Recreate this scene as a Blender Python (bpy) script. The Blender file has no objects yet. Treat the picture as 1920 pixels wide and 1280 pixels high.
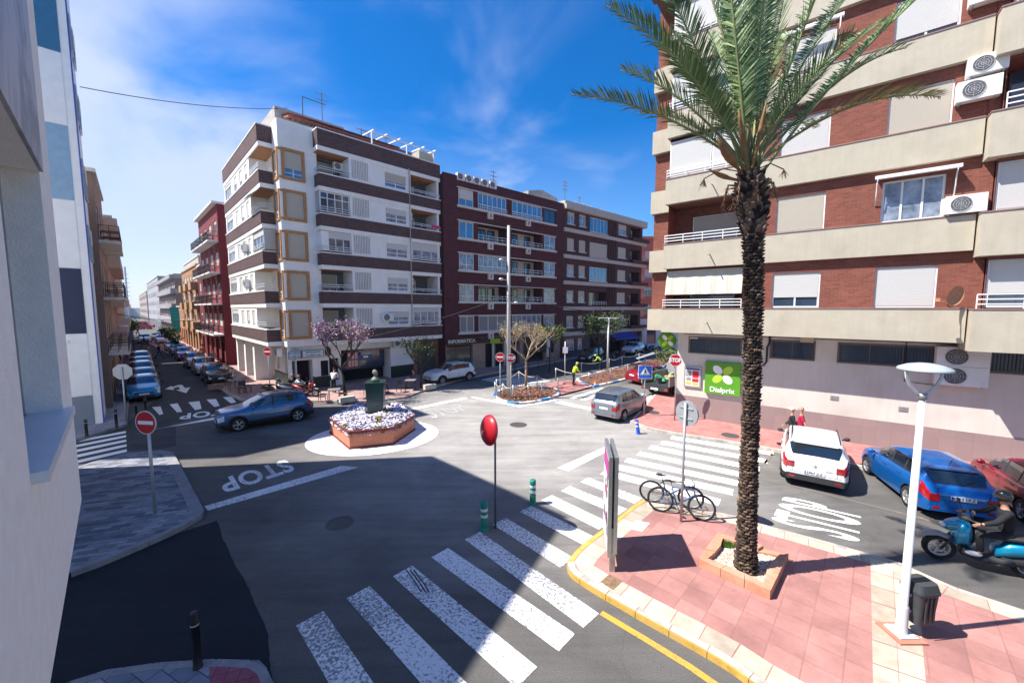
import bpy, bmesh, math, random
from mathutils import Vector, Matrix, noise
R=math.radians; rnd=random.Random(7)
SC=bpy.context.scene; COL=SC.collection
# ---------------- camera, sky, sun ----------------
CF=729.;CCX=960.;CCY=640.;CT=62/729.;CP=math.atan(CT);CH=5.95
cam=bpy.data.cameras.new('camera'); co=bpy.data.objects.new('camera',cam); COL.objects.link(co)
cam.sensor_width=36; cam.lens=CF/1920*36; cam.clip_start=.05; cam.clip_end=3000
co.location=(0,0,CH); co.rotation_euler=(math.pi/2-CP,0,0); SC.camera=co
SUN_EL=R(54); SUN_AZ=R(7)      # direction the light travels in: 7 deg above +X
w=bpy.data.worlds.new('World'); SC.world=w; w.use_nodes=True
nt=w.node_tree; N=nt.nodes; L=nt.links; N.clear()
def nd(t,**k):
    n=N.new(t)
    for a,b in k.items(): setattr(n,a,b)
    return n
sky=nd('ShaderNodeTexSky',sky_type='NISHITA',sun_disc=False); sky.sun_elevation=SUN_EL; sky.sun_rotation=math.atan2(-math.cos(SUN_AZ),-math.sin(SUN_AZ))
sky.air_density=1.0; sky.dust_density=.3; sky.ozone_density=3.0
hs=nd('ShaderNodeHueSaturation'); hs.inputs['Saturation'].default_value=1.85; hs.inputs['Value'].default_value=1.22; hs.inputs['Hue'].default_value=.508
tc=nd('ShaderNodeTexCoord'); mp=nd('ShaderNodeMapping'); mp.inputs['Scale'].default_value=(1.0,1.0,1.9); mp.inputs['Location'].default_value=(.35,.1,.3)
nz=nd('ShaderNodeTexNoise'); nz.inputs['Scale'].default_value=1.9; nz.inputs['Detail'].default_value=9; nz.inputs['Roughness'].default_value=.55; nz.inputs['Distortion'].default_value=.35
sx=nd('ShaderNodeSeparateXYZ')
L.new(tc.outputs['Generated'],mp.inputs[0]); L.new(mp.outputs[0],nz.inputs['Vector']); L.new(tc.outputs['Generated'],sx.inputs[0])
# clouds gather in the west (left) and low over the street, clear blue on the right and overhead
def mth(op,a,b,clamp=False):
    m=nd('ShaderNodeMath',operation=op,use_clamp=clamp)
    for i,v in enumerate((a,b)):
        if v is None: continue
        if isinstance(v,(int,float)): m.inputs[i].default_value=v
        else: L.new(v,m.inputs[i])
    return m.outputs[0]
bias=mth('ADD',mth('MULTIPLY',sx.outputs['X'],-.62),mth('MULTIPLY',sx.outputs['Z'],-.62))
cl=mth('ADD',mth('ADD',mth('MULTIPLY',nz.outputs['Fac'],1.5),bias),-.46)
mr=nd('ShaderNodeMapRange',interpolation_type='SMOOTHSTEP'); mr.inputs['From Min'].default_value=.06; mr.inputs['From Max'].default_value=.62; mr.inputs['To Max'].default_value=.82
L.new(cl,mr.inputs['Value'])
mp2=nd('ShaderNodeMapping'); mp2.inputs['Scale'].default_value=(1.,1.,1.5); mp2.inputs['Rotation'].default_value=(.3,.5,.2); mp2.inputs['Location'].default_value=(2.1,.4,1.3); nz2=nd('ShaderNodeTexNoise'); nz2.inputs['Scale'].default_value=2.6; nz2.inputs['Detail'].default_value=7; nz2.inputs['Roughness'].default_value=.5; nz2.inputs['Distortion'].default_value=.6
L.new(tc.outputs['Generated'],mp2.inputs[0]); L.new(mp2.outputs[0],nz2.inputs['Vector'])
mr2=nd('ShaderNodeMapRange',interpolation_type='SMOOTHSTEP'); mr2.inputs['From Min'].default_value=.46; mr2.inputs['From Max'].default_value=.80; mr2.inputs['To Max'].default_value=.42
L.new(nz2.outputs['Fac'],mr2.inputs['Value']); low=mth('MULTIPLY',mth('MULTIPLY',mth('SUBTRACT',.40,sx.outputs['Z']),2.4,True),mth('ADD',mth('MULTIPLY',sx.outputs['X'],-.55),.52,True)); cmax=mth('MAXIMUM',mth('MAXIMUM',mr.outputs[0],mr2.outputs[0]),mth('MINIMUM',low,.9))
mx=nd('ShaderNodeMix',data_type='RGBA'); mx.inputs['B'].default_value=(5.0,5.5,7.3,1)
L.new(sky.outputs[0],hs.inputs['Color']); L.new(hs.outputs[0],mx.inputs['A']); L.new(cmax,mx.inputs['Factor'])
bg=nd('ShaderNodeBackground'); bg.inputs['Strength'].default_value=.08
wo=nd('ShaderNodeOutputWorld'); L.new(mx.outputs['Result'],bg.inputs[0]); L.new(bg.outputs[0],wo.inputs[0])
sl=bpy.data.lights.new('sun','SUN'); sl.energy=5.0; sl.angle=R(.5); sl.color=(1,.955,.89)
so=bpy.data.objects.new('sun',sl); COL.objects.link(so)
sdir=Vector((math.cos(SUN_AZ)*math.cos(SUN_EL),math.sin(SUN_AZ)*math.cos(SUN_EL),-math.sin(SUN_EL)))
so.rotation_euler=sdir.to_track_quat('-Z','Y').to_euler()
SC.view_settings.view_transform='Standard'; SC.view_settings.look='None'; SC.view_settings.exposure=1.0; SC.view_settings.gamma=1
SC.render.film_transparent=False
SC.cycles.max_bounces=6; SC.cycles.diffuse_bounces=3

# ---------------- measuring ----------------
def ray(px,py):
    x=(px-CCX)/CF; u=(CCY-py)/CF
    return Vector((x, math.cos(CP)+u*math.sin(CP), -math.sin(CP)+u*math.cos(CP)))
def g(px,py,z=0.):
    d=ray(px,py); t=(z-CH)/d.z; return Vector((d.x*t,d.y*t,z))
def atd(px,py,y):
    d=ray(px,py); t=y/d.y; return Vector((d.x*t,y,CH+d.z*t))
# ---------------- materials ----------------
MATS={}
def mat(name,col,rough=.8,var=.12,scale=6.,bump=0.,metal=0.,spec=.4,dirt=None,detail=4,coat=0.,bscale=None,streak=0.):
    if name in MATS: return MATS[name]
    m=bpy.data.materials.new(name); MATS[name]=m; m.use_nodes=True
    n=m.node_tree.nodes; l=m.node_tree.links; b=n['Principled BSDF']
    b.inputs['Roughness'].default_value=rough; b.inputs['Metallic'].default_value=metal; b.inputs['Specular IOR Level'].default_value=spec
    if coat: b.inputs['Coat Weight'].default_value=coat; b.inputs['Coat Roughness'].default_value=.05
    c=(*col,1)
    b.inputs['Base Color'].default_value=c
    if var or bump or dirt:
        t=n.new('ShaderNodeTexCoord'); nz=n.new('ShaderNodeTexNoise'); nz.inputs['Scale'].default_value=scale; nz.inputs['Detail'].default_value=detail; nz.inputs['Roughness'].default_value=.62
        l.new(t.outputs['Object'],nz.inputs['Vector'])
        r=n.new('ShaderNodeMapRange'); r.inputs['From Min'].default_value=.3; r.inputs['From Max'].default_value=.7; r.inputs['To Min'].default_value=1-var; r.inputs['To Max'].default_value=1+var
        l.new(nz.outputs['Fac'],r.inputs['Value'])
        mm=n.new('ShaderNodeVectorMath'); mm.operation='SCALE'; mm.inputs[0].default_value=col; l.new(r.outputs[0],mm.inputs['Scale'])
        out=mm.outputs[0]
        if dirt:
            n2=n.new('ShaderNodeTexNoise'); n2.inputs['Scale'].default_value=dirt[2]; n2.inputs['Detail'].default_value=6; l.new(t.outputs['Object'],n2.inputs['Vector'])
            r2=n.new('ShaderNodeMapRange'); r2.inputs['From Min'].default_value=.5; r2.inputs['From Max'].default_value=.75; r2.inputs['To Max'].default_value=dirt[1]; l.new(n2.outputs['Fac'],r2.inputs['Value'])
            mi=n.new('ShaderNodeMix'); mi.data_type='RGBA'; mi.inputs['B'].default_value=(*dirt[0],1); l.new(out,mi.inputs['A']); l.new(r2.outputs[0],mi.inputs['Factor']); out=mi.outputs['Result']
        if streak:
            kp=n.new('ShaderNodeMapping'); kp.inputs['Scale'].default_value=(3.5,3.5,.22); l.new(t.outputs['Object'],kp.inputs[0]); n3=n.new('ShaderNodeTexNoise'); n3.inputs['Scale'].default_value=1.6; n3.inputs['Detail'].default_value=7; n3.inputs['Roughness'].default_value=.7; l.new(kp.outputs[0],n3.inputs['Vector'])
            r3=n.new('ShaderNodeMapRange'); r3.inputs['From Min'].default_value=.45; r3.inputs['From Max'].default_value=.78; r3.inputs['To Min'].default_value=1; r3.inputs['To Max'].default_value=1-streak; l.new(n3.outputs['Fac'],r3.inputs['Value']); m3=n.new('ShaderNodeVectorMath'); m3.operation='SCALE'; l.new(out,m3.inputs[0]); l.new(r3.outputs[0],m3.inputs['Scale']); out=m3.outputs[0]
        l.new(out,b.inputs['Base Color'])
        if bump:
            bn=n.new('ShaderNodeTexNoise'); bn.inputs['Scale'].default_value=bscale or scale*6; bn.inputs['Detail'].default_value=5; l.new(t.outputs['Object'],bn.inputs['Vector'])
            bp=n.new('ShaderNodeBump'); bp.inputs['Strength'].default_value=min(1,bump); bp.inputs['Distance'].default_value=.01; l.new(bn.outputs['Fac'],bp.inputs['Height']); l.new(bp.outputs[0],b.inputs['Normal'])
    return m
def brickmat(name,c1,c2,mort,bw,bh,ms=.008,rot=0.,mode='wall',offset=.5,rough=.85,var=.18,bump=.5,bias=0.,loc=(0,0)):
    """bricks or tiles in real metres; mode wall: (x+y, z); mode floor: (x, y) turned by rot"""
    if name in MATS: return MATS[name]
    m=bpy.data.materials.new(name); MATS[name]=m; m.use_nodes=True
    n=m.node_tree.nodes; l=m.node_tree.links; b=n['Principled BSDF']; b.inputs['Roughness'].default_value=rough; b.inputs['Specular IOR Level'].default_value=.3
    t=n.new('ShaderNodeTexCoord'); s=n.new('ShaderNodeSeparateXYZ'); c=n.new('ShaderNodeCombineXYZ')
    if mode=='wall':
        l.new(t.outputs['Object'],s.inputs[0]); a=n.new('ShaderNodeMath'); a.operation='ADD'; l.new(s.outputs[0],a.inputs[0]); l.new(s.outputs[1],a.inputs[1]); l.new(a.outputs[0],c.inputs[0]); l.new(s.outputs[2],c.inputs[1])
    else:
        mp=n.new('ShaderNodeMapping'); mp.inputs['Rotation'].default_value=(0,0,rot); mp.inputs['Location'].default_value=(loc[0],loc[1],0); l.new(t.outputs['Object'],mp.inputs[0]); l.new(mp.outputs[0],s.inputs[0]); l.new(s.outputs[0],c.inputs[0]); l.new(s.outputs[1],c.inputs[1])
    k=n.new('ShaderNodeTexBrick'); k.offset=offset; k.inputs['Scale'].default_value=1; k.inputs['Brick Width'].default_value=bw; k.inputs['Row Height'].default_value=bh; k.inputs['Mortar Size'].default_value=ms; k.inputs['Mortar Smooth'].default_value=.1; k.inputs['Bias'].default_value=bias
    k.inputs['Color1'].default_value=(*c1,1); k.inputs['Color2'].default_value=(*c2,1); k.inputs['Mortar'].default_value=(*mort,1); l.new(c.outputs[0],k.inputs['Vector'])
    nz=n.new('ShaderNodeTexNoise'); nz.inputs['Scale'].default_value=1.1; nz.inputs['Detail'].default_value=8; nz.inputs['Roughness'].default_value=.7; l.new(t.outputs['Object'],nz.inputs['Vector'])
    r=n.new('ShaderNodeMapRange'); r.inputs['From Min'].default_value=.3; r.inputs['From Max'].default_value=.7; r.inputs['To Min'].default_value=1-var; r.inputs['To Max'].default_value=1+var; l.new(nz.outputs['Fac'],r.inputs['Value'])
    mm=n.new('ShaderNodeVectorMath'); mm.operation='SCALE'; 
    if mode=='floor':   # spilt and trodden stains
        n4=n.new('ShaderNodeTexNoise'); n4.inputs['Scale'].default_value=2.3; n4.inputs['Detail'].default_value=9; n4.inputs['Roughness'].default_value=.75; l.new(t.outputs['Object'],n4.inputs['Vector']); r4=n.new('ShaderNodeMapRange'); r4.inputs['From Min'].default_value=.54; r4.inputs['From Max'].default_value=.72; r4.inputs['To Max'].default_value=.42; l.new(n4.outputs['Fac'],r4.inputs['Value']); x4=n.new('ShaderNodeMix'); x4.data_type='RGBA'; x4.inputs['B'].default_value=(mort[0]*.6,mort[1]*.7,mort[2]*.8,1); l.new(k.outputs['Color'],x4.inputs['A']); l.new(r4.outputs[0],x4.inputs['Factor']); l.new(x4.outputs['Result'],mm.inputs[0])
    else: l.new(k.outputs['Color'],mm.inputs[0])
    l.new(r.outputs[0],mm.inputs['Scale']); l.new(mm.outputs[0],b.inputs['Base Color'])
    bp=n.new('ShaderNodeBump'); bp.invert=True; bp.inputs['Strength'].default_value=bump; bp.inputs['Distance'].default_value=.01; l.new(k.outputs['Fac'],bp.inputs['Height']); l.new(bp.outputs[0],b.inputs['Normal'])
    return m
def glassmat(name,col=(.02,.03,.04),rough=.06):
    return mat(name,col,rough,0,spec=.9)
def stripemat(name,col,period=.06,rough=.5,axis=2,dark=.50):
    """roller shutter: horizontal slats as bump and thin groove"""
    if name in MATS: return MATS[name]
    m=bpy.data.materials.new(name); MATS[name]=m; m.use_nodes=True
    n=m.node_tree.nodes; l=m.node_tree.links; b=n['Principled BSDF']; b.inputs['Roughness'].default_value=rough; b.inputs['Specular IOR Level'].default_value=.3
    t=n.new('ShaderNodeTexCoord'); s=n.new('ShaderNodeSeparateXYZ'); l.new(t.outputs['Object'],s.inputs[0])
    a=n.new('ShaderNodeMath'); a.operation='MULTIPLY'; a.inputs[1].default_value=1/period; l.new(s.outputs[axis],a.inputs[0])
    f=n.new('ShaderNodeMath'); f.operation='FRACT'; l.new(a.outputs[0],f.inputs[0])
    r=n.new('ShaderNodeMapRange'); r.inputs['From Max'].default_value=.25; r.inputs['To Min'].default_value=dark; r.inputs['To Max'].default_value=1; l.new(f.outputs[0],r.inputs['Value'])
    mm=n.new('ShaderNodeVectorMath'); mm.operation='SCALE'; mm.inputs[0].default_value=col; l.new(r.outputs[0],mm.inputs['Scale']); l.new(mm.outputs[0],b.inputs['Base Color'])
    bp=n.new('ShaderNodeBump'); bp.inputs['Strength'].default_value=.6; bp.inputs['Distance'].default_value=.01; l.new(f.outputs[0],bp.inputs['Height']); l.new(bp.outputs[0],b.inputs['Normal'])
    return m
# ---------------- mesh building ----------------
def tag(o,label=None,cat=None,group=None,kind=None):
    if label: o['label']=label
    if cat: o['category']=cat
    if group: o['group']=group
    if kind: o['kind']=kind
    return o
class MB:
    def __init__(s,T=None): s.v=[];s.f=[];s.mi=[];s.sm=[];s.T=T;s.cur=0;s.smooth=False
    def add(s,vs,fs,mi=None,smooth=None):
        b=len(s.v)
        s.v+= [tuple(s.T(*p)) if s.T else tuple(p) for p in vs]
        for f in fs: s.f.append([i+b for i in f]); s.mi.append(s.cur if mi is None else mi); s.sm.append(s.smooth if smooth is None else smooth)
        return s
    def box(s,x0,x1,y0,y1,z0,z1,mi=None):
        if x0>x1:x0,x1=x1,x0
        if y0>y1:y0,y1=y1,y0
        if z0>z1:z0,z1=z1,z0
        return s.add([(x0,y0,z0),(x1,y0,z0),(x1,y1,z0),(x0,y1,z0),(x0,y0,z1),(x1,y0,z1),(x1,y1,z1),(x0,y1,z1)],
          [(0,3,2,1),(4,5,6,7),(0,1,5,4),(1,2,6,5),(2,3,7,6),(3,0,4,7)],mi,False)
    def bar(s,a,b,wd,ht=None,mi=None,up=(0,0,1)):
        a=Vector(a);b=Vector(b);ht=ht or wd;d=(b-a).normalized();u=Vector(up)
        if abs(d.dot(u))>.98:u=Vector((1,0,0))
        r=d.cross(u).normalized();u=r.cross(d)
        P=[p+r*i*wd/2+u*j*ht/2 for p in(a,b) for i,j in((-1,-1),(1,-1),(1,1),(-1,1))]
        return s.add(P,[(0,1,2,3),(7,6,5,4),(0,4,5,1),(1,5,6,2),(2,6,7,3),(3,7,4,0)],mi,False)
    def tube(s,pts,r,n=8,mi=None,cap=True,smooth=True,closed=False):
        pts=[Vector(p) for p in pts]; m=len(pts); rs=r if isinstance(r,(list,tuple)) else [r]*m
        V=[];pu=None
        for i,p in enumerate(pts):
            if closed: d=pts[(i+1)%m]-pts[i-1]
            else: d=pts[min(i+1,m-1)]-pts[max(i-1,0)]
            d=d.normalized() if d.length>1e-9 else Vector((0,0,1))
            if pu is None:
                u=Vector((0,0,1)) if abs(d.z)<.95 else Vector((1,0,0))
            else: u=pu
            u=(u-d*u.dot(d)); u=u.normalized() if u.length>1e-6 else d.orthogonal().normalized(); pu=u; q=d.cross(u)
            for k in range(n):
                a=2*math.pi*k/n; V.append(p+(u*math.cos(a)+q*math.sin(a))*rs[i])
        F=[]
        for i in range(m if closed else m-1):
            j=(i+1)%m
            for k in range(n): F.append((i*n+k,i*n+(k+1)%n,j*n+(k+1)%n,j*n+k))
        s.add(V,F,mi,smooth)
        if cap and not closed:
            b=len(s.v)-len(V); s.f.append([b+k for k in range(n)][::-1]); s.f.append([b+(m-1)*n+k for k in range(n)]); s.mi+=[s.cur if mi is None else mi]*2; s.sm+=[False]*2
        return s
    def cyl(s,c,r,h,n=16,mi=None,r2=None,smooth=True): 
        c=Vector(c); return s.tube([c,c+Vector((0,0,h))],[r,r if r2 is None else r2],n,mi,True,smooth)
    def lathe(s,c,prof,n=20,mi=None,axis='z',smooth=True):
        V=[];m=len(prof)
        for r,h in prof:
            for k in range(n):
                a=2*math.pi*k/n;x,y=r*math.cos(a),r*math.sin(a)
                p=(x,y,h) if axis=='z' else ((x,h,y) if axis=='y' else (h,x,y))
                V.append((c[0]+p[0],c[1]+p[1],c[2]+p[2]))
        F=[(i*n+k,i*n+(k+1)%n,(i+1)*n+(k+1)%n,(i+1)*n+k) for i in range(m-1) for k in range(n)]
        return s.add(V,F,mi,smooth)
    def ball(s,c,rx,ry=None,rz=None,n=10,m=7,mi=None,M=None):
        ry=ry or rx; rz=rz or rx;V=[];c=Vector(c)
        for i in range(m+1):
            t=math.pi*i/m
            for k in range(n):
                a=2*math.pi*k/n; p=Vector((rx*math.sin(t)*math.cos(a),ry*math.sin(t)*math.sin(a),rz*math.cos(t)))
                if M: p=M@p
                V.append(c+p)
        F=[(i*n+k,i*n+(k+1)%n,(i+1)*n+(k+1)%n,(i+1)*n+k) for i in range(m) for k in range(n)]
        return s.add(V,F,mi,True)
    def prism(s,poly,z0,z1,mi=None,mtop=None,top=True,bot=True):
        n=len(poly); V=[(p[0],p[1],z0) for p in poly]+[(p[0],p[1],z1) for p in poly]
        s.add(V,[(i,(i+1)%n,n+(i+1)%n,n+i) for i in range(n)],mi,False); b=len(s.v)-2*n
        if top: s.f.append([b+n+i for i in range(n)]); s.mi.append((s.cur if mi is None else mi) if mtop is None else mtop); s.sm.append(False)
        if bot: s.f.append([b+i for i in range(n)][::-1]); s.mi.append(s.cur if mi is None else mi); s.sm.append(False)
        return s
    def quad(s,a,b,c,d,mi=None): return s.add([a,b,c,d],[(0,1,2,3)],mi,False)
    def build(s,name,mats,parent=None,loc=None,rz=None,fix=False):
        me=bpy.data.meshes.new(name); me.from_pydata(s.v,[],s.f)
        for m in (mats if isinstance(mats,(list,tuple)) else [mats]): me.materials.append(m)
        me.polygons.foreach_set('material_index',s.mi); me.polygons.foreach_set('use_smooth',s.sm)
        if fix:
            bm=bmesh.new(); bm.from_mesh(me); bmesh.ops.recalc_face_normals(bm,faces=bm.faces); bm.to_mesh(me); bm.free()
        me.update(); o=bpy.data.objects.new(name,me); COL.objects.link(o)
        if parent: o.parent=parent
        if loc is not None: o.location=loc
        if rz is not None: o.rotation_euler.z=rz
        return o
def empty(name,loc,rz=0,label=None,cat=None,group=None):
    o=bpy.data.objects.new(name,None); COL.objects.link(o); o.location=loc; o.rotation_euler.z=rz; o.empty_display_size=.3
    return tag(o,label,cat,group)
KIDS={}
def copy_tree(o,parent=None):
    c=o.copy(); COL.objects.link(c)
    if parent: c.parent=parent
    for ch in [q for q in COL.objects if q.parent==o]: copy_tree(ch,c)
    return c
def wall(mb,u0,u1,z0,z1,holes,v=0.,mi=0,back=None):
    """flat wall with real openings; hole=(ua,ub,za,zb,depth). reveals same slot, back plane slot `back`"""
    hs=[h for h in holes if h[1]>u0 and h[0]<u1]
    us=sorted(set([u0,u1]+[min(max(x,u0),u1) for h in hs for x in h[:2]])); zs=sorted(set([z0,z1]+[min(max(x,z0),z1) for h in hs for x in h[2:4]]))
    for i in range(len(us)-1):
        for j in range(len(zs)-1):
            cu=(us[i]+us[i+1])/2; cz=(zs[j]+zs[j+1])/2
            if any(h[0]<cu<h[1] and h[2]<cz<h[3] for h in hs): continue
            mb.quad((us[i],v,zs[j]),(us[i+1],v,zs[j]),(us[i+1],v,zs[j+1]),(us[i],v,zs[j+1]),mi)
    for h in hs:
        a,b,c,d,dp=h[:5]; w2=v-dp; m2=h[5] if len(h)>5 else mi
        mb.quad((a,v,c),(b,v,c),(b,w2,c),(a,w2,c),m2); mb.quad((a,v,d),(b,v,d),(b,w2,d),(a,w2,d),m2)
        mb.quad((a,v,c),(a,v,d),(a,w2,d),(a,w2,c),m2); mb.quad((b,v,c),(b,v,d),(b,w2,d),(b,w2,c),m2)
        if back is not None: mb.quad((a,w2,c),(b,w2,c),(b,w2,d),(a,w2,d),back)
TR=lambda u,v,z:(u,-v,z)      # face looking towards -Y of the building's own frame
TL=lambda u,v,z:(-v,u,z)      # face looking towards -X
def textmesh(txt,size,ext=.0,bold=.0,align='CENTER',space=1.,shear=0.):
    cu=bpy.data.curves.new('t','FONT'); cu.body=txt; cu.size=size; cu.extrude=ext; cu.offset=bold; cu.align_x=align; cu.align_y='CENTER'; cu.space_character=space; cu.shear=shear; cu.resolution_u=4
    ob=bpy.data.objects.new('t',cu); COL.objects.link(ob); dg=bpy.context.evaluated_depsgraph_get(); dg.update()
    me=bpy.data.meshes.new_from_object(ob.evaluated_get(dg)); bpy.data.objects.remove(ob); bpy.data.curves.remove(cu)
    return me
def text(name,txt,size,m,M,parent=None,ext=.004,bold=0.,align='CENTER',space=1.,shear=0.,sx=1.,sy=1.):
    me=textmesh(txt,size,ext,bold,align,space,shear); me.name=name
    me.transform(M@Matrix.Diagonal((sx,sy,1,1))); me.materials.clear(); me.materials.append(m)
    o=bpy.data.objects.new(name,me); COL.objects.link(o)
    if parent:o.parent=parent
    return o
def MR(u,v,z): # text upright on a -Y face
    return Matrix.Translation((u,-v,z))@Matrix.Rotation(math.pi/2,4,'X')
# ================= ground, pavements, markings =================
def P2(l,z=0.): return [tuple(g(x,y,z)[:2]) for x,y in l]
def asphalt(name,c,dk=.55,worn=False):
    m=bpy.data.materials.new(name); m.use_nodes=True; n=m.node_tree.nodes; l=m.node_tree.links; b=n['Principled BSDF']; b.inputs['Roughness'].default_value=.85; b.inputs['Specular IOR Level'].default_value=.25
    t=n.new('ShaderNodeTexCoord')
    def noi(s,d,r=.6,dist=0,mp=None):
        q=n.new('ShaderNodeTexNoise'); q.inputs['Scale'].default_value=s; q.inputs['Detail'].default_value=d; q.inputs['Roughness'].default_value=r; q.inputs['Distortion'].default_value=dist
        if mp:
            k=n.new('ShaderNodeMapping'); k.inputs['Rotation'].default_value=(0,0,mp[0]); k.inputs['Scale'].default_value=(mp[1],mp[2],1); l.new(t.outputs['Object'],k.inputs[0]); l.new(k.outputs[0],q.inputs['Vector'])
        else: l.new(t.outputs['Object'],q.inputs['Vector'])
        return q.outputs['Fac']
    def mr(v,a,b2,c2,d):
        q=n.new('ShaderNodeMapRange'); q.inputs[1].default_value=a;q.inputs[2].default_value=b2;q.inputs[3].default_value=c2;q.inputs[4].default_value=d; l.new(v,q.inputs[0]); return q.outputs[0]
    def mul(a,b2):
        q=n.new('ShaderNodeMath'); q.operation='MULTIPLY'; l.new(a,q.inputs[0]); l.new(b2,q.inputs[1]); return q.outputs[0]
    f=mul(mr(noi(.5,9,.7,.4),.3,.7,.80,1.16),mr(noi(45,5,.9),.32,.68,.5,1.55))
    f=mul(f,mr(noi(1.3,8,.7,1.,(R(-38),.12,1.3)),.35,.68,.80,1.12))
    v=n.new('ShaderNodeTexVoronoi'); v.feature='DISTANCE_TO_EDGE'; v.inputs['Scale'].default_value=.33; 
    k=n.new('ShaderNodeVectorMath'); k.operation='ADD'; l.new(t.outputs['Object'],k.inputs[0]); nn=n.new('ShaderNodeTexNoise'); nn.inputs['Scale'].default_value=.9; nn.inputs['Detail'].default_value=6; l.new(t.outputs['Object'],nn.inputs['Vector']); l.new(nn.outputs['Color'],k.inputs[1]); l.new(k.outputs[0],v.inputs['Vector'])
    f=mul(f,mr(v.outputs['Distance'],0,.006,dk,1.))
    if worn:   # the middle of the junction is polished pale by turning traffic, the approaches are newer and darker, their colour lowered further to deepen the shade there
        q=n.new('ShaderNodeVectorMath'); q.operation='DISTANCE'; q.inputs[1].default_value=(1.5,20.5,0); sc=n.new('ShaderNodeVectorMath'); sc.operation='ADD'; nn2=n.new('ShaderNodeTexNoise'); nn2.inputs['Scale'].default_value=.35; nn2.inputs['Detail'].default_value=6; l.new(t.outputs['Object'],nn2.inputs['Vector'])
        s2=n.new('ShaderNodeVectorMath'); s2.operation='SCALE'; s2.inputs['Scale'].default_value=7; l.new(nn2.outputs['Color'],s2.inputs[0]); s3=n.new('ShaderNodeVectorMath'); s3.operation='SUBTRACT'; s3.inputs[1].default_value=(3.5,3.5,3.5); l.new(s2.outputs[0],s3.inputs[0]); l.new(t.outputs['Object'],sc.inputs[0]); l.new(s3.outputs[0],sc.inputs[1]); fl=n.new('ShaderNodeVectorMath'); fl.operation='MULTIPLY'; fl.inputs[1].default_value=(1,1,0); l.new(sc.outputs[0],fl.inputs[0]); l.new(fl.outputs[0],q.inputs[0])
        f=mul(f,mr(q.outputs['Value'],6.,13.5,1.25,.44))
    mm=n.new('ShaderNodeVectorMath'); mm.operation='SCALE'; mm.inputs[0].default_value=c; l.new(f,mm.inputs['Scale']); l.new(mm.outputs[0],b.inputs['Base Color'])
    bp=n.new('ShaderNodeBump'); bp.inputs['Strength'].default_value=.5; bp.inputs['Distance'].default_value=.01; l.new(noi(90,3,.7),bp.inputs['Height']); l.new(bp.outputs[0],b.inputs['Normal'])
    return m
M_ASPH=asphalt('asphalt_worn_shade',(.245,.232,.218),.85,worn=True); M_ASPH2=asphalt('asphalt_new',(.015,.018,.025),.95); M_ASPH3=asphalt('asphalt_street',(.055,.055,.058),.7)
def paint(name,c,thr=.62,wear=.8):
    """road paint worn through to asphalt in specks"""
    m=bpy.data.materials.new(name); m.use_nodes=True; n=m.node_tree.nodes; l=m.node_tree.links; b=n['Principled BSDF']; b.inputs['Roughness'].default_value=.7
    t=n.new('ShaderNodeTexCoord'); a=n.new('ShaderNodeTexNoise'); a.inputs['Scale'].default_value=17; a.inputs['Detail'].default_value=7; a.inputs['Roughness'].default_value=.72; l.new(t.outputs['Object'],a.inputs['Vector'])
    d=n.new('ShaderNodeTexNoise'); d.inputs['Scale'].default_value=.35; d.inputs['Detail'].default_value=3; l.new(t.outputs['Object'],d.inputs['Vector'])
    s=n.new('ShaderNodeMath'); s.operation='MULTIPLY_ADD'; s.inputs[1].default_value=.5; l.new(d.outputs['Fac'],s.inputs[0]); l.new(a.outputs['Fac'],s.inputs[2])
    r=n.new('ShaderNodeMapRange'); r.inputs[1].default_value=thr+.2; r.inputs[2].default_value=thr+.30; r.inputs[3].default_value=0; r.inputs[4].default_value=wear; l.new(s.outputs[0],r.inputs[0])
    x=n.new('ShaderNodeMix'); x.data_type='RGBA'; x.inputs['A'].default_value=(*c,1); x.inputs['B'].default_value=(.10,.105,.12,1); l.new(r.outputs[0],x.inputs['Factor']); l.new(x.outputs['Result'],b.inputs['Base Color'])
    return m
M_WP=paint('road_paint_white',(.80,.80,.78)); M_WP2=paint('road_paint_worn',(.72,.72,.72),.53,.85); M_YP=paint('road_paint_yellow',(.58,.31,.045),.58,.7); M_YP2=paint('road_paint_yellow_faded',(.42,.30,.12),.40,.8)
S=lambda o: tag(o,kind='structure')
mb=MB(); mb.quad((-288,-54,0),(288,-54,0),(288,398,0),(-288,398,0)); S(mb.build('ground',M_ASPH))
# darker street surface down the left street, new black patch near the camera
def sheet(name,pts,z,m,pz=0.):
    mb=MB(); q=P2(pts,pz)
    if 'asphalt' in name or 'side_street' in name:   # ragged saw-cut and hand-laid edges
        o=[]
        for i in range(len(q)):
            a=Vector(q[i]);b=Vector(q[(i+1)%len(q)]); nn=max(1,int((b-a).length/.12))
            for j in range(nn): p_=a.lerp(b,j/nn); w_=noise.noise(Vector((p_.x*.9,p_.y*.9,1)))*.03+noise.noise(Vector((p_.x*6,p_.y*6,4)))*.02; o.append((p_.x+w_,p_.y+w_))
        q=o
    mb.add([(x,y,z) for x,y in q],[tuple(range(len(q)))]); return S(mb.build(name,m))
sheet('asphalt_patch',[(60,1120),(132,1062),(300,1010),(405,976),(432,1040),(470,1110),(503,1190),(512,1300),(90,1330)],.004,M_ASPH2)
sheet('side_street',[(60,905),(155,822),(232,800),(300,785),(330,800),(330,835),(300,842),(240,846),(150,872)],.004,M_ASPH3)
sheet('left_street_asphalt',[(236,796),(300,742),(240,628),(290,628),(345,655),(405,705),(500,742),(400,775),(300,800)],.006,M_ASPH3)
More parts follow.
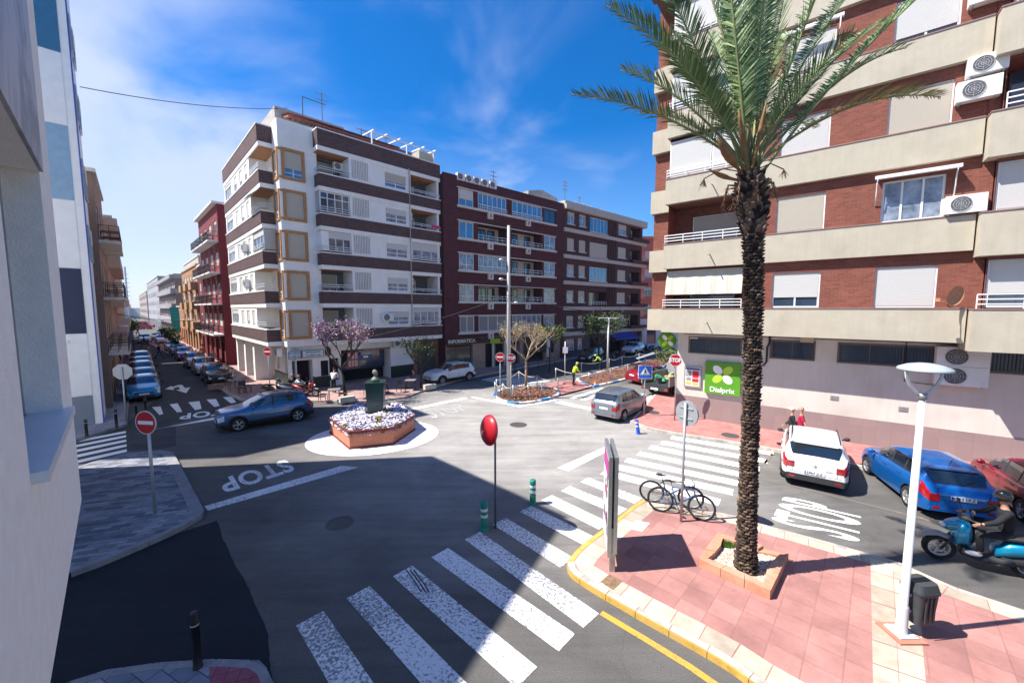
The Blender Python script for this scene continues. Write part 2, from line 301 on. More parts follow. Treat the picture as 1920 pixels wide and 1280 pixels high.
KM={'stone':mat('kerb_stone',(.44,.41,.36),.85,.2,5,.4,dirt=((.12,.1,.09),.5,3)),'yellow':mat('kerb_yellow',(.56,.35,.07),.8,.25,5,.3,dirt=((.33,.27,.17),.6,5)),'grey':mat('kerb_grey',(.22,.22,.23),.85,.2,4,.3),
    'blue':mat('kerb_blue',(.03,.27,.62),.7,.15,8),'white':mat('kerb_white',(.74,.72,.68),.75,.12,6,dirt=((.3,.27,.22),.5,3)),'pinkk':mat('kerb_pink',(.50,.30,.25),.8,.2,5)}
def arc(pts,step=.25):
    """resample smooth polyline"""
    return pts
def kerb(name,path,cols,blk=.62,wd=.16,h=.13,inside=1,gap=.012,z0=0.,topcol=None):
    """row of kerb stones along path (world xy); inside=+1: stones lie to the left of the path"""
    keys=list(dict.fromkeys(cols+([topcol] if topcol else []))); mb=MB(); pts=[Vector(p).to_2d() for p in path]
    seg=[(pts[i+1]-pts[i]).length for i in range(len(pts)-1)]; tot=sum(seg); n=max(1,round(tot/blk)); 
    def at(d):
        i=0
        while i<len(seg)-1 and d>seg[i]: d-=seg[i]; i+=1
        return pts[i].lerp(pts[i+1],min(1,d/seg[i]))
    def nor(d):
        a=at(max(0,d-.1));b=at(min(tot,d+.1)); t=(b-a).normalized(); return Vector((-t.y,t.x))*inside
    for k in range(n):
        d0=tot*k/n+gap/2; d1=tot*(k+1)/n-gap/2; m=3; c=cols[k%len(cols)]; A=[];B=[]
        hh=h+rnd.uniform(-.002,.003)
        for j in range(m+1):
            d=d0+(d1-d0)*j/m; p=at(d); q=nor(d); A.append(p);B.append(p+q*wd)
        V=[];b=.018
        for j in range(m+1):
            o=(B[j]-A[j]).normalized()
            V+= [(*A[j],z0),(*A[j],hh-b),(*(A[j]+o*b),hh),(*B[j],hh),(*B[j],z0)]
        F=[];MI=[]
        for j in range(m):
            for r in range(4):
                F.append((j*5+r,j*5+r+1,(j+1)*5+r+1,(j+1)*5+r)); MI.append(keys.index(topcol) if (topcol and r>=2) else keys.index(c))
        F+=[(0,1,2,3,4),tuple(m*5+i for i in (4,3,2,1,0))]; MI+=[keys.index(c)]*2
        bb=len(mb.v); mb.v+=V; mb.f+=[[i+bb for i in f] for f in F]; mb.mi+=MI; mb.sm+=[False]*len(F)
    return S(mb.build(name,[KM[k] for k in keys]))
def pave(name,poly,m,h=.127):
    mb=MB(); mb.add([(p[0],p[1],h) for p in poly],[tuple(range(len(poly)))]); return S(mb.build(name,m))
# --- pink plaza on the right with palm, lamp and bicycles
A0=g(1420,979,.13);A1=g(1786,1098,.13); PANG=math.atan2(A1.y-A0.y,A1.x-A0.x)
PK1,PK2=(.41,.20,.175),(.31,.15,.135)
M_PINK=brickmat('pink_paving',PK1,PK2,(.30,.15,.13),.5,.5,.010,rot=-PANG,mode='floor',offset=0.,var=.24,loc=(.1,.3))
M_CREAM=brickmat('cream_paving',(.56,.47,.36),(.48,.40,.31),(.30,.25,.2),.5,.5,.012,rot=-PANG,mode='floor',offset=0,var=.16)
outer=[(1063,1052),(1074,1036),(1097,1015),(1138,985),(1172,958),(1200,937),(1215,935),(1300,951),(1380,966),(1420,979),(1560,1017),(1684,1052),(1786,1098),(1920,1142),(2100,1205)]
edge=[(2100,1700),(1700,1462),(1560,1368),(1407,1276),(1381,1253),(1320,1217),(1262,1185),(1210,1157),(1164,1130),(1122,1107),(1081,1081),(1065,1068)]
po=P2(outer,.13); pe=P2(edge,.13); plaza=po+pe
def smooth2(p,it=2):
    for _ in range(it):
        q=[p[0]]
        for i in range(len(p)-1):
            a=Vector(p[i]);b=Vector(p[i+1]); q+=[tuple(a.lerp(b,.25)),tuple(a.lerp(b,.75))]
        p=q+[p[-1]]
    return p
pave('plaza_pavement',smooth2(pe+po[:1],2)+smooth2(po[:7],1)+po[7:],M_PINK)
kerb('plaza_kerb',smooth2(pe+po[:1],2),['yellow'],.66,.17,.135,inside=-1,topcol='stone')
kerb('plaza_kerb',smooth2(po[:7],1),['yellow'],.6,.13,.133,inside=-1,topcol='yellow')
kerb('plaza_kerb',po[6:],['stone'],.9,.12,.133,inside=-1)
def strip(name,path,wd,off,z,m,inside=-1):
    """flat band beside a path"""
    pts=[Vector(p).to_2d() for p in path]; mb=MB(); n=len(pts); A=[];B=[]
    for i in range(n):
        t=(pts[min(i+1,n-1)]-pts[max(i-1,0)]).normalized(); q=Vector((-t.y,t.x))*inside; A.append(pts[i]+q*off);B.append(pts[i]+q*(off+wd))
    mb.add([(*p,z) for p in A+B],[(i,i+1,n+i+1,n+i) for i in range(n-1)]); return S(mb.build(name,m))
def tilestrip(name,path,wd,off,z,mats,blk,inside=-1):
    pts=[Vector(p).to_2d() for p in path]; seg=[(pts[i+1]-pts[i]).length for i in range(len(pts)-1)]; tot=sum(seg); n=round(tot/blk); mb=MB()
    def at(d):
        i=0
        while i<len(seg)-1 and d>seg[i]: d-=seg[i]; i+=1
        return pts[i].lerp(pts[i+1],min(1,d/seg[i]))
    def nor(d):
        a=at(max(0,d-.15));b=at(min(tot,d+.15)); t=(b-a).normalized(); return Vector((-t.y,t.x))*inside
    for k in range(n):
        d0=tot*k/n+.008;d1=tot*(k+1)/n-.008
        a,b=at(d0),at(d1); u,v=nor(d0),nor(d1); mb.quad((*(a+u*off),z),(*(b+v*off),z),(*(b+v*(off+wd)),z),(*(a+u*(off+wd)),z),rnd.randrange(len(mats)))
    return S(mb.build(name,mats))
CT=[mat('cream_tile_a',(.45,.385,.30),.85,.16,4,.3,dirt=((.3,.24,.18),.5,2.5)),mat('cream_tile_b',(.38,.32,.25),.85,.16,4,.3,dirt=((.28,.22,.17),.5,2.5)),mat('cream_tile_c',(.48,.42,.33),.85,.14,4,.3)]
tilestrip('cream_border',smooth2(pe+po[:1],2),.40,.175,.1312,CT,.52)
tilestrip('cream_border',po[:7],.42,.145,.1316,CT,.5)
tilestrip('cream_border',po[6:],.38,.13,.1320,CT,.5)
# cross strip under the lamp
ls=P2([(1632,1045),(1718,1071),(1752,1460),(1640,1420)],.13)
mb=MB(); a=[Vector(p) for p in ls]
for k in range(9):
    for j in range(1):
        t0,t1=k/9+.002,(k+1)/9-.002
        l0,r0=a[0].lerp(a[3],t0),a[1].lerp(a[2],t0); l1,r1=a[0].lerp(a[3],t1),a[1].lerp(a[2],t1)
        m0,m1=l0.lerp(r0,.5),l1.lerp(r1,.5); e=.012
        mb.quad((*l0,.1328),(*m0.lerp(l0,e),.1328),(*m1.lerp(l1,e),.1328),(*l1,.1328),rnd.randrange(3)); mb.quad((*m0.lerp(r0,e),.1328),(*r0,.1328),(*r1,.1328),(*m1.lerp(r1,e),.1328),rnd.randrange(3))
S(mb.build('cream_cross_strip',CT))
# --- grey pavement on the left, in front of the near building
GR=R(40)
M_GREY=brickmat('grey_pavers',(.27,.28,.31),(.085,.095,.12),(.06,.06,.075),.42,.15,.006,rot=R(-16),mode='floor',offset=.37,var=.25,bias=-.1)
lp=P2([(132,1072),(180,1056),(270,1018),(330,992),(378,964),(383,955),(350,893),(325,846),(300,843),(240,849),(170,866),(120,884),(20,960),(-60,1130)],.13)
pave('left_pavement',lp,M_GREY)
kerb('left_kerb',smooth2(lp[:5],1),['grey'],1.1,.17,.133,inside=1)
kerb('left_kerb',smooth2(lp[4:9],1),['grey'],.9,.3,.020+.113,inside=1)
kerb('left_kerb',lp[8:13],['grey'],.9,.14,.133,inside=1)
bl=P2([(60,1320),(130,1276),(200,1254),(300,1240),(400,1234),(486,1236),(500,1250),(522,1300),(540,1380),(0,1400)],.13)
M_GREY2=brickmat('grey_slabs',(.24,.26,.31),(.13,.15,.20),(.07,.07,.09),.40,.24,.008,rot=R(25),mode='floor',offset=.5,var=.2)
pave('near_pavement',bl,M_GREY2)
kerb('near_kerb',smooth2(bl[:7],1),['grey'],.9,.14,.134,inside=-1); kerb('near_kerb',bl[6:9],['grey'],.9,.14,.1335,inside=-1)
sheet('red_tactile_paving',[(392,1246),(482,1247),(500,1300),(396,1310)],.1325,brickmat('red_tactile',(.30,.09,.12),(.24,.07,.10),(.1,.04,.05),.2,.2,.006,rot=R(-16),mode='floor',offset=0),.13)
# --- pavement in front of the brick block (right)
M_PINK2=brickmat('pink_small_paving',(.44,.20,.18),(.36,.155,.14),(.36,.17,.15),.21,.21,.006,rot=R(38),mode='floor',offset=0,var=.2)
rp=P2([(1181,789),(1215,802),(1270,812),(1370,827),(1460,843),(1590,868),(1760,905),(2100,985),(2100,700),(1300,640),(1262,700),(1230,735)],.13)
pave('right_pavement',rp,M_PINK2); kerb('right_kerb',rp[:8],['stone'],.9,.14,.133,inside=1); kerb('right_kerb',[rp[-1],rp[0]],['stone'],.9,.14,.133,inside=1)
# --- pavement round the white corner building and along the right street
M_PINK3=brickmat('pink_grey_paving',(.40,.26,.23),(.33,.21,.19),(.22,.15,.14),.3,.3,.006,rot=R(45),mode='floor',offset=0,var=.2)
wp=P2([(262,633),(300,655),(345,676),(385,706),(425,737),(450,748),(490,755),(560,750),(640,752),(700,751),(760,744),(800,729),(850,714),(905,702),(960,692),(1060,674),(1150,657),(1240,643),(1280,630),(700,605),(380,600)],.12)
pave('corner_pavement',wp,M_PINK3); kerb('corner_kerb',wp[:18],['stone','stone','pinkk'],.9,.14,.133,inside=1)
# left street, far-side pavement in front of the panelled building
lq=P2([(130,830),(150,822),(205,804),(238,795),(242,752),(236,716),(230,680),(228,640),(224,628),(150,640),(60,760)],.12)
M_GREY3=brickmat('grey_pavers_far',(.34,.34,.37),(.22,.22,.25),(.12,.12,.14),.42,.2,.006,rot=R(-45),mode='floor',offset=.4,var=.2)
pave('far_left_pavement',lq,M_GREY3); kerb('far_left_kerb',lq[:9],['grey'],.9,.13,.133,inside=1)
# right bound of the right street, far shops
fr=P2([(1234,662),(1262,648),(1262,620),(1180,620),(1180,640)],.12)
# --- islands with bark beds
M_BARK=mat('bark_mulch',(.16,.075,.05),.95,.45,9,1.,bscale=40,detail=8)
i1=P2([(925,738),(927,745),(942,751),(965,755),(1000,753),(1030,746),(1052,738),(1050,728),(1010,722),(975,722),(940,728)],.12)
pave('island_bed',i1,M_BARK,.10); kerb('island_kerb',smooth2(i1+i1[:1],1),['blue','white','white'],.85,.2,.135,inside=1)
pk=P2([(1052,739),(1110,724),(1085,712),(1040,715),(1012,722)],.12)
pave('island_path',pk,M_PINK2,.11)
i2=P2([(1110,724),(1150,716),(1200,703),(1243,690),(1262,672),(1240,668),(1170,684),(1120,697),(1078,708),(1085,716)],.12)
pave('island_bed',i2,M_BARK,.10); kerb('island_kerb',smooth2(i2+i2[:1],1),['blue','white','white'],.9,.2,.135,inside=1)
# mulch chips
mb=MB()
for poly in (i1,i2):
    xs=[p[0] for p in poly];ys=[p[1] for p in poly]; k=0
    def inside(x,y):
        c=False;n=len(poly)
        for i in range(n):
            a,b=poly[i],poly[i-1]
            if (a[1]>y)!=(b[1]>y) and x<(b[0]-a[0])*(y-a[1])/(b[1]-a[1])+a[0]: c=not c
        return c
    while k<1100:
        x,y=rnd.uniform(min(xs),max(xs)),rnd.uniform(min(ys),max(ys)); 
        if not inside(x,y): continue
        k+=1; a=rnd.random()*6.3;l=rnd.uniform(.06,.16);h=rnd.uniform(.12,.19); dx,dy=math.cos(a)*l,math.sin(a)*l
        mb.quad((x-dx,y-dy,.10),(x-dy*.4,y+dx*.4,h),(x+dx,y+dy,.11),(x+dy*.4,y-dx*.4,h-.03),rnd.randrange(2))
tag(mb.build('bark_chips',[M_BARK,mat('bark_chip_light',(.27,.14,.09),.95,.2,8)]),'brown bark chips covering the raised beds of the street island','mulch',kind='stuff')
# --- markings
def stripe(mb,a,b,wd,side,z=.008,sub=1):
    a=Vector(a).to_2d();b=Vector(b).to_2d();t=(b-a).normalized();q=Vector((t.y,-t.x))*side*wd
    mb.quad((*a,z),(*b,z),(*(b+q),z),(*(a+q),z))
mb=MB()
for i,(x,y,X,Y) in enumerate([(607,1145,735,1330),(693,1098,915,1320),(773,1060,1007,1250),(840,1027,1078,1188),(900,997,1123,1150),(949,971,1076,1046),(996,948,1114,1006),(1035,928,1143,980),(1069,911,1176,954),(1104,895,1205,934)]):
    stripe(mb,g(x,y),g(X,Y),.5,1)
S(mb.build('zebra_crossing',M_WP2))
mb=MB()
for (x,y,X,Y) in [(1136,880,1352,936),(1151,869,1375,917),(1177,858,1395,903),(1200,846,1410,889),(1222,835,1425,875),(1242,826,1439,861),(1260,817,1450,847)]:
    stripe(mb,g(x,y),g(X,Y),.5,1)
S(mb.build('zebra_crossing',M_WP))
def poly(name,pts,m,z=.008): return sheet(name,pts,z,m)
poly('stop_line',[(1045,877),(1066,883),(1141,845),(1133,838)],M_WP)
poly('stop_line',[(383,949),(390,957),(672,876),(640,873)],M_WP2)
poly('stop_line',[(248,814),(300,803),(414,785),(408,781)],M_WP)
poly('give_way_line',[(752,769),(762,771),(878,747),(870,745)],M_WP)
poly('lane_line',[(1040,755),(1052,752),(1118,766),(1112,770)],M_WP)
poly('lane_line',[(882,745),(888,744),(978,760),(974,763)],M_WP,.010); poly('lane_line',[(974,763),(976,760.5),(1040,749),(1044,751)],M_WP,.012)
# yellow line by the plaza kerb
ye=P2([(1124,1152),(1210,1204),(1290,1254),(1370,1310),(1450,1365)]); strip('yellow_line',ye,.13,0,.008,M_YP,inside=1)
poly('parking_line',[(1425,875),(1433,872),(1452,852),(1446,850)],M_YP2); 
strip('parking_line',P2([(1425,898),(1480,908),(1560,928),(1640,948),(1720,968),(1900,1020)]),.10,0,.008,M_YP2)
# far zebra over the right street, zebra by island, zebra left
mb=MB()
for k in range(6):
    t=k/5; a=Vector((1079,752)).lerp(Vector((1242,731)),0) 
for (x,y,X,Y) in [(1072,752,1098,747),]: pass
def zebra(mb,Lp,Rp,n,a,b,dirv=None,duty=.5,z=.008):
    """bars between two guide lines (px): Lp=(p0,p1) and Rp=(p0,p1)"""
    l0,l1=g(*Lp[0]),g(*Lp[1]); r0,r1=g(*Rp[0]),g(*Rp[1])
    for k in range(n):
        t0=(k)/(n-1+duty); t1=(k+duty)/(n-1+duty)
        q=[l0.lerp(l1,t0),r0.lerp(r1,t0),r0.lerp(r1,t1),l0.lerp(l1,t1)]; mb.quad(*[(v.x,v.y,z) for v in q])
zebra(mb,((1066,746),(1248,775)),((1128,727),(1275,748)),8,0,0); S(mb.build('zebra_crossing',M_WP))
mb=MB(); zebra(mb,((902,712),(950,722)),((960,700),(1040,714)),6,0,0)
S(mb.build('zebra_crossing',M_WP))
mb=MB(); zebra(mb,((130,872),(130,828)),((238,847),(236,808)),5,0,0,duty=.5,z=.012); S(mb.build('zebra_crossing',M_WP))
mb=MB()
for q in [((285,763),(299,778),(306,776),(301,762)),((318,758),(332,773),(342,772),(333,756)),((353,754),(366,769),(378,766),(374,752)),((387,749),(402,763),(412,761),(405,748)),((418,745),(433,756),(443,754),(434,743)),((449,741),(462,751),(471,749),(462,740))]:
    v=[g(*p) for p in q]; mb.quad(*[(p.x,p.y,.012) for p in v])
S(mb.build('zebra_crossing',M_WP))
# painted words STOP: a, b = px of baseline start and end, up = px of a point in the letters' up direction at the start
def roadword(txt,a,b,up,m,z=.009,bold=.02,name='stop_marking'):
    A,B,U=g(*a),g(*b),g(*up); me=textmesh(txt,1.,0,bold,'LEFT',1.05); xs=[v.co.x for v in me.vertices]; ys=[v.co.y for v in me.vertices]; x0,x1,y0,y1=min(xs),max(xs),min(ys),max(ys)
    for v in me.vertices:
        p=A+(B-A)*((v.co.x-x0)/(x1-x0))+(U-A)*((v.co.y-y0)/(y1-y0)); v.co=(p.x,p.y,z)
    me.materials.clear(); me.materials.append(m); o=bpy.data.objects.new(name,me); COL.objects.link(o); return S(o)
roadword('STOP',(1612,1018),(1617,962),(1444,975),M_WP,bold=.018)
roadword('STOP',(535,861),(408,899),(556,881),M_WP2,bold=.03)
roadword('STOP',(437,765),(338,776),(440,775),M_WP,bold=.03)
roadword('STOP',(812,784),(880,768),(790,770),paint('road_paint_faded',(.50,.50,.48),.50,.6),bold=.0)
poly('lane_arrow',[(309,729.5),(322,723),(322,725.5),(336,721),(341,723),(325,728),(327,731)],M_WP,.010); poly('lane_arrow',[(333,722.5),(341,721),(347,727.5),(357,726),(349,737),(330,731),(338,729.5)],M_WP,.012)
mb=MB()
for pts in [[(313,723),(320,729),(342,725),(337,721)],[(337,719),(336,729),(350,727),(356,722)],[(322,730),(332,736),(350,729),(344,727)]]:
    pass
# manhole covers
M_IRON=mat('cast_iron',(.10,.095,.09),.6,.3,30,.8,metal=.4,bscale=60)
for (x,y,r) in [(637,980,.30),(972,796,.36),(1369,816,.30),(1224,773,.3)]:
    mb=MB(); zz=.0 if x<1000 else .128; 
    c=g(x,y,zz); mb.lathe((c.x,c.y,zz),[(0,.010),(r*.9,.010),(r*.92,.006),(r,.006),(r*1.02,.012),(r*1.22,.012),(r*1.24,.0)],32,0,smooth=False)
    o=mb.build('manhole_cover',[M_IRON]); 
    tag(o,{637:'dark round manhole cover in the shaded road near the zebra crossing',972:'round iron manhole cover in the middle of the sunny junction',1369:'round grey cover set in the pink pavement behind the palm trunk',1224:'small round cover in pink pavement beside the pedestrian crossing sign'}[x],'manhole cover')
mb=MB(); c=g(1108,1037,.13); c=g(1310,985,.13); q=P2([(1179,990),(1192,975),(1219,980),(1204,996)],.13); mb.prism(q,.128,.1335); o=mb.build('utility_cover',[KM['white']]); tag(o,'pale square utility cover in the pink tiles beside the advertising panel','cover')
mb=MB(); q=P2([(1126,1090),(1143,1076),(1168,1089),(1150,1106)],.13); mb.prism(q,.128,.1335); o=mb.build('utility_cover',[mat('rust',(.22,.13,.08),.9,.4,12)]); tag(o,'rusty square utility cover at the curved plaza kerb','cover')

# tyre marks scuffed across the third zebra bar and the junction
mb=MB()
for off_ in (0,.09,.17):
    pts_=[(760,1068),(770,1082),(780,1096),(788,1110)]
    q=[g(x,y)+Vector((off_,0,0)) for x,y in pts_]
    for a,b in zip(q[:-1],q[1:]): mb.quad((a.x,a.y,.0105),(b.x,b.y,.0105),(b.x+.035,b.y,.0105),(a.x+.035,a.y,.0105))
for (cx_,cy_,r_,a0,a1,w_) in ((-2.5,17.,8.2,-80,-10,.10),(-2.5,17.,9.7,-75,-15,.10),(4,26,13,200,262,.12),(4,26,14.5,205,258,.12)):
    for k in range(30):
        t0,t1=R(a0+(a1-a0)*k/30),R(a0+(a1-a0)*(k+1)/30); mb.quad(*[(cx_+rr*math.cos(t),cy_+rr*math.sin(t),.0105) for rr,t in ((r_,t0),(r_+w_,t0),(r_+w_,t1),(r_,t1))]) if rnd.random()<0 else None
S(mb.build('tyre_marks',mat('tyre_black',(.04,.042,.05),.8,.3,20)))
# ================= buildings =================
WHT=mat('white_frame',(.78,.78,.77),.45,.04,3); ALU=mat('grey_aluminium',(.42,.44,.46),.4,.08,4,metal=.5); DKF=mat('dark_frame',(.05,.045,.045),.5,.1,4); ORF=mat('orange_frame',(.42,.20,.075),.6,.2,3,.3)
GL=mat('window_glass',(.035,.06,.10),.07,.35,.7,spec=1.); GLB=mat('blue_glass',(.06,.22,.42),.08,.3,.5,spec=1.); GLC=mat('curtained_glass',(.20,.24,.30),.12,.6,2.5,spec=.9)
SHW=stripemat('white_shutter',(.60,.59,.565)); SHG=stripemat('grey_shutter',(.50,.49,.47)); SHC=stripemat('cream_shutter',(.50,.45,.37)); SHD=stripemat('slate_shutter',(.12,.13,.14))
DARK=mat('dark_interior',(.012,.013,.018),.9,0); RAIL=mat('railing_paint',(.62,.64,.66),.4,.06,5,metal=.3)
def win(par,T,u0,u1,z0,z1,v,sh=0.,fm=None,n=2,gl=None,sm=None,tr=None,fw=.06,name='window',rail2=False,sill=False):
    fm=fm or WHT; gl=gl or GL; sm=sm or SHW
    mb=MB(T); d=.05
    mb.box(u0,u0+fw,v,v+d,z0,z1); mb.box(u1-fw,u1,v,v+d,z0,z1); mb.box(u0+fw,u1-fw,v,v+d,z0,z0+fw); mb.box(u0+fw,u1-fw,v,v+d,z1-fw,z1)
    for k in range(1,n):
        uc=u0+(u1-u0)*k/n; mb.box(uc-fw*.45,uc+fw*.45,v+.002,v+d-.006,z0+fw,z1-fw)
    if tr: 
        zc=z0+(z1-z0)*tr; mb.box(u0+fw,u1-fw,v+.004,v+d-.01,zc-fw*.4,zc+fw*.4)
    f=mb.build(name,fm,par)
    if sill: 
        mb=MB(T); mb.box(u0-.06,u1+.06,v,v+.14,z0-.05,z0-.003); mb.build('sill',KM['stone'],f)
    zs=z1-fw-(z1-z0-2*fw)*sh
    if sh<.98:
        mb=MB(T); mb.quad((u0+fw,v+.015,z0+fw),(u1-fw,v+.015,z0+fw),(u1-fw,v+.015,zs),(u0+fw,v+.015,zs)); mb.build('pane',gl,f)
    if sh>0: 
        mb=MB(T); mb.box(u0+fw*.8,u1-fw*.8,v+.03,v+d+.012,zs,z1-fw*.5); mb.build('shutter',sm,f)
    return f
def railing(par,T,pts,z0,h=.5,m=None,bars=2,posts=1.0,vert=False,name='railing'):
    """rails along (u,v) polyline"""
    mb=MB(T)
    for i in range(len(pts)-1):
        a,b=pts[i],pts[i+1]; L_=math.dist(a,b)
        for k in range(bars): z=z0+h*(k+1)/bars; mb.bar((*a,z),(*b,z),.035,.04)
        n=max(1,round(L_/(.13 if vert else posts)))
        for k in range(n+1):
            t=k/n; p=(a[0]+(b[0]-a[0])*t,a[1]+(b[1]-a[1])*t); mb.bar((*p,z0),(*p,z0+h-.01),.015 if vert else .03)
    return mb.build(name,m or RAIL,par)
def ac(par,T,u,v,z,w_=.85,h=.6,name='air_conditioner',d=.32):
    mb=MB(T); mb.box(u,u+w_,v,v+d,z,z+h); o=mb.build(name,mat('ac_white',(.72,.72,.70),.5,.06,3),par)
    mb=MB(T); c=(u+w_*.38,z+h/2); n=20; r=min(h,w_)*.40
    V=[(c[0],v+d+.014,c[1])]+[(c[0]+r*math.cos(2*math.pi*k/n),v+d+.012,c[1]+r*math.sin(2*math.pi*k/n)) for k in range(n)]
    mb.add(V,[(0,k+1,(k+1)%n+1) for k in range(n)]); 
    mb.build('fan',mat('fan_grille',(.10,.10,.11),.6,.2,40),o)
    mb=MB(T)
    for rr in (1.03,.75,.5,.25): mb.tube([(c[0]+r*rr*math.cos(2*math.pi*k/24),v+d+.02,c[1]+r*rr*math.sin(2*math.pi*k/24)) for k in range(24)],.007,4,closed=True)
    for k in range(4):
        a=math.pi*k/4; mb.bar((c[0]-r*math.cos(a),v+d+.022,c[1]-r*math.sin(a)),(c[0]+r*math.cos(a),v+d+.022,c[1]+r*math.sin(a)),.007)
    mb.build('fan_guard',mat('ac_guard',(.45,.45,.45),.5,0),o)
    mb=MB(T)
    for uu in (u+.08,u+w_-.12): mb.box(uu,uu+.04,v-.1,v+d*.8,z-.06,z-.01)
    mb.build('bracket',ALU,o)
    return o
def frame(origin,xdir,name,label,cat='building',group=None):
    """building empty: local X along the street face, local Y into the block"""
    a=math.atan2(xdir[1],xdir[0]); e=empty(name,(origin[0],origin[1],0),a,label,cat,group)
    X=Vector((math.cos(a),math.sin(a))); Y=Vector((-math.sin(a),math.cos(a))); O=Vector(origin[:2])
    def onv(px,py,v=0.,left=False):
        """pixel -> (u,z) on the street face (or the left face) pushed out by v"""
        d=ray(px,py); n=X if left else Y; al=Y if left else X
        t=(O.dot(n)-v)/(d.x*n.x+d.y*n.y); p=Vector((d.x*t,d.y*t)); return ((p-O).dot(al),CH+d.z*t)
    return e,onv
def antenna(par,x,y,z,h,T=None,arms=3):
    mb=MB(T); mb.bar((x,y,z),(x,y,z+h),.05)
    for k in range(arms):
        zz=z+h-.15-.45*k; mb.bar((x-.45,y,zz),(x+.45,y,zz),.03)
        for j in range(5): mb.bar((x-.4+.2*j,y-.22,zz),(x-.4+.2*j,y+.22,zz),.02)
    return mb.build('antenna',mat('antenna_metal',(.16,.16,.18),.5,0,metal=.6),par)
# ---------- D: brick apartment block on the right ----------
D_BR=brickmat('red_brick',(.25,.080,.052),(.18,.055,.038),(.22,.10,.075),.25,.085,.011,var=.16,bump=.8)
D_CR=mat('cream_render',(.46,.415,.325),.9,.07,1.6,.5,bscale=45,dirt=((.36,.30,.23),.35,.7),streak=.10); D_WL=mat('pale_wall_render',(.60,.56,.50),.85,.06,.8,.2,bscale=20,dirt=((.46,.38,.32),.5,.45),streak=.10); D_DADO=brickmat('mauve_tiles',(.30,.215,.205),(.27,.195,.19),(.29,.20,.19),.45,.9,.006,var=.06,offset=0)
D_EDGE=mat('mauve_edge',(.28,.17,.15),.8,.1); BLK=mat('black_grille',(.02,.02,.022),.5,.1,5)
A=g(1266,780,.0); D,dv=frame(A,(.784,-.621),'brick_apartment_block','brick apartment block with cream bands and white shutters above a green shop sign, right')
V1,VB=1.08,1.3
def dx(px,py=560,v=V1): return dv(px,py,v)[0]
zt=[5.93,9.2,12.45,15.7,18.95]; UE=26.
u_l=dx(1240,600,VB); 
# ground floor
mb=MB(TR); gh=[]
def gr(x0,y0,x1,y1):
    a=dv(x0,y0);b=dv(x1,y1); return (a[0],b[0],min(a[1],b[1]),max(a[1],b[1]),.12)
gw=[(1293,643,1388,676),(1446,650,1524,691),(1573,657,1758,705),(1838,672,1980,722)]
for q in gw:
    x0=dv(q[0],q[1])[0];x1=dv(q[2],q[3])[0]; gh.append((x0,x1,3.62,4.42,.12))
wall(mb,0,UE,1.25,4.75,gh,0,0,None); mb.quad((0,0,1.25),(0,-11,1.25),(0,-11,4.75),(0,0,4.75),0); mb.build('ground_floor_wall',D_WL,D)
mb=MB(TR); mb.box(-.03,UE,-.4,.035,0,1.25); mb.box(-.03,.3,-11,-.4,0,1.25); mb.build('dado',D_DADO,D)
for (a,b,c,d_,e) in gh:
    n=max(2,round((b-a)/.95)); f=win(D,TR,a,b,c,d_,-.11,0,mat('bronze_frame',(.13,.11,.10),.5,.1),n,GL,fw=.05)
    mb=MB(TR); k=int((b-a)/.09)
    for i in range(k): mb.box(a+.06+i*.09,a+.075+i*.09,-.05,-.035,c+.05,d_-.05)
    mb.build('window_bars',BLK,f)
    mb=MB(TR); w4=.05; mb.box(a-w4,a,0.002,.03,c-w4,d_+w4); mb.box(b,b+w4,0.002,.03,c-w4,d_+w4); mb.box(a,b,.002,.03,c-w4,c); mb.box(a,b,.002,.03,d_,d_+w4); mb.build('frame',mat('bronze_frame',(.13,.11,.10),.5,.1),f)
# bands and upper walls
uR=dx(1815,600,VB)          # where the right-hand balconies step forward
uW1=(dx(1448,540),dx(1537,540)); uW2=(dx(1640,540),dx(1756,540)); uLo=(u_l+.12,dx(1392,540)); uRW=(dx(1843,540),UE)
mbC=MB(TR); mbE=MB(TR); uwg=dv(1214,600,-.35)[0]
for i,zz in enumerate(zt):
    zb=zz-1.22
    mbC.box(u_l,uR-.05,-1.0,VB,zb,zz); mbE.box(u_l-.02,uR-.05,-1.0,VB+.025,zz+.002,zz+.04)
    mbC.box(uR,UE,-1.0,VB+.42,zb-.25,zz-.03); mbE.box(uR-.02,UE,-1.,VB+.445,zz-.028,zz+.012)
    # side wing of the band, round the corner
    mbC.box(uwg,u_l-.001,-11,-.35,zb,zz-.02)
mbC.build('balcony_band',D_CR,D); mbE.build('band_coping',D_EDGE,D)
mb=MB(TR)
for i,zz in enumerate(zt):
    top=(zt[i+1]-1.22) if i<4 else zz+3; hs=[(uLo[0],uLo[1],zz+.04,top-.02,1.3),(uW1[0],uW1[1],zz+.04,zz+1.58,.14),(uW2[0],uW2[1],zz+.04,zz+1.62,.14)]
    if i in (0,1,3): pass
    wall(mb,u_l+.12,uR+.02,zz+.04,top,hs,V1,0,0)
    mb.quad((u_l+.12,V1,zz),(u_l+.12,-10.5,zz),(u_l+.12,-10.5,top),(u_l+.12,V1,top),0)
    mb.box(uR+.02,uRW[0]-.02,V1-.8,V1+.05,zz,top-.2)
    wl=[(uRW[0],uRW[0]+2.4,zz+.02,top-.35,1.2 if i==2 else .15)]
    wall(mb,uRW[0]-.02,UE,zz,top-.2,wl,V1+.25,0,0)
    mb.box(uwg+.12,u_l+.1,-10.8,-.6,zz,top)
mb.box(u_l+.2,UE,-11,-.45,4.75,21.5)
mb.build('brick_wall',D_BR,D)
def shw(u0,u1,z0,z1,v,sh,fm=WHT,sm=SHW,n=2,gl=GL,**k): return win(D,TR,u0,u1,z0,z1,v,sh,fm,n,gl,sm,fw=.07,**k)
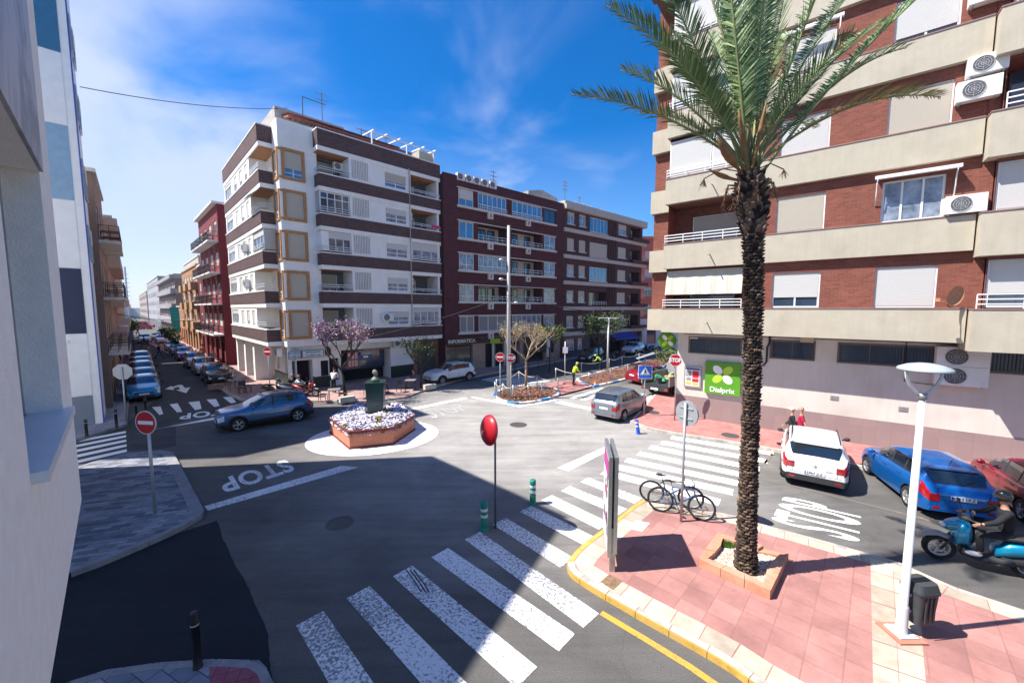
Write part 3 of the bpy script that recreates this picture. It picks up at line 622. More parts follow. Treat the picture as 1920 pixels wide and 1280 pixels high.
for i,zz in enumerate(zt):
    f1=[.72,1,1,.92,1][i]; f2=[1,0,1,.88,1][i]
    shw(uW1[0],uW1[1],zz+.05,zz+1.57,V1-.12,f1,sm=[SHW,SHC,SHW,SHW,SHW][i])
    if i==1: 
        shw(uW2[0],uW2[1],zz+.05,zz+1.61,V1-.12,0,n=3,gl=GLC)
        mb=MB(TR); mb.box(uW2[0]-.25,uW2[1]+.3,V1+.3,V1+.42,zz+1.66,zz+1.78); mb.box(uW2[0]-.2,uW2[1]+.3,V1+.0,V1+.3,zz+1.72,zz+1.75); 
        for uu in (uW2[0]-.18,uW2[1]+.2): mb.tube([(uu,V1+.4,zz+1.65),(uu,V1+.25,zz+1.45),(uu,V1+.22,zz+1.1),(uu,V1+.03,zz+.75)],.022,6)
        mb.build('rolled_awning',WHT,D)
    else: shw(uW2[0],uW2[1],zz+.05,zz+1.61,V1-.12,f2,sm=[SHW,SHW,SHC,SHW,SHW][i])
    if i==3:
        mb=MB(TR); mb.box(uW1[0]-.2,uW1[1]+.2,V1+.3,V1+.42,zz+1.62,zz+1.74); mb.tube([(uW1[1]+.1,V1+.4,zz+1.6),(uW1[1]+.1,V1+.2,zz+1.1),(uW1[1]+.1,V1+.03,zz+.8)],.022,6); mb.build('rolled_awning',WHT,D)
    # trims beside windows
    # left loggia
    if i in (0,1):
        win(D,TR,uLo[0]+.9,uLo[1]-.5,zz+.1,zz+1.5,V1-1.28,.7 if i else .2,WHT,2,GL,SHC)
        railing(D,TR,[(u_l+.02,-.3),(u_l+.02,VB-.06),(uLo[1],VB-.06)],zz+.04,.42,WHT,3,.9)
    if i==0:
        mb=MB(TR); n=26
        for k in range(n):
            a=uLo[0]+(uLo[1]-uLo[0])*k/n; b=uLo[0]+(uLo[1]-uLo[0])*(k+1)/n; va=V1+.05+.03*math.sin(k*1.3)+.14;vb=V1+.05+.03*math.sin((k+1)*1.3)+.14
            mb.quad((a,V1-.1,zz+1.95),(b,V1-.1,zz+1.95),(b,vb,zz+.72),(a,va,zz+.72))
        mb.build('awning_curtain',mat('cream_canvas',(.50,.47,.40),.9,.06,3),D)
    if i in (2,3,4):
        shw(uLo[0],uLo[0]+(uLo[1]-uLo[0])*.55,zz+.1,zz+1.85,V1-.02,[0,0,1,.75,.9][i]); shw(uLo[0]+(uLo[1]-uLo[0])*.56,uLo[1],zz+.1,zz+1.85,V1-.02,[0,0,1,.4,.6][i])
        railing(D,TR,[(u_l+.02,-.3),(u_l+.02,VB-.06),(uLo[1],VB-.06)],zz+.04,.42,WHT,3,.9)
    # right balcony
    z1=(zt[i+1]-1.22-.37) if i<4 else zz+1.9
    if i==2: railing(D,TR,[(uRW[0],VB+.3),(uRW[0]+3,VB+.3)],zz,.55,WHT,3,.9); win(D,TR,uRW[0]+.3,uRW[0]+2.2,zz+.1,z1,V1-.9,0,DKF,2,GL)
    else: shw(uRW[0]+.03,uRW[0]+2.37,zz+.05,z1,V1+.12,[.72,1,1,.7,1][i],fm=WHT)
    if i==0: railing(D,TR,[(uR+.1,VB+.3),(uR+3.2,VB+.3)],zz,.5,WHT,3,.9)
uq=dx(1770,395,V1+.2)
o=ac(D,TR,uq,V1+.05,zt[1]+.08,.98,.62)
u3=dx(1790,200,V1+.2); ac(D,TR,u3,V1+.05,zt[2]+.62,1.02,.66); ac(D,TR,u3+.2,V1+.05,zt[2]+1.42,.92,.6); ac(D,TR,u3+.1,V1+.05,zt[3]+.5,.9,.9)
# satellite dish
p=dv(1790,555,V1+.35); 
mb=MB(TR); import itertools
n=22;V=[]
for j in range(5):
    r=.36*j/4
    for k in range(n):
        a=2*math.pi*k/n; x=r*math.cos(a)*.62; z=r*math.sin(a)*1.; V.append((p[0]+x+.15*z,V1+.42+ (r*r)*.7 - x*.7,p[1]+z))
mb.add(V,[(j*n+k,j*n+(k+1)%n,(j+1)*n+(k+1)%n,(j+1)*n+k) for j in range(4) for k in range(n)],smooth=True); 
mb.tube([(p[0]-.1,V1+.02,p[1]-.3),(p[0],V1+.3,p[1]-.2),(p[0],V1+.4,p[1])],.02,6); mb.tube([(p[0],V1+.45,p[1]-.36),(p[0]-.5,V1+1.0,p[1]-.15)],.015,6); mb.box(p[0]-.56,p[0]-.46,V1+.95,V1+1.07,p[1]-.2,p[1]-.08)
mb.build('satellite_dish',mat('terracotta_dish',(.50,.24,.12),.6,.15),D)
# double fan condenser on the ground floor wall, meters, plaques, drain spouts
q=dv(1757,650,.05); o=ac(D,TR,q[0]-.05,.02,3.05,1.35,.72,d=.42); ac(D,TR,q[0]-.05,.02,3.78,1.35,.72,d=.42)
q=dv(1500,640,.0); mb=MB(TR); mb.box(q[0],q[0]+.5,0.002,.14,4.42,4.66); mb.build('meter_box',mat('beige_box',(.5,.42,.3),.7),D)
for px in (1325,1325):
    pass
mb=MB(TR)
for zz in zt[:4]: 
    q=dx(1325,600,VB); mb.tube([(q,VB-.1,zz-.62),(q+.02,VB+.42,zz-.72)],.025,6)
mb.build('drain_spout',mat('spout',(.45,.36,.28),.7),D)
q=dv(1300,630,.02); mb=MB(TR); mb.box(q[0]-.22,q[0]+.22,.002,.02,q[1]-.14,q[1]+.14); mb.build('street_plaque',mat('plaque',(.55,.50,.42),.5,.2,20),D)
# shop sign on the wall
a=dv(1324,680,.06);b=dv(1388,742,.06); GRN=mat('sign_green',(.09,.30,.015),.45,.04,2); SW=mat('sign_white',(.85,.85,.85),.5,0); SLG=mat('sign_lime',(.42,.66,.05),.5,0)
def dial(par,T,u0,u1,z0,z1,v,txt=True,MRf=MR,round_=False):
    mb=MB(T); 
    if round_:
        n=28; c=((u0+u1)/2,(z0+z1)/2); V=[];F=[]
        for vv in (v,v+.15): V+=[(c[0]+(u1-u0)/2*math.cos(2*math.pi*k/n),vv,c[1]+(z1-z0)/2*math.sin(2*math.pi*k/n)) for k in range(n)]
        mb.add(V,[(k,(k+1)%n,n+(k+1)%n,n+k) for k in range(n)]+[tuple(range(n)),tuple(range(n,2*n))])
    else: mb.box(u0,u1,v,v+.15,z0,z1)
    s=mb.build('shop_sign',GRN,par); W=u1-u0; cu=(u0+u1)/2; cz=z0+(z1-z0)*(.62 if txt else .5); 
    for (ang,m) in ((135,SW),(45,SLG),(225,SLG),(315,SW)):
        mb=MB(T); n=16; a=R(ang); L_=W*(.36 if not round_ else .42); w2=W*.115; V=[]
        for k in range(n):
            t=2*math.pi*k/n; x=L_*.56+L_*.44*math.cos(t); y=w2*math.sin(t); V.append((cu+x*math.cos(a)-y*math.sin(a),v+.158,cz+x*math.sin(a)+y*math.cos(a)))
        mb.add(V,[tuple(range(n))]); mb.build('petal',m,s)
    if txt: text('lettering','Dialprix',W*.215,SW,MRf(cu,v+.158,z0+(z1-z0)*.13),s,.004,.006,sx=1.02)
    return s
zc=(a[1]+b[1])/2; dial(D,TR,a[0],a[0]+1.62,b[1]-.02,b[1]+1.62,.03)
# poster case
a=dv(1285,695,.05); 
mb=MB(TR); mb.box(a[0]-.05,a[0]+.8,.003,.09,1.75,2.85); s=mb.build('poster_case',ALU,D)
mb=MB(TR); u=a[0]+.03; mb.quad((u,.094,1.82),(u+.69,.094,1.82),(u+.69,.094,2.77),(u,.094,2.77),0)
for (x0,x1,y0,y1,m) in [(0,.69,.86,.95,1),(.02,.3,.5,.82,3),(.34,.66,.44,.82,2),(.34,.66,.22,.41,2),(.02,.3,.05,.22,4),(.36,.64,.03,.2,4),(.04,.28,.27,.46,3)]: mb.quad((u+x0,.097,1.82+y0),(u+x1,.097,1.82+y0),(u+x1,.097,1.82+y1),(u+x0,.097,1.82+y1),m)
mb.build('poster',[SW,mat('p_blue',(.05,.08,.2),.6,0),mat('p_red',(.6,.02,.04),.6,.2,20),mat('p_grey',(.3,.3,.3),.6,.7,20),mat('p_yellow',(.7,.5,.1),.6,.4,20)],s)
for px_,z_ in ((1410,3.9),(1560,1.9),(1690,1.75)):
    q=dv(px_,700,.0)[0]; mb=MB(TR); mb.box(q,q+.28,.002,.02,z_,z_+.2); 
    for k_ in range(4): mb.box(q+.02,q+.26,.021,.03,z_+.03+k_*.042,z_+.045+k_*.042)
    mb.build('vent_grille',mat('vent_grey',(.30,.29,.28),.6,.15),D)
mb=MB(TR); mb.tube([(.3,.03,4.6),(dv(1500,640,0)[0],.03,4.58),(dv(1750,640,0)[0],.03,4.6),(14,.03,4.55)],.014,5); mb.tube([(dv(1700,640,0)[0],.03,4.58),(dv(1700,640,0)[0]+.03,.03,3.0),(dv(1757,650,0)[0],.03,2.95)],.014,5); mb.build('wall_cable',BLK,D)
# drain pipe and cables
mb=MB(TR); q=dv(1443,640,.08)[0]; mb.tube([(q,.08,4.7),(q,.08,4.3),(q-.08,.1,4.1),(q-.08,.1,3.4),(q-.2,.1,3.2)],.045,8); mb.build('drain_pipe',BLK,D)
mb=MB(TR); mb.box(u_l-.9,UE,-11.2,.9,21.5,21.75); mb.box(u_l-1.0,UE,.9,1.6,21.45,21.7); mb.build('roof',mat('roof_tiles',(.16,.10,.08),.9,.3,6),D)

# ---------- W: white corner building ----------
W_WH=mat('white_render',(.83,.81,.77),.9,.05,1.2,.25,bscale=30,dirt=((.62,.57,.5),.35,.5),streak=.08); W_BR=brickmat('dark_brown_brick',(.135,.082,.080),(.085,.050,.052),(.07,.05,.05),.24,.06,.008,var=.18,bump=.5)
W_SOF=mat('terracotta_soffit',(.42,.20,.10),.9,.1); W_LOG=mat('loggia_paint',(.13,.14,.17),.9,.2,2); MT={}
K=g(543,738); W,wv=frame(K,(.71,.704),'white_apartment_building','white six storey corner building with brown brick bands and orange window frames')
zk=[3.30+2.71*k for k in range(6)]
BV=.9; uB0=wv(594,245,BV)[0]; uB1=wv(825,320,BV)[0]; uP1=wv(597,400,0)[0]
yB1=1.25; yEnd=wv(417,330,BV,True)[0]; yEnd=max(14,min(yEnd,20)); 
TOP=zk[5]+1.42
hor=[]   # orange windows
mb=MB(TR)
for k in range(5):
    z0,z1=zk[k]+.66,zk[k]+2.36; hor.append((1.0 if 0 else wv(531,450,0)[0],wv(572,450,0)[0],z0,z1,.1))
uo0=max(.35,hor[0][0]); uo1=hor[0][1]; hor=[(uo0,uo1,h[2],h[3],.1) for h in hor]
wall(mb,0,uP1+.02,zk[0]-.02,TOP+.25,hor,0,0,0)
mb.T=TL
wall(mb,0,yB1,zk[0]-.02,TOP+.25,[(.25,yB1-.12,h[2],h[3],.1) for h in hor],0,0,0)
mb.T=None
# body behind the recesses
mb.box(1.8,uB1-.1,2.2,yEnd-.1,3.0,TOP-.4); mb.box(.3,1.8,2.2,yEnd-.1,3.0,TOP-.4)
mb.box(.12,uP1,.15,2.2,zk[5],TOP+.1)
# band-plane wall between bands (windows, breeze blocks)
uA=wv(657,400,.82)[0]; uC=wv(771,400,.82)[0]
mb.T=TR; WH=[]
for k in range(5):
    z0=zk[k]+1.3; z1=zk[k+1]; wu=(wv(724,450,.8)[0],wv(764,450,.8)[0])
    WH.append((wu[0],wu[1],z0+.02,z0+1.12,.12))
    wall(mb,uA,uC,z0-.1,z1+.1,[WH[-1]],.82,0,0)
    mb.quad((uA,.82,z0-.1),(uA,-2.2,z0-.1),(uA,-2.2,z1+.1),(uA,.82,z1+.1),0); mb.quad((uC,.82,z0-.1),(uC,-2.2,z0-.1),(uC,-2.2,z1+.1),(uC,.82,z1+.1),0)
    mb.box(uB1-.32,uB1-.12,-2.2,.8,z0-.1,z1+.1)
# left face wall between bands
mb.T=TL; yL=[wv(px,500,.82,True)[0] for px in (482,452)]; 
LW=[]; yl0=yB1+3.0
for k in range(5):
    z0=zk[k]+1.3; z1=zk[k+1]; hh=[]
    for (a,b) in ((.6,1.5),(2.3,3.4),(4.3,5.5)): hh.append((yl0+a,yl0+b,z0+.02,z0+1.2,.12))
    hh.append((yl0+6.6,yEnd-.3,z0+.02,z0+1.25,.12)); LW.append(hh)
    wall(mb,yl0,yEnd,z0-.1,z1+.1,hh,.82,0,0)
    mb.quad((yl0,.82,z0-.1),(yl0,-2.2,z0-.1),(yl0,-2.2,z1+.1),(yl0,.82,z1+.1),0)
mb.build('wall',W_WH,W)
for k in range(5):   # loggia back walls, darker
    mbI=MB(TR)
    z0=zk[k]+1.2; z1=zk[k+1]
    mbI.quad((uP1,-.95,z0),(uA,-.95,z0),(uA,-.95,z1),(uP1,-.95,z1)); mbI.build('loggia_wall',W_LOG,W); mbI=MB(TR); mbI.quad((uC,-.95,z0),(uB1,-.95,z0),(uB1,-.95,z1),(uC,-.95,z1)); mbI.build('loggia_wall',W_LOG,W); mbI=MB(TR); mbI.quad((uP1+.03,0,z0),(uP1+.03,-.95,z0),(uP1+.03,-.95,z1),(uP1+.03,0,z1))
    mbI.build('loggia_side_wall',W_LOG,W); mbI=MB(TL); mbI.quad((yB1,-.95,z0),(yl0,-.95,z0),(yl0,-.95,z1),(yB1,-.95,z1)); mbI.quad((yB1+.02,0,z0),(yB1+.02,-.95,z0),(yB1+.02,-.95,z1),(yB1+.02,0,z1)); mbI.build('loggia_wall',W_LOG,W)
mb=MB(TR); ms=MB(TR); mc=MB(TR)
for k in range(6):
    zb=zk[k]+.30; zt_=zk[k]+1.13+(.26 if k==5 else 0)
    mb.box(uB0,uB1,.78 if k<5 else .5,BV,zb,zt_); mb.box(uB0,uB0+.12,-.0,.78,zb,zt_); mb.box(uB1-.12,uB1,-2,.78,zb,zt_)
    ms.box(uB0-.02,uB1,-.9,BV-.03,zk[k],zb-.003); mc.box(uB0-.03,uB1+.02,.74,BV+.03,zt_+.002,zt_+.07); mc.box(uB0-.03,uB0+.15,0,.74,zt_+.002,zt_+.07)
    for X_ in (mb,ms,mc): X_.T=TL
    mb.box(yB1,yEnd,.78,BV,zb,zt_); mb.box(yB1,yB1+.12,0,.78,zb,zt_); mb.box(yEnd-.12,yEnd,-2,.78,zb,zt_)
    ms.box(yB1-.02,yEnd,-.9,BV-.03,zk[k],zb-.003); mc.box(yB1-.03,yEnd+.02,.74,BV+.03,zt_+.002,zt_+.07); mc.box(yB1-.03,yB1+.15,0,.74,zt_+.002,zt_+.07)
    for X_ in (mb,ms,mc): X_.T=TR
mb.build('brick_band',W_BR,W); ms.build('floor_slab',W_WH,W); mc.build('band_coping',W_WH,W)
for k in range(1,6):
    for (T,a,b) in ((TR,uB0,uA),(TR,uC,uB1),(TL,yB1,yl0)): mb=MB(T); mb.quad((a,.80,zk[k]-.004),(b,.80,zk[k]-.004),(b,-.9,zk[k]-.004),(a,-.9,zk[k]-.004)); mb.build('soffit',W_SOF,W)
for k in range(5):
    h=hor[k]; z0,z1=h[2],h[3]
    for (T,a,b) in ((TR,uo0,uo1),(TL,.25,yB1-.12)):
        mb=MB(T); e=.18; 
        mb.box(a-e,a,-.02,.07,z0-e,z1+e); mb.box(b,b+e,-.02,.07,z0-e,z1+e); mb.box(a,b,-.02,.069,z0-e,z0); mb.box(a,b,-.02,.069,z1,z1+e)
        f=mb.build('orange_window_frame',ORF,W)
        sh=.66 if (k==4 and T is TR) else (1 if T is TR else .8)
        zs=z1-(z1-z0)*sh
        if sh<1: 
            m2=MB(T); m2.quad((a,-.07,z0),(b,-.07,z0),(b,-.07,zs),(a,-.07,zs)); m2.build('pane',GLB,f)
            m2=MB(T); m2.box(a,b,-.06,-.03,z0,z0+.05); m2.box(a,b,-.06,-.03,(z0+zs)/2-.02,(z0+zs)/2+.02); m2.box((a+b)/2-.03,(a+b)/2+.03,-.061,-.029,z0,zs); m2.build('glazing_bar',WHT,f)
        m2=MB(T); m2.box(a,b,-.06,-.02,zs,z1); m2.build('shutter',SHC,f)
    mb=MB(TR); mb.box(-.04,uo0-.11,-.0,.075,z0-.12,z0); mb.box(-.04,uo0-.11,0,.075,z1,z1+.12); mb.build('orange_band',ORF,W)
    z0=zk[k]+1.34; z1=zk[k+1]
    h=WH[k]; win(W,TR,h[0],h[1],h[2],h[3]+.0,.72,[.45,.45,.42,.4,.62][k],WHT,2,[GLC,GLC,GLC,GLC,GLB][k],SHC if k==4 else SHW,tr=.3)
    # left loggia (front face)
    u0=uP1+.1
    if k==3 : # glazed bay
        win(W,TR,uB0+.05,uA-.03,z0-.02,z1-.02,.72,0,WHT,4,GL,tr=.68); win(W,TL,-.72,.0,z0-.02,z1-.02,-uB0-.05-.03,0,WHT,1,GLC) if 0 else None
        mb=MB(TR); mb.box(uB0+.02,uB0+.08,.05,.7,z0-.02,z1-.02); mb.build('bay_side',ALU,W)
    elif k==2: win(W,TR,uB0+.5,uA-.03,z0-.02,z1-.02,.72,.35,WHT,3,GL,SHW); mb=MB(TR); mb.box(uB0+.05,uB0+.5,.0,.76,z0-.02,z1-.02); mb.build('bay_side',WHT,W)
    else: win(W,TR,uP1+.3,uA-.5,zk[k]+.4,z1-.25,-.93,.5,WHT,2,GL,SHC)
    if k==4: ac(W,TR,uA-.75,-.3,z1-.75,.7,.5)
    railing(W,TR,[(uB0+.04,.1),(uB0+.04,BV-.05),(uA,BV-.05)],z0-.0,.30,RAIL,2,1.)
    # right loggia
    if k in (0,2): win(W,TR,uC+.05,uB1-.05,z0-.02,z1-.02,.72,.45 if k else .25,WHT,4 if k==0 else 3,GLC)
    else: win(W,TR,uC+.2,uC+1.3,zk[k]+.5,z1-.35,-.93,.55,WHT,2,GL,SHC)
    if k in(3,1): ac(W,TR,uC+.12,-.1,z1-.75,.35,.55)
    railing(W,TR,[(uC,BV-.05),(uB1-.05,BV-.05)],z0-.0,.26,RAIL,2,1.)
    # breeze block screen
    b0,b1=wv(661,400,.82)[0],wv(692,400,.82)[0]; nb=5; nz_=8
    mb=MB(TR); me_=MB(TR); me_.quad((b0,.824,z0),(b1,.824,z0),(b1,.824,z1-.08),(b0,.824,z1-.08))
    cw=(b1-b0)/nb; chh=(z1-.08-z0)/nz_
    for i in range(nb):
        for j in range(nz_):
            x=b0+i*cw; z=z0+j*chh; t=.036
            mb.box(x,x+cw,.826,.87,z,z+t); mb.box(x,x+t,.826,.871,z+t,z+chh); xc=x+(cw+t)/2; zc_=z+(chh+t)/2; mb.box(xc-.011,xc+.011,.83,.862,z+t,z+chh); mb.box(x+t,x+cw,.83,.861,zc_-.011,zc_+.011); mb.box(xc-.035,xc+.035,.83,.866,zc_-.035,zc_+.035)
    s=me_.build('screen_back',DARK,W); mb.build('breeze_block_screen',W_WH,s)
    # left face
    for hi,h in enumerate(LW[k]):
        win(W,TL,h[0],h[1],h[2],h[3],.72,[.9,.75,.95,.3][hi] if k!=4 else [.6,.7,.5,.2][hi],WHT,2 if h[1]-h[0]<2 else 4,GLC)
    if k==2: win(W,TL,yB1+.03,yl0-.03,z0-.02,z1-.02,.72,.3,WHT,3,GL); mb=MB(TR); mb.box(-.75,-.02,-yB1-.08,-yB1-.03,z0-.02,z1-.02); mb.build('bay_side',SHG,W)
    railing(W,TL,[(yB1+.06,.05),(yB1+.06,BV-.05),(yl0,BV-.05)],z0-.0,.32,RAIL,2,1.)
    if k in (1,2): ac(W,TL,yl0+1.6,.86,z0+.25,.7,.6,name='air_conditioner')
    win(W,TL,yB1+.6,yB1+1.8,zk[k]+.5,z1-.4,-.93,.0,WHT,2,GL) if k in(0,4) else None
# retractable awning on the left face, laundry
mb=MB(TL); z=zk[4]-.05; mb.quad((yB1+.4,.86,z),(yl0-.1,.86,z),(yl0-.1,1.5,z-.55),(yB1+.4,1.5,z-.55)); mb.bar((yB1+.4,1.5,z-.56),(yl0-.1,1.5,z-.56),.05); mb.build('awning',mat('white_awning',(.7,.68,.62),.8,.1),W)
mb=MB(TR); mb.box(uC+1.9,uC+2.7,BV-.02,BV+.03,zk[3]+1.42,zk[3]+1.66); mb.build('laundry',mat('pink_cloth',(.62,.02,.14),.9,.1),W)
mb=MB(TR); uu=wv(769,450,.86)[0]; mb.tube([(uu,.88,zk[0]+1.3),(uu,.93,zk[0]+1.2),(uu,.93,zk[5]+.4)],.04,6); mb.build('drain_pipe',KM['stone'],W)
# ground floor
mb=MB(TR); z0=.12; zc=zk[0]+.0; us=lambda px: wv(px,700,-.15)[0]
hs=[(us(546)+.08,us(587),z0,2.25,.9),(us(602),us(617),.95,2.1,.15),(us(618),us(634)+.1,z0+.4,2.2,.3),(us(641),us(733),z0,2.75,1.4)]
wall(mb,-.0,us(776),z0,zc,hs,-.15,0,1)
mb.T=TL
wall(mb,-.15,5.6,z0,zc,[(1.6,2.7,1.0,2.5,.15),(4.3,5.0,1.2,2.3,.15)],-.5,0,1)
for yy in (6.9,10.2,13.5): mb.box(yy,yy+.55,-.9,.6,z0,zc)
wall(mb,5.6,yEnd,z0,zc,[(5.9,6.8,z0,2.8,.2),(7.8,9.6,z0,2.9,.2),(11,13,z0,2.9,.2),(14.2,15.5,z0,2.9,.2)],-2.3,0,1)
mb.build('ground_floor_wall',[W_WH,DARK],W)
mb=MB(TR); e=[us(546)+.08,us(587),us(641),us(776)]
mb.box(-.0,e[0],-.15,-.12,z0,1.05); mb.box(e[1],us(618),-.15,-.12,z0,.95); mb.box(us(733),e[3],-.15,-.12,z0,1.1); mb.T=TL; mb.box(-.15,5.6,-.5,-.47,z0,1.05); mb.build('black_dado',mat('black_dado',(.02,.028,.026),.5,.15,3),W)
mb=MB(TR); mb.box(us(776),us(822),-.25,-.1,z0,zc); f=mb.build('brick_surround',mat('salmon_brick',(.34,.14,.09),.9,.15,6),W)
mb=MB(TR); mb.box(us(782),us(815),-.1,-.06,z0,2.55); mb.build('garage_door',stripemat('garage_door',(.085,.09,.085),.12),W)
mb=MB(TR); uu=us(690); mb.box(us(641)+.1,us(733)-.1,-1.2,-1.15,z0+.9,2.6); mb.box(us(668),us(733),-.14,-.1,2.62,2.75); mb.build('bar_window',GL,W)
mb=MB(TR); mb.box(us(672),us(698),-.1,-.04,2.02,2.25,0); mb.box(us(681),us(690),-.035,-.03,2.05,2.2,1); mb.build('bar_banner',[mat('banner_blue',(.03,.09,.35),.6,.1),SW],W)
# restaurant sign boards
ub=(us(540)-.0,us(566),us(607)); 
s=None
MSG=mat('sign_teal_white',(.55,.66,.68),.5,.1,3); DB=mat('sign_dark_blue',(.03,.07,.14),.5,0)
for j,(a,b) in enumerate(((ub[0]+.0,ub[1]-.04),(ub[1],ub[2]))):
    mb=MB(TR); mb.box(a,b,-.1,.06,2.42,2.98,0); mb.box(a+.06,b-.06,.06,.068,2.48,2.92,1); s=mb.build('restaurant_sign',[mat('sign_frame_grey',(.2,.22,.25),.5,0),MSG],W)
    text('lettering','RESTAURANTE',.16 if j else .12,DB,MR((a+b)/2,.072,2.81),s,.003,.003,sx=.95); text('lettering','La Bella Lula',.20 if j else .15,mat('sign_blue_script',(.03,.25,.33),.5,0),MR((a+b)/2,.072,2.60),s,.003,.003,shear=.25,sx=1.0)
mb=MB(TR); c=(us(616),2.75); n=16; mb.add([(c[0]+.2*math.cos(2*math.pi*k/n),-.02,c[1]+.36*math.sin(2*math.pi*k/n)) for k in range(n)]+[(c[0]+.2*math.cos(2*math.pi*k/n),-.12,c[1]+.36*math.sin(2*math.pi*k/n)) for k in range(n)],[tuple(range(n))]+[(k,(k+1)%n,n+(k+1)%n,n+k) for k in range(n)]); mb.build('oval_sign',mat('black_sign',(.02,.02,.02),.5,.2,10),W)
# menu board
mb=MB(TR); a,b=us(651),us(672); mb.box(a,b,-.1,-.04,1.3,2.6,0)
for i in range(3):
    for j in range(2):
        mb.box(a+.08+i*(b-a-.1)/3,a+.02+(i+1)*(b-a-.1)/3,-.04,-.035,1.45+j*.58,1.93+j*.58,1)
o=mb.build('menu_board',[mat('menu_red',(.28,.06,.05),.6,.3,8),mat('menu_cream',(.62,.42,.35),.6,.5,12)],W)
ac(W,TR,us(735),.0,2.75,.8,.55); ac(W,TL,1.2,.05,3.0-.45,.9,.55)
ac(W,TR,wv(714,600,.86)[0],.86,zk[0]+1.65,.95,.6)
# roof terrace: pergola (red), white frame, tank room
mb=MB(TR); zR=TOP; a=wv(548,240,-1.5)[0]; b=wv(820,290,-1.5)[0]
mb.box(.6,5.5,-7.5,-2.6,zR-.4,zR+2.1); mb.box(5.5,uB1-1.,-7.5,-3.4,zR-.4,zR+1.4); mb.build('stair_tower',mat('grey_concrete',(.40,.37,.34),.9,.15,2,dirt=((.25,.22,.2),.5,1.5)),W)
mb=MB(TR); RW=mat('red_timber',(.26,.09,.075),.8,.2,4)
for uu in [1.4,3.6,5.8,8.0]: mb.bar((uu,-1.1,zR-.2),(uu,-1.1,zR+1.0),.09); mb.bar((uu,-3.2,zR-.2),(uu,-3.2,zR+1.5),.09)
mb.bar((1.1,-1.1,zR+1.05),(uB1-.8,-1.1,zR+1.05),.1,.16); mb.bar((1.1,-1.1,zR+1.05),(1.1,-3.3,zR+1.6),.08,.12)
for k in range(24): uu=1.2+k*.36; mb.bar((uu,-1.0,zR+1.13),(uu,-3.3,zR+1.65),.05,.08)
mb.box(1.1,9.3,-3.4,-1.0,zR+1.18,zR+1.2) if 0 else None
mb.quad((1.0,-.9,zR+1.22),(9.6,-.9,zR+1.22),(9.6,-3.4,zR+1.75),(1.0,-3.4,zR+1.75)); mb.build('pergola_roof',RW,W)
mb=MB(TR)
ux=[wv(px,270,.3)[0] for px in (697,762,812)]
for uu in ux: mb.bar((uu,.35,zR-.1),(uu,.35,zR+1.15),.09)
mb.bar((ux[0],.35,zR+1.15),(ux[2]+.1,.35,zR+1.15),.08)
for k in range(6): uu=ux[0]+(ux[2]-ux[0])*k/5; mb.bar((uu,.7,zR+1.2),(uu,-1.3,zR+1.35),.09)
mb.build('terrace_frame',WHT,W)
mb=MB(TR); mb.box(uB1-1.6,uB1-.2,-3.,.2,zR-.4,zR+1.0); mb.build('roof_shed',D_CR,W)
antenna(W,4.3,3.8,zR+1.4,3.4,arms=2); 
mb=MB(TR); mb.bar((2.6,-3.,zR+2.1),(2.6,-3,zR+3.6),.06); mb.bar((2.6,-3,zR+3.55),(4.3,-3,zR+3.55),.05); mb.build('aerial_frame',mat('antenna_metal',(.16,.16,.18)),W)
for uu in (7.2,7.8,9.4): antenna(W,uu,3.2,zR+1.2,1.6,arms=1)
mb=MB(TL); mb.bar((yB1+3,.3,TOP-.1),(yEnd-2,.3,TOP-.1),.06); mb.quad((yB1+2,.75,TOP+.0),(yB1+7,.75,TOP),(yB1+7,-1.5,TOP+.6),(yB1+2,-1.5,TOP+.6)); mb.build('roof_awning',RW,W)

# ---------- P and Q: dark brick blocks along the right street ----------
P_BR=brickmat('purple_brick',(.115,.032,.040),(.070,.020,.028),(.06,.025,.03),.25,.065,.008,var=.22,bump=.5)
PO=g(836,702); Pb,pv=frame(PO,(.755,.656),'dark_brick_apartment_building','dark purple brick building with white sills, middle of the row behind the tall pole')
uE=pv(1056,450,0)[0]; zs=[3.75+2.86*k for k in range(5)]; PT=17.6
mb=MB(TR); u=lambda px:pv(px,500,0)[0]
wins=[]; seg=[(861,889),(896,953),(957,1017),(1020,1040)]
for z in zs:
    wins+= [(u(861),u(889),z,z+1.5,.18),(u(897),u(950),z,z+1.5,1.3),(u(960),u(1016),z,z+1.5,1.3),(u(1020),u(1041),z,z+1.5,.18)]
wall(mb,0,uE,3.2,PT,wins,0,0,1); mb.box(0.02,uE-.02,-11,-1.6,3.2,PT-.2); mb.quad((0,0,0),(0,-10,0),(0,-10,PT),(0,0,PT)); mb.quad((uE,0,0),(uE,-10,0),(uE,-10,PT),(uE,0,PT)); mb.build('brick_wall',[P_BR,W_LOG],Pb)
PCR=mat('cream_paint',(.60,.56,.50),.9,.08,1)
mb=MB(TR)
for z in zs:
    mb.box(u(858),u(1042),-.0,.16,z-.2,z-.005); mb.box(u(858),u(1042),-.02,.1,z+1.5,z+1.58)
    for px in (918.5,989): mb.box(u(px)-.3,u(px)+.3,.0,.2,z-.75,z-.2); 
mb.build('sill_band',PCR,Pb)
mb=MB(TR)
for z in zs:
    for px in (918.5,989): mb.box(u(px)-.06,u(px)+.06,.201,.22,z-.62,z-.3)
mb.build('sill_slot',P_BR,Pb)
sty=[['s','b','b','d'],['o','r','r','w'],['w','b','r','w'],['o','r','r','w'],['g','g','b','w']][::-1]
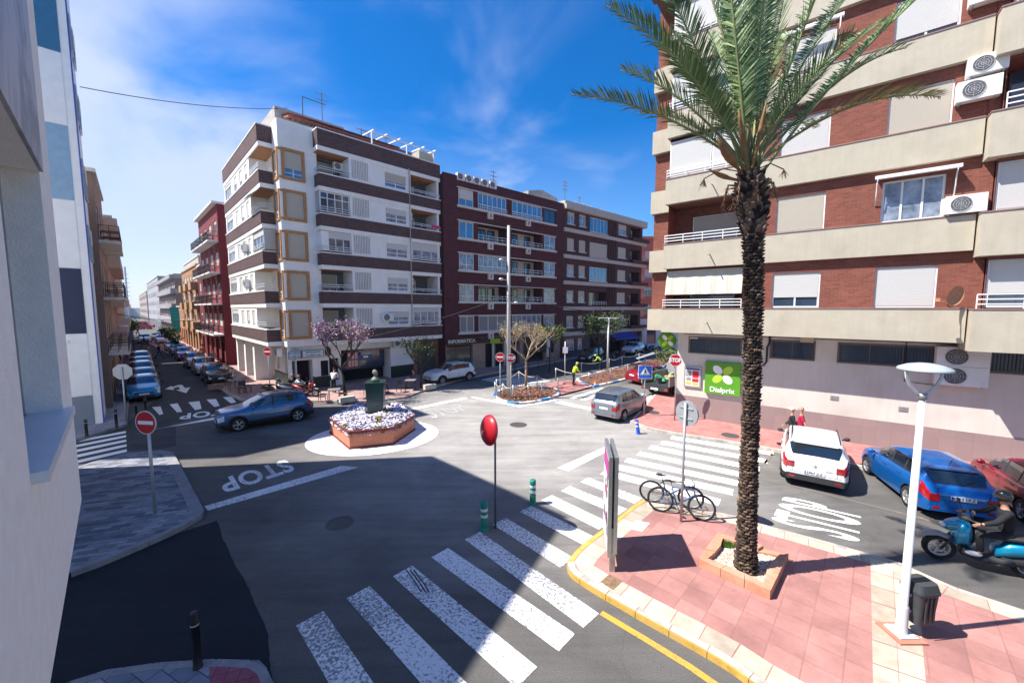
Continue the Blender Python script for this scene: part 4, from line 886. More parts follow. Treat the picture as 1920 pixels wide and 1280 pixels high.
for i,z in enumerate(zs):
    row=[['g','g','b','c'],['w','r','r','w'],['w','b','r','w'],['o','r','r','w'],['s','b','b','d']][i]
    for j,(a,b) in enumerate([(861,889),(897,950),(960,1016),(1020,1041)]):
        t=row[j]; ua,ub_=u(a),u(b)
        if t=='r':
            mbb=MB(TR); mbb.box(ua+.05,ub_-.05,-1.29,-1.25,z,z+1.5); mbb.build('loggia_wall',PCR,Pb)
            railing(Pb,TR,[(ua,.02),(ub_,.02)],z,.5,RAIL,2,.6,vert=False); win(Pb,TR,ua+.6,ua+1.8,z-.0,z+1.35,-1.23,0,DKF,2,GL); win(Pb,TR,ub_-1.5,ub_-.6,z,z+1.35,-1.23,0,DKF,1,GL)
        else:
            win(Pb,TR,ua+.02,ub_-.02,z+.01,z+1.49,-.1,{'s':.6,'g':.0,'w':.0,'b':0,'d':0,'o':0,'c':.1}[t],{'d':DKF}.get(t,WHT),{'b':6,'g':3 if j else 2,'s':2}.get(t,2),{'b':GLB if i>2 else GLC,'s':GLB,'g':mat('grey_panel',(.22,.22,.22),.5,.1),'o':GLB,'c':GLC,'w':GLC,'d':GL}[t],tr=.32 if t in 'bw' else None)
            if t=='b': railing(Pb,TR,[(ua,.04),(ub_,.04)],z,.42,RAIL,2,.25)
for k,px in enumerate((853,869,884,899,914)): q=pv(px,330,-.3); ac(Pb,TR,q[0],-.2,PT-.25,.8,.62)
mb=MB(TR); mb.box(-.02,uE,-.15,.06,PT-.001,PT+.1); mb.build('roof_coping',P_BR,Pb)
mb=MB(TR); a,b=pv(893,330,-6)[0],pv(965,350,-6)[0]; mb.box(a,b-1.5,-9,-6,PT-.3,PT+1.9); mb.box(b-1.5,b+1,-9,-6,PT-.3,PT+1.1); mb.build('roof_room',mat('cream_roofroom',(.62,.56,.48),.9,.08,1),Pb)
mb=MB(TR); mb.box(a-.2,b-1.3,-9.2,-5.8,PT+1.9,PT+2.1); mb.box(b-1.5,b+1.1,-9.1,-5.9,PT+1.1,PT+1.25); mb.build('roof_slab',RW,Pb)
antenna(Pb,pv(925,330,-5)[0],5.,PT,3.6,arms=3)
# ground floor shops of P
mb=MB(TR); STN=mat('stone_pier',(.34,.24,.19),.85,.3,9); 
wall(mb,0,uE,0.12,3.2,[(u(838),u(888),.12,2.55,.5),(u(912),u(927),.12,2.5,.3),(u(928)+.2,u(948),.12,2.4,.3),(u(953),u(978),.12,2.5,.4),(u(988),u(1026),.12,2.75,.4),(u(1037),u(1044),.9,2.3,.2)],-.25,0,1)
mb.build('shopfront_wall',[STN,DARK],Pb)
mb=MB(TR); mb.quad((u(840),-.5,.3),(u(886),-.5,.3),(u(886),-.5,2.4),(u(840),-.5,2.4)); mb.build('shop_window',mat('shop_glass_green',(.03,.07,.06),.1,.4,1,spec=1),Pb)
mb=MB(TR); mb.box(u(836),u(898),-.25,-.1,2.62,3.18); s=mb.build('shop_sign',mat('black_fascia',(.012,.012,.014),.4,.1),Pb)
text('lettering','INFORMATICA',.46,mat('steel_letters',(.62,.62,.64),.3,0,metal=.4),MR((u(837)+u(893))/2,-.09,2.9),s,.02,.012,sx=.98)
text('lettering','DATHRON',.36,mat('dull_letters',(.30,.34,.33),.6,0),MR((u(838)+u(868))/2,-.49,.62),Pb,.003,.01)
mb=MB(TR); mb.box(u(899),u(950),-.25,-.12,2.62,3.1,0); mb.box(u(919),u(938),-.12,-.05,2.5,2.95,1); mb.build('shop_sign',[mat('black_fascia',(.012,.012,.014)),mat('lime_sign',(.35,.45,.03),.6,.1)],Pb)
mb=MB(TR); mb.box(u(985),u(1027),-.24,-.18,1.1,2.9,0); s=mb.build('shop_sign',mat('black_fascia',(.012,.012,.014)),Pb)
GO=mat('gold_letters',(.50,.28,.06),.5,.2,6); text('lettering','PIZZA HOUSE',.30,GO,MR(u(1004),-.17,1.35),s,.01,.01)
mb=MB(TR)
for (x,z,r) in [(0,2.45,.28),(-.22,2.3,.14),(.22,2.3,.14),(0,2.05,.24),(-.28,1.85,.12),(.28,1.85,.12)]: mb.lathe((u(1004)+x,0,z),[(0,-.16),(r*.8,-.17),(r,-.19)],14,axis='y') if 0 else mb.ball((u(1004)+x,-.17,z),r,.03,r,12,6)
mb.build('pizza_emblem',GO,s)
mb=MB(TR)
for px in (926,949): mb.box(u(px)-.1,u(px)+.1,-.24,-.16,.12,2.6)
mb.build('shop_pilaster',PCR,Pb)
mb=MB(TR); mb.box(u(1029),u(1034),-.24,-.1,.5,2.6); mb.build('white_totem',WHT,Pb)
# Q
QO=(PO.x+.755*(uE+.03),PO.y+.656*(uE+.03)); Qb,qv=frame(QO,(.755,.656),'brown_brick_apartment_building','dark brown brick building with cream floor bands at the far end of the right row')
u=lambda px:qv(px,500,0)[0]; qE=u(1203); QT=17.5; zq=[2.75+2.98*k for k in range(6)]
Q_BR=brickmat('brown_brick',(.105,.05,.05),(.07,.033,.036),(.05,.03,.03),.25,.065,.008,var=.2)
mb=MB(TR); hs=[];cols=[(1063,1076),(1085,1097),(1105,1138),(1158,1173),(1181,1199)]
for i,z in enumerate(zq[:5]):
    for j,(a,b) in enumerate(cols): hs.append((u(a),u(b),z+(.95 if j<2 or j==3 else .6),z+2.3,.15 if (j!=4 and not(j==2 and i in(0,1))) else 1.2))
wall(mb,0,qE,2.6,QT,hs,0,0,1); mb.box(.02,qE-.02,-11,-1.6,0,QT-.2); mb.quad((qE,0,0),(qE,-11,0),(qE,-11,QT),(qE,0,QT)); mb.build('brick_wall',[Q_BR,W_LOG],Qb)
mb=MB(TR)
for z in zq: mb.box(0,qE+.9,-1.0,.22,z,z+.42); 
mb.box(-.02,qE+.5,-11,.45,QT-.35,QT+.15)
mb.build('floor_band',mat('grey_cream_band',(.50,.46,.40),.9,.08,1,dirt=((.3,.26,.22),.4,1),streak=.1),Qb)
mb=MB(TR)
for z in zq[:5]: mb.box(u(1180),qE+.9,.1,.6,z+.42,z+.85)
mb.build('balcony_parapet',Q_BR,Qb)
mb=MB(TR); 
for px in (1141,1144,1147,1150,1153): mb.box(u(px)-.1,u(px)+.1,.0,.12,zq[0]+.42,QT-.35)
mb.build('brick_fin',Q_BR,Qb)
for n_,h in enumerate(hs):
    i,j=divmod(n_,5)
    if j==4: win(Qb,TR,h[0]+.3,h[1]-.5,h[2],h[3]-.1,-1.1,0.3,WHT,2,GL); continue
    if j==2 and i in(0,1): win(Qb,TR,h[0]+.8,h[1]-1.2,h[2]-.2,h[3]-.1,-1.1,0,WHT,2,GL); railing(Qb,TR,[(h[0],.03),(h[1],.03)],h[2],.45,RAIL,2,.5); continue
    sh=[[.4,.95,1,.8,0],[.2,.5,0,.95,0],[.35,.7,0,.95,0],[1,1,1,1,0],[.25,.15,0,.5,0]][i][j]
    win(Qb,TR,h[0],h[1],h[2],h[3],-.1,sh,WHT,2 if j!=2 else 5,GLC if j!=2 else GLB,SHC)
    if sh<.9 and j!=2: pass
mb=MB(TR)
for h in hs[::1]:
    if h[4]<1: mb.box(h[0]-.08,h[1]+.08,0,.12,h[2]-.1,h[2]-.005)
mb.build('sill',PCR,Qb)
mb=MB(TR); a=qv(980,350,-5)[0]; mb.box(a,a+5,-9,-4,QT-.2,QT+2.2); b=qv(1051,380,-5)[0]; mb.box(b,b+7,-9,-5,QT-.2,QT+1.5); mb.add([(a,-4,QT+2.2),(a+5,-4,QT+2.2),(a+2.2,-4,QT+2.7),(a,-9,QT+2.2),(a+5,-9,QT+2.2),(a+2.2,-9,QT+2.7)],[(0,1,2),(3,5,4),(0,2,5,3),(1,4,5,2)]); mb.build('roof_room',mat('grey_concrete',(.4,.37,.34)),Qb)
antenna(Qb,qv(1059,380,-4)[0],4.,QT,4.6,arms=3); antenna(Qb,qv(1086,400,-4)[0],4.,QT,3.2,arms=1)
railing(Qb,TR,[(u(1088),-1),(u(1120),-1)],QT+.1,1.1,RAIL,2,2); railing(Qb,TR,[(u(1135),-1),(u(1160),-1)],QT+.1,1.,RAIL,2,2)
# Q ground floor
mb=MB(TR); wall(mb,0,qE,.12,2.75,[(u(1066),u(1081),.9,2.3,.2),(u(1089),u(1096),.9,2.3,.2),(u(1112),u(1128),.12,2.3,.5),(u(1143),u(1176),.12,2.2,.6),(u(1184),u(1199),.12,2.4,.4)],-.3,0,1); mb.build('ground_floor_wall',[mat('dark_stone_wall',(.10,.075,.085),.8,.2,3),DARK],Qb)
win(Qb,TR,u(1066),u(1081),.95,2.28,-.32,0,WHT,2,GLC); win(Qb,TR,u(1089),u(1096),.95,2.28,-.32,0,WHT,1,GLC)
mb=MB(TR); mb.box(u(1056),u(1098),-.3,.1,2.35,2.74); s=mb.build('bank_sign',mat('maroon_sign',(.12,.06,.07),.6,.1),Qb); text('lettering','SANTANDER',.34,WHT,MR((u(1056)+u(1098))/2,.11,2.55),s,.01,.005)if 0 else None
mb=MB(TR); a,b=u(1139),u(1184); mb.quad((a,-.25,2.75),(b,-.25,2.75),(b,1.5,2.15),(a,1.5,2.15)); mb.quad((a,1.5,2.15),(b,1.5,2.15),(b,1.5,1.9),(a,1.5,1.9)); mb.build('blue_awning',mat('blue_canvas',(.02,.045,.30),.8,.1),Qb)
mb=MB(TR); mb.box(a,b,-.25,-.1,2.8,3.1); s=mb.build('bar_sign',mat('dark_sign',(.05,.05,.06),.6,.1),Qb); text('lettering','CAFETERIA',.30,GO,MR((a+b)/2,-.09,2.95),s,.01,.005)
# ---------- camera house (first floor facade right beside the lens) ----------
N_W=mat('grey_white_render',(.84,.83,.80),.95,.05,9,.5,bscale=70); N_M=None
def marble():
    m=bpy.data.materials.new('grey_marble'); m.use_nodes=True; n=m.node_tree.nodes; l=m.node_tree.links; b=n['Principled BSDF']; b.inputs['Roughness'].default_value=.5
    t=n.new('ShaderNodeTexCoord'); w_=n.new('ShaderNodeTexNoise'); w_.inputs['Scale'].default_value=1.6; w_.inputs['Detail'].default_value=10; w_.inputs['Roughness'].default_value=.6; w_.inputs['Distortion'].default_value=1.6
    k=n.new('ShaderNodeMapping'); k.inputs['Scale'].default_value=(1,1,.45); k.inputs['Rotation'].default_value=(0,.5,0); l.new(t.outputs['Object'],k.inputs[0]); l.new(k.outputs[0],w_.inputs['Vector'])
    r=n.new('ShaderNodeValToRGB'); r.color_ramp.elements[0].position=.38; r.color_ramp.elements[0].color=(.22,.225,.25,1); r.color_ramp.elements[1].position=.56; r.color_ramp.elements[1].color=(.46,.45,.47,1); l.new(w_.outputs['Fac'],r.inputs[0]); l.new(r.outputs[0],b.inputs['Base Color']); return m
C1=g(153,936,4.25); C0=g(94,1280,4.25); xd=Vector((C1.x-C0.x,C1.y-C0.y)).normalized()
Hs,hv=frame(C1,(xd.x,xd.y),'corner_house','rendered house wall with deep window recess and marble cladding at the left frame edge')
uf=hv(118,770)[0]; un=hv(45,790)[0]; zsill=hv(118,770)[1]; zlin=hv(75,325)[1]; vd=.34
mb=MB(TR)
wall(mb,-14,0,4.25,9.0,[(un,uf,zsill,zlin,.22)],0,0)
mb.box(-14,-.02,-7,-.55,4.25,9.0); mb.quad((0,0,4.25),(0,-7,4.25),(0,-7,9),(0,0,9)); mb.quad((-14,0,4.25),(0,0,4.25),(0,-7,4.25),(-14,-7,4.25)); mb.box(-14,-1.,-7,-1.2,0,4.24); mb.box(-14.,0,-7,.05,9.,9.25)
mb.build('wall',N_W,Hs)
mb=MB(TR); mb.box(un-.35,uf,.001,.02,zlin,8.95); mb.build('marble_cladding',marble(),Hs)
mb=MB(TR); mb.box(un,uf,-.235,-.2,zsill,zlin-.0); mb.build('shutter',stripemat('grey_roller_shutter',(.20,.21,.23),.055,.4,dark=.6),Hs)
mb=MB(TR); mb.box(un-.0,uf+.09,-.16,.055,zsill-.04,zsill+.012); mb.build('sill',mat('sill_marble',(.70,.71,.73),.35,.05,5),Hs)
mb=MB(TR); mb.box(uf-.03,uf,-.2,-.17,zsill,zlin); mb.build('shutter_guide',ALU,Hs)
# ---------- tall unseen block behind it, shaped to throw the street shadow ----------
Pc=Vector((-16.2,13.7)); P2_=Vector((-11.4,9.1)); bk=Vector((-.43,-.9))
mb=MB(); mb.prism([tuple(p) for p in (P2_,Pc,Pc+bk*13,P2_+bk*13)],0,18.0); o=mb.build('unseen_apartment_block',N_W); tag(o,'plain pale apartment block, unseen behind the rendered corner house, shading the junction','building')
# ---------- B: panelled building across the side street ----------
Bc=g(194,797); B,bv=frame(Bc,(-.70,.714),'panelled_building','white building with blue and grey panels on its end wall beyond the near wall')
zz=[bv(194,y)[1] for y in (797,740,625,505,385,255,133)]+[22.3]; zz=[0]+[CH+(578-y)*Bc.y/729 for y in (740,625,505,385,255,133,0)]
mats_=[mat('panel_white',(.74,.75,.76),.55,.05,2),mat('panel_grey',(.17,.21,.27),.5,.06,2),mat('panel_navy',(.006,.018,.065),.45,.05,2),mat('panel_bluegrey',(.22,.36,.50),.45,.10,3),mat('panel_teal',(.04,.15,.27),.4,.10,3)]
mb=MB(TL); mb.box(0,9,-3.2,-.0,0,22.6,0)
for i,mi in enumerate([1,0,2,0,3,0,4]):
    mb.box(.28,8.9,.002,.03,zz[i]+.02,zz[i+1]-.02,mi)
mb.build('panelled_wall',mats_,B)
mb=MB(TR)
for i in range(1,7): 
    if i>2: win(B,TR,.5,1.2,zz[i]+.5,zz[i]+2.2,.02,.3,ALU,1,GLB); win(B,TR,1.8,2.9,zz[i]+.5,zz[i]+2.2,.02,.5,ALU,2,GLB)
mb=MB(TR); mb.box(-.01,.04,-.0,.05,0,22.6); mb.build('corner_trim',mat('blue_trim',(.04,.07,.35),.4,0),B)
mb=MB(TL); z=bv(130,595)[1]; mb.box(.9,2.4,.03,.12,4.3,4.42) ; mb.build('wall_lamp',WHT,B)
# ---------- generic small block ----------
def block(name,label,p0,p1,h,wm,fm=None,nf=4,style='bal',wid=9,base=None,z0=0,side=1,bandm=None,colw=2.6,endwin=True,roof=None,g0=3.2):
    """street face from p0 (near) to p1 (far); camera-side end wall at p0. side=1: street on the left of p0->p1 (block lies to the right)"""
    p0=Vector(p0);p1=Vector(p1); d=(p1-p0); Ln=d.length; d.normalize()
    e=empty(name,(p0.x,p0.y,0),math.atan2(d.y,d.x),label,'building')
    s=-1 if side==1 else 1      # block interior is at local y*s
    T=lambda u,v,z:(u,-v*s,z)          # v outward to the street
    TE=lambda u,v,z:(-v,u*s,z)         # end wall facing back to p0, u into the block
    fh=(h-g0-.6)/nf; ho=[];n=max(1,int(Ln/colw)); cw=Ln/n
    for f in range(nf):
        for c in range(n): ho.append((c*cw+cw*.22,c*cw+cw*.72,g0+f*fh+.9,g0+f*fh+2.2,.14))
    for c in range(n): ho.append((c*cw+cw*.2,c*cw+cw*.75,.12,2.5,.3))
    mb=MB(T); wall(mb,0,Ln,z0,h,ho,0,0,1); mb.box(.05,Ln,-wid,-.5,z0,h-.05,0)
    mb.T=TE; nh=[]
    if endwin:
        for f in range(nf):
            for c in range(max(1,int(wid/3.2))): nh.append((1.0+c*3.2,2.3+c*3.2,g0+f*fh+.9,g0+f*fh+2.1,.12))
    wall(mb,0.,wid,z0,h,nh,0,0,1); mb.build('wall',[wm,DARK],e)
    for (a,b,c,d_,dp) in ho[:-n]: 
        sh=rnd.choice([.2,.5,.8,1]); win(e,T,a,b,c,d_,-.1,sh,fm or WHT,2,GL,rnd.choice([SHW,SHC]))
    for (a,b,c,d_,dp) in nh: win(e,TE,a,b,c,d_,-.1,rnd.choice([.2,.6,1]),fm or WHT,2,GL,SHW)
    if style=='bal' or style=='bay':
        for f in range(nf):
            for c in range(0,n,2 if style=='bay' else 1):
                mb=MB(T); a,b=c*cw+.15,c*cw+cw*.92
                if style=='bal': mb.box(a,b,0,.9,g0+f*fh-.02,g0+f*fh+.14)
                else: mb.box(a,b,0,.75,g0+f*fh,g0+f*fh+1.0)
                mb.build('balcony_slab',bandm or PCR,e)
        if style=='bal':
            for f in range(nf):
                for c in range(n): a,b=c*cw+.15,c*cw+cw*.92; railing(e,T,[(a,.02),(a,.86),(b,.86),(b,.02)],g0+f*fh+.14,.85,DKF,2,.35)
    if style=='band':
        mb=MB(T)
        for f in range(nf+1): mb.box(-.1,Ln,0,.7,g0+f*fh-.1,g0+f*fh+.85 if f<nf else h)
        mb.T=TE
        for f in range(nf+1): mb.box(-.1,wid,0,.35,g0+f*fh-.1,g0+f*fh+.75 if f<nf else h)
        mb.build('balcony_band',bandm or PCR,e)
    mb=MB(T); mb.box(-.15,Ln+.1,-wid-.1,.45 if roof else .12,h-.02,h+.18); mb.build('roof_edge',roof or bandm or PCR,e)
    return e
def pt(px,Y): return ((px-960)/729*Y,Y)
def blkmat(n,c): return mat(n,c,.9,.1,1.2,.2,dirt=(tuple(x*.6 for x in c),.3,.6))
# left row of the left street
block('brown_apartment_building','brown and beige building behind the panelled one, left row of the left street',pt(198.5,22.6),pt(210,28.5),13.6,blkmat('brown_render',(.25,.17,.14)),None,3,'bal',side=0,colw=2.4)
block('balcony_apartment_building','pinkish building with stacked projecting balconies, middle of the left row',pt(211,29.2),pt(222,41),12.6,blkmat('pink_render',(.46,.30,.25)),None,3,'band',side=0,bandm=blkmat('pink_band',(.55,.40,.34)),roof=PCR)
block('beige_apartment_building','beige low building at the far end of the left row',pt(223,43),pt(236,75),10.0,blkmat('beige_render',(.52,.45,.38)),None,2,'bay',side=0)
# right row of the left street beyond the white corner building
block('red_house','crimson red building with white sills and overhanging roof next to the white corner building',pt(420,39.5),pt(384,48),16.3,blkmat('crimson_render',(.16,.020,.028)),WHT,4,'bal',side=1,wid=8,bandm=blkmat('white_sill',(.7,.68,.66)),roof=blkmat('white_sill',(.7,.68,.66)),colw=2.9)
block('crimson_annex','narrow crimson wall above a white ground floor beyond the red building',pt(383.5,48.5),pt(377,51),11.2,blkmat('crimson_render',(.16,.020,.028)),WHT,2,'none',side=1,wid=8,endwin=False)
block('orange_house','orange ochre building with bay windows in the right row of the left street',pt(376,51.5),pt(347,64),11.6,blkmat('orange_render',(.34,.18,.09)),WHT,3,'bay',side=1,wid=9,bandm=blkmat('ochre_band',(.42,.27,.14)))
block('terracotta_house','small terracotta house with a low roof between orange and grey buildings',pt(346,65),pt(334,73),6.2,blkmat('terracotta_render',(.46,.19,.10)),WHT,1,'none',side=1)
block('grey_apartment_building','grey and brown banded building beyond the small terracotta house',pt(333,74),pt(303,100),12.3,blkmat('greybrown_render',(.21,.16,.15)),WHT,3,'band',side=1,wid=12,bandm=blkmat('grey_band',(.30,.29,.30)))
block('pale_grey_apartment_building','tall pale grey building near the far end of the left street',pt(302,102),pt(281,135),14.2,blkmat('palegrey_render',(.36,.36,.38)),WHT,4,'none',side=1,wid=16)
block('distant_beige_building','beige building closing the right row at the end of the left street',pt(279,150),pt(265,210),12.5,blkmat('sand_render',(.36,.31,.28)),WHT,3,'none',side=1,wid=12)
# roof room on the row
o=block('set_back_building','cream rooftop building rising behind the orange house',pt(380,70),pt(352,86),15.2,blkmat('cream_roofroom2',(.42,.39,.35)),WHT,4,'none',side=1,wid=8); antenna(o,6,-3,15.2,2.6,arms=2)
# end of the street: low white buildings by the sea
mb=MB()
x0,y0=pt(236,230); x1,_=pt(285,230)
mb.box(x0-5,x1+14,230,238,0,6.2,0); mb.box(x0-5,x0+4,226,230,0,8,0); o=mb.build('harbour_shed',blkmat('white_shed',(.66,.64,.62))); tag(o,'low white buildings closing the far end of the left street','building')
# ---------- far right: orange-red block and white shops behind the dark brick row ----------
e=empty('orange_red_apartment_building',(*pt(1185,66),0),R(4),'salmon red building seen between the dark brick row and the right block','building')
T_=lambda u,v,z:(u,-v,z)
mb=MB(T_); hh=[(1.9+c*2.6,3.3+c*2.6,z,z+1.5,.15) for c in range(3) for z in (5.0,8.,11.,14.)]; wall(mb,0,9,0,17.6,hh,0,0,1); mb.box(0.02,9,-8,-.3,0,17.5,0); mb.build('wall',[blkmat('salmon_render',(.50,.16,.11)),DARK],e)
for h in hh: win(e,T_,h[0],h[1],h[2],h[3],-.12,rnd.choice([.3,.9]),WHT,2,GL)
mb=MB(T_); 
for z in (4.6,7.6,10.6,13.6): mb.box(0,1.6,0,1.0,z,z+.9)
mb.build('balcony',blkmat('salmon_light',(.56,.26,.2)),e)
mb=MB(T_); mb.box(-.2,9.2,-8,.2,17.6,17.9); mb.build('roof',blkmat('terracotta_roof',(.45,.2,.12)),e)
e=empty('white_shop_building',(*pt(1181,58),0),R(2),'white corner shop building with large windows at the end of the right street','building')
mb=MB(T_); hh=[(.6,1.85,.5,3.1,.3),(2.6,4.0,.7,3.0,.3),(4.9,6.4,.3,3.0,.3)]; wall(mb,0,8,0,4.3,hh,0,0,1); mb.box(.02,8,-5,-.5,0,4.25,0); mb.build('wall',[W_WH,DARK],e)
for h in hh: win(e,T_,h[0],h[1],h[2],h[3],-.25,0,ALU,1,GL)
# round green sign on an arm of the brick block's side wall
c=atd(1250,638,22.5); Dm=D.matrix_basis.inverted() if False else (Matrix.Translation((A.x,A.y,0))@Matrix.Rotation(math.atan2(-.621,.784),4,'Z')).inverted()
cl_=Dm@Vector((c.x,c.y,0)); Tr=lambda u,v,z:(cl_.x+u,cl_.y-v,z)
# sign disc faces the junction: turned to look along the camera side of the street
ca=math.atan2(-.621,.784)
def Tq(u,v,z):   # local to D, disc plane facing world -Y
    wx,wy=u,-v; x=wx*math.cos(-ca)-wy*math.sin(-ca); y=wx*math.sin(-ca)+wy*math.cos(-ca); return (cl_.x+x,cl_.y+y,z)
s=dial(D,Tq,-.5,.5,c.z-.5,c.z+.5,0,False,round_=True)
mb=MB(Tq); mb.bar((.3,-.1,c.z),(2.0,-.2,c.z),.06); mb.build('sign_arm',ALU,D)
# ================= vehicles =================
TYRE=mat('tyre_rubber',(.018,.018,.02),.85,.15,20); RIM=mat('alloy_rim',(.50,.51,.53),.35,.08,10,metal=.7); CGL=mat('car_glass',(.012,.018,.026),.04,.2,1,spec=1.,coat=.6); CLAD=mat('dark_plastic',(.030,.031,.034),.65,.15,8); LRED=mat('tail_light_red',(.32,.006,.012),.15,.3,12,coat=.8); LCLR=mat('head_light',(.62,.66,.70),.08,.15,25,spec=1.,coat=.8); PLATE=mat('plate_white',(.75,.76,.78),.5,.05); CHR=mat('chrome',(.65,.66,.68),.2,0,metal=.9)
def cr(pts,s):
    n=len(pts)
    if s<=pts[0][0]: return pts[0][1]
    if s>=pts[-1][0]: return pts[-1][1]
    for i in range(n-1):
        if pts[i][0]<=s<=pts[i+1][0]: break
    x0,y0=pts[i];x1,y1=pts[i+1];h=x1-x0;t=(s-x0)/h; dl=(y1-y0)/h
    def slope(k):
        if k<=0 or k>=n-1: return (pts[min(k+1,n-1)][1]-pts[max(k-1,0)][1])/(pts[min(k+1,n-1)][0]-pts[max(k-1,0)][0])
        a=(pts[k][1]-pts[k-1][1])/(pts[k][0]-pts[k-1][0]);b=(pts[k+1][1]-pts[k][1])/(pts[k+1][0]-pts[k][0])
        return 0 if a*b<=0 else 2*a*b/(a+b)
    m0,m1=slope(i),slope(i+1)
    return (2*t**3-3*t*t+1)*y0+(t**3-2*t*t+t)*h*m0+(-2*t**3+3*t*t)*y1+(t**3-t*t)*h*m1
CART={ # L,W, top profile, belt, (windscreen s0,s1), (rear glass s0,s1), side glass (s0,s1), pillars, wheels s, wheel radius
'suv':dict(L=4.2,W=1.82,top=[(0,.74),(.05,.86),(.25,.97),(.6,1.03),(1.05,1.10),(1.18,1.13),(1.6,1.34),(1.95,1.49),(2.3,1.55),(3.0,1.55),(3.55,1.49),(3.78,1.42),(4.0,1.10),(4.12,.99),(4.2,.80)],
  belt=[(0,.70),(.6,.97),(1.1,1.02),(3.0,1.09),(3.9,1.12),(4.2,.86)],ws=(1.16,1.93),rw=(3.76,4.03),sg=(1.42,3.5),pil=(2.32,3.02),wh=(.82,3.42),r=.34,clad=True),
'crossover':dict(L=4.37,W=1.86,top=[(0,.78),(.05,.90),(.25,1.02),(.6,1.09),(1.0,1.17),(1.12,1.20),(1.6,1.44),(1.95,1.58),(2.3,1.64),(3.2,1.64),(3.8,1.58),(3.98,1.52),(4.2,1.20),(4.32,1.05),(4.37,.90)],
  belt=[(0,.74),(.6,1.03),(1.1,1.08),(3.0,1.12),(4.05,1.16),(4.37,.95)],ws=(1.1,1.93),rw=(3.96,4.23),sg=(1.38,3.75),pil=(2.4,3.15),wh=(.85,3.5),r=.34,clad=True),
'hatch':dict(L=4.05,W=1.74,top=[(0,.62),(.05,.74),(.25,.86),(.6,.94),(.95,1.01),(1.08,1.05),(1.5,1.27),(1.85,1.42),(2.15,1.47),(2.9,1.46),(3.4,1.40),(3.55,1.35),(3.85,1.03),(3.98,.93),(4.05,.76)],
  belt=[(0,.58),(.6,.88),(1.0,.94),(3.0,1.00),(3.75,1.05),(4.05,.80)],ws=(1.05,1.83),rw=(3.52,3.87),sg=(1.3,3.3),pil=(2.2,2.92),wh=(.78,3.3),r=.31,clad=False),
'mpv':dict(L=4.0,W=1.74,top=[(0,.68),(.05,.80),(.25,.92),(.6,1.0),(.9,1.07),(1.0,1.10),(1.4,1.33),(1.7,1.47),(2.0,1.53),(2.9,1.53),(3.5,1.48),(3.66,1.43),(3.84,1.12),(3.94,1.0),(4.0,.82)],
  belt=[(0,.64),(.6,.92),(1.0,.98),(3.0,1.03),(3.75,1.07),(4.0,.86)],ws=(.98,1.7),rw=(3.64,3.86),sg=(1.25,3.4),pil=(2.12,2.88),wh=(.75,3.25),r=.31,clad=False),
'sedan':dict(L=4.45,W=1.78,top=[(0,.60),(.05,.72),(.25,.84),(.7,.92),(1.1,.98),(1.22,1.01),(1.7,1.25),(2.05,1.39),(2.4,1.43),(3.0,1.41),(3.35,1.33),(3.8,1.10),(3.95,1.04),(4.3,1.0),(4.4,.92),(4.45,.78)],
  belt=[(0,.56),(.6,.86),(1.1,.92),(3.0,.97),(3.9,1.0),(4.45,.78)],ws=(1.2,2.03),rw=(3.32,3.82),sg=(1.45,3.55),pil=(2.35,3.05),wh=(.85,3.5),r=.31,clad=False)}
def wheel(par,x,y,r,side,rim=RIM):
    mb=MB(); wd=.20
    mb.lathe((0,0,0),[(r*.66,-wd/2),(r*.93,-wd/2),(r,-wd/2+.03),(r,wd/2-.03),(r*.93,wd/2),(r*.66,wd/2)],26,axis='y')
    o=mb.build('wheel',TYRE,par,(x,y,r))
    mb=MB(); f=side*(wd/2-.015); mb.lathe((0,0,0),[(r*.67,f+side*.01),(r*.62,f+side*.012),(r*.60,f-side*.05)],26,axis='y')
    for k in range(5):
        a=2*math.pi*k/5
        for da in (-.13,.13): mb.bar((r*.12*math.cos(a),f,r*.12*math.sin(a)),(r*.62*math.cos(a+da),f-side*.01,r*.62*math.sin(a+da)),.035,.03,up=(0,1,0))
    mb.lathe((0,0,0),[(r*.17,f-side*.03),(r*.15,f+side*.012),(0.001,f+side*.015)],14,axis='y')
    mb.build('rim',rim,o)
    mb=MB(); mb.lathe((0,0,0),[(0.001,f-side*.055),(r*.66,f-side*.055)],20,axis='y'); mb.build('brake_disc',mat('brake_dark',(.02,.02,.02),.7,0),o)  # plain near-black disc closing the wheel behind the spokes
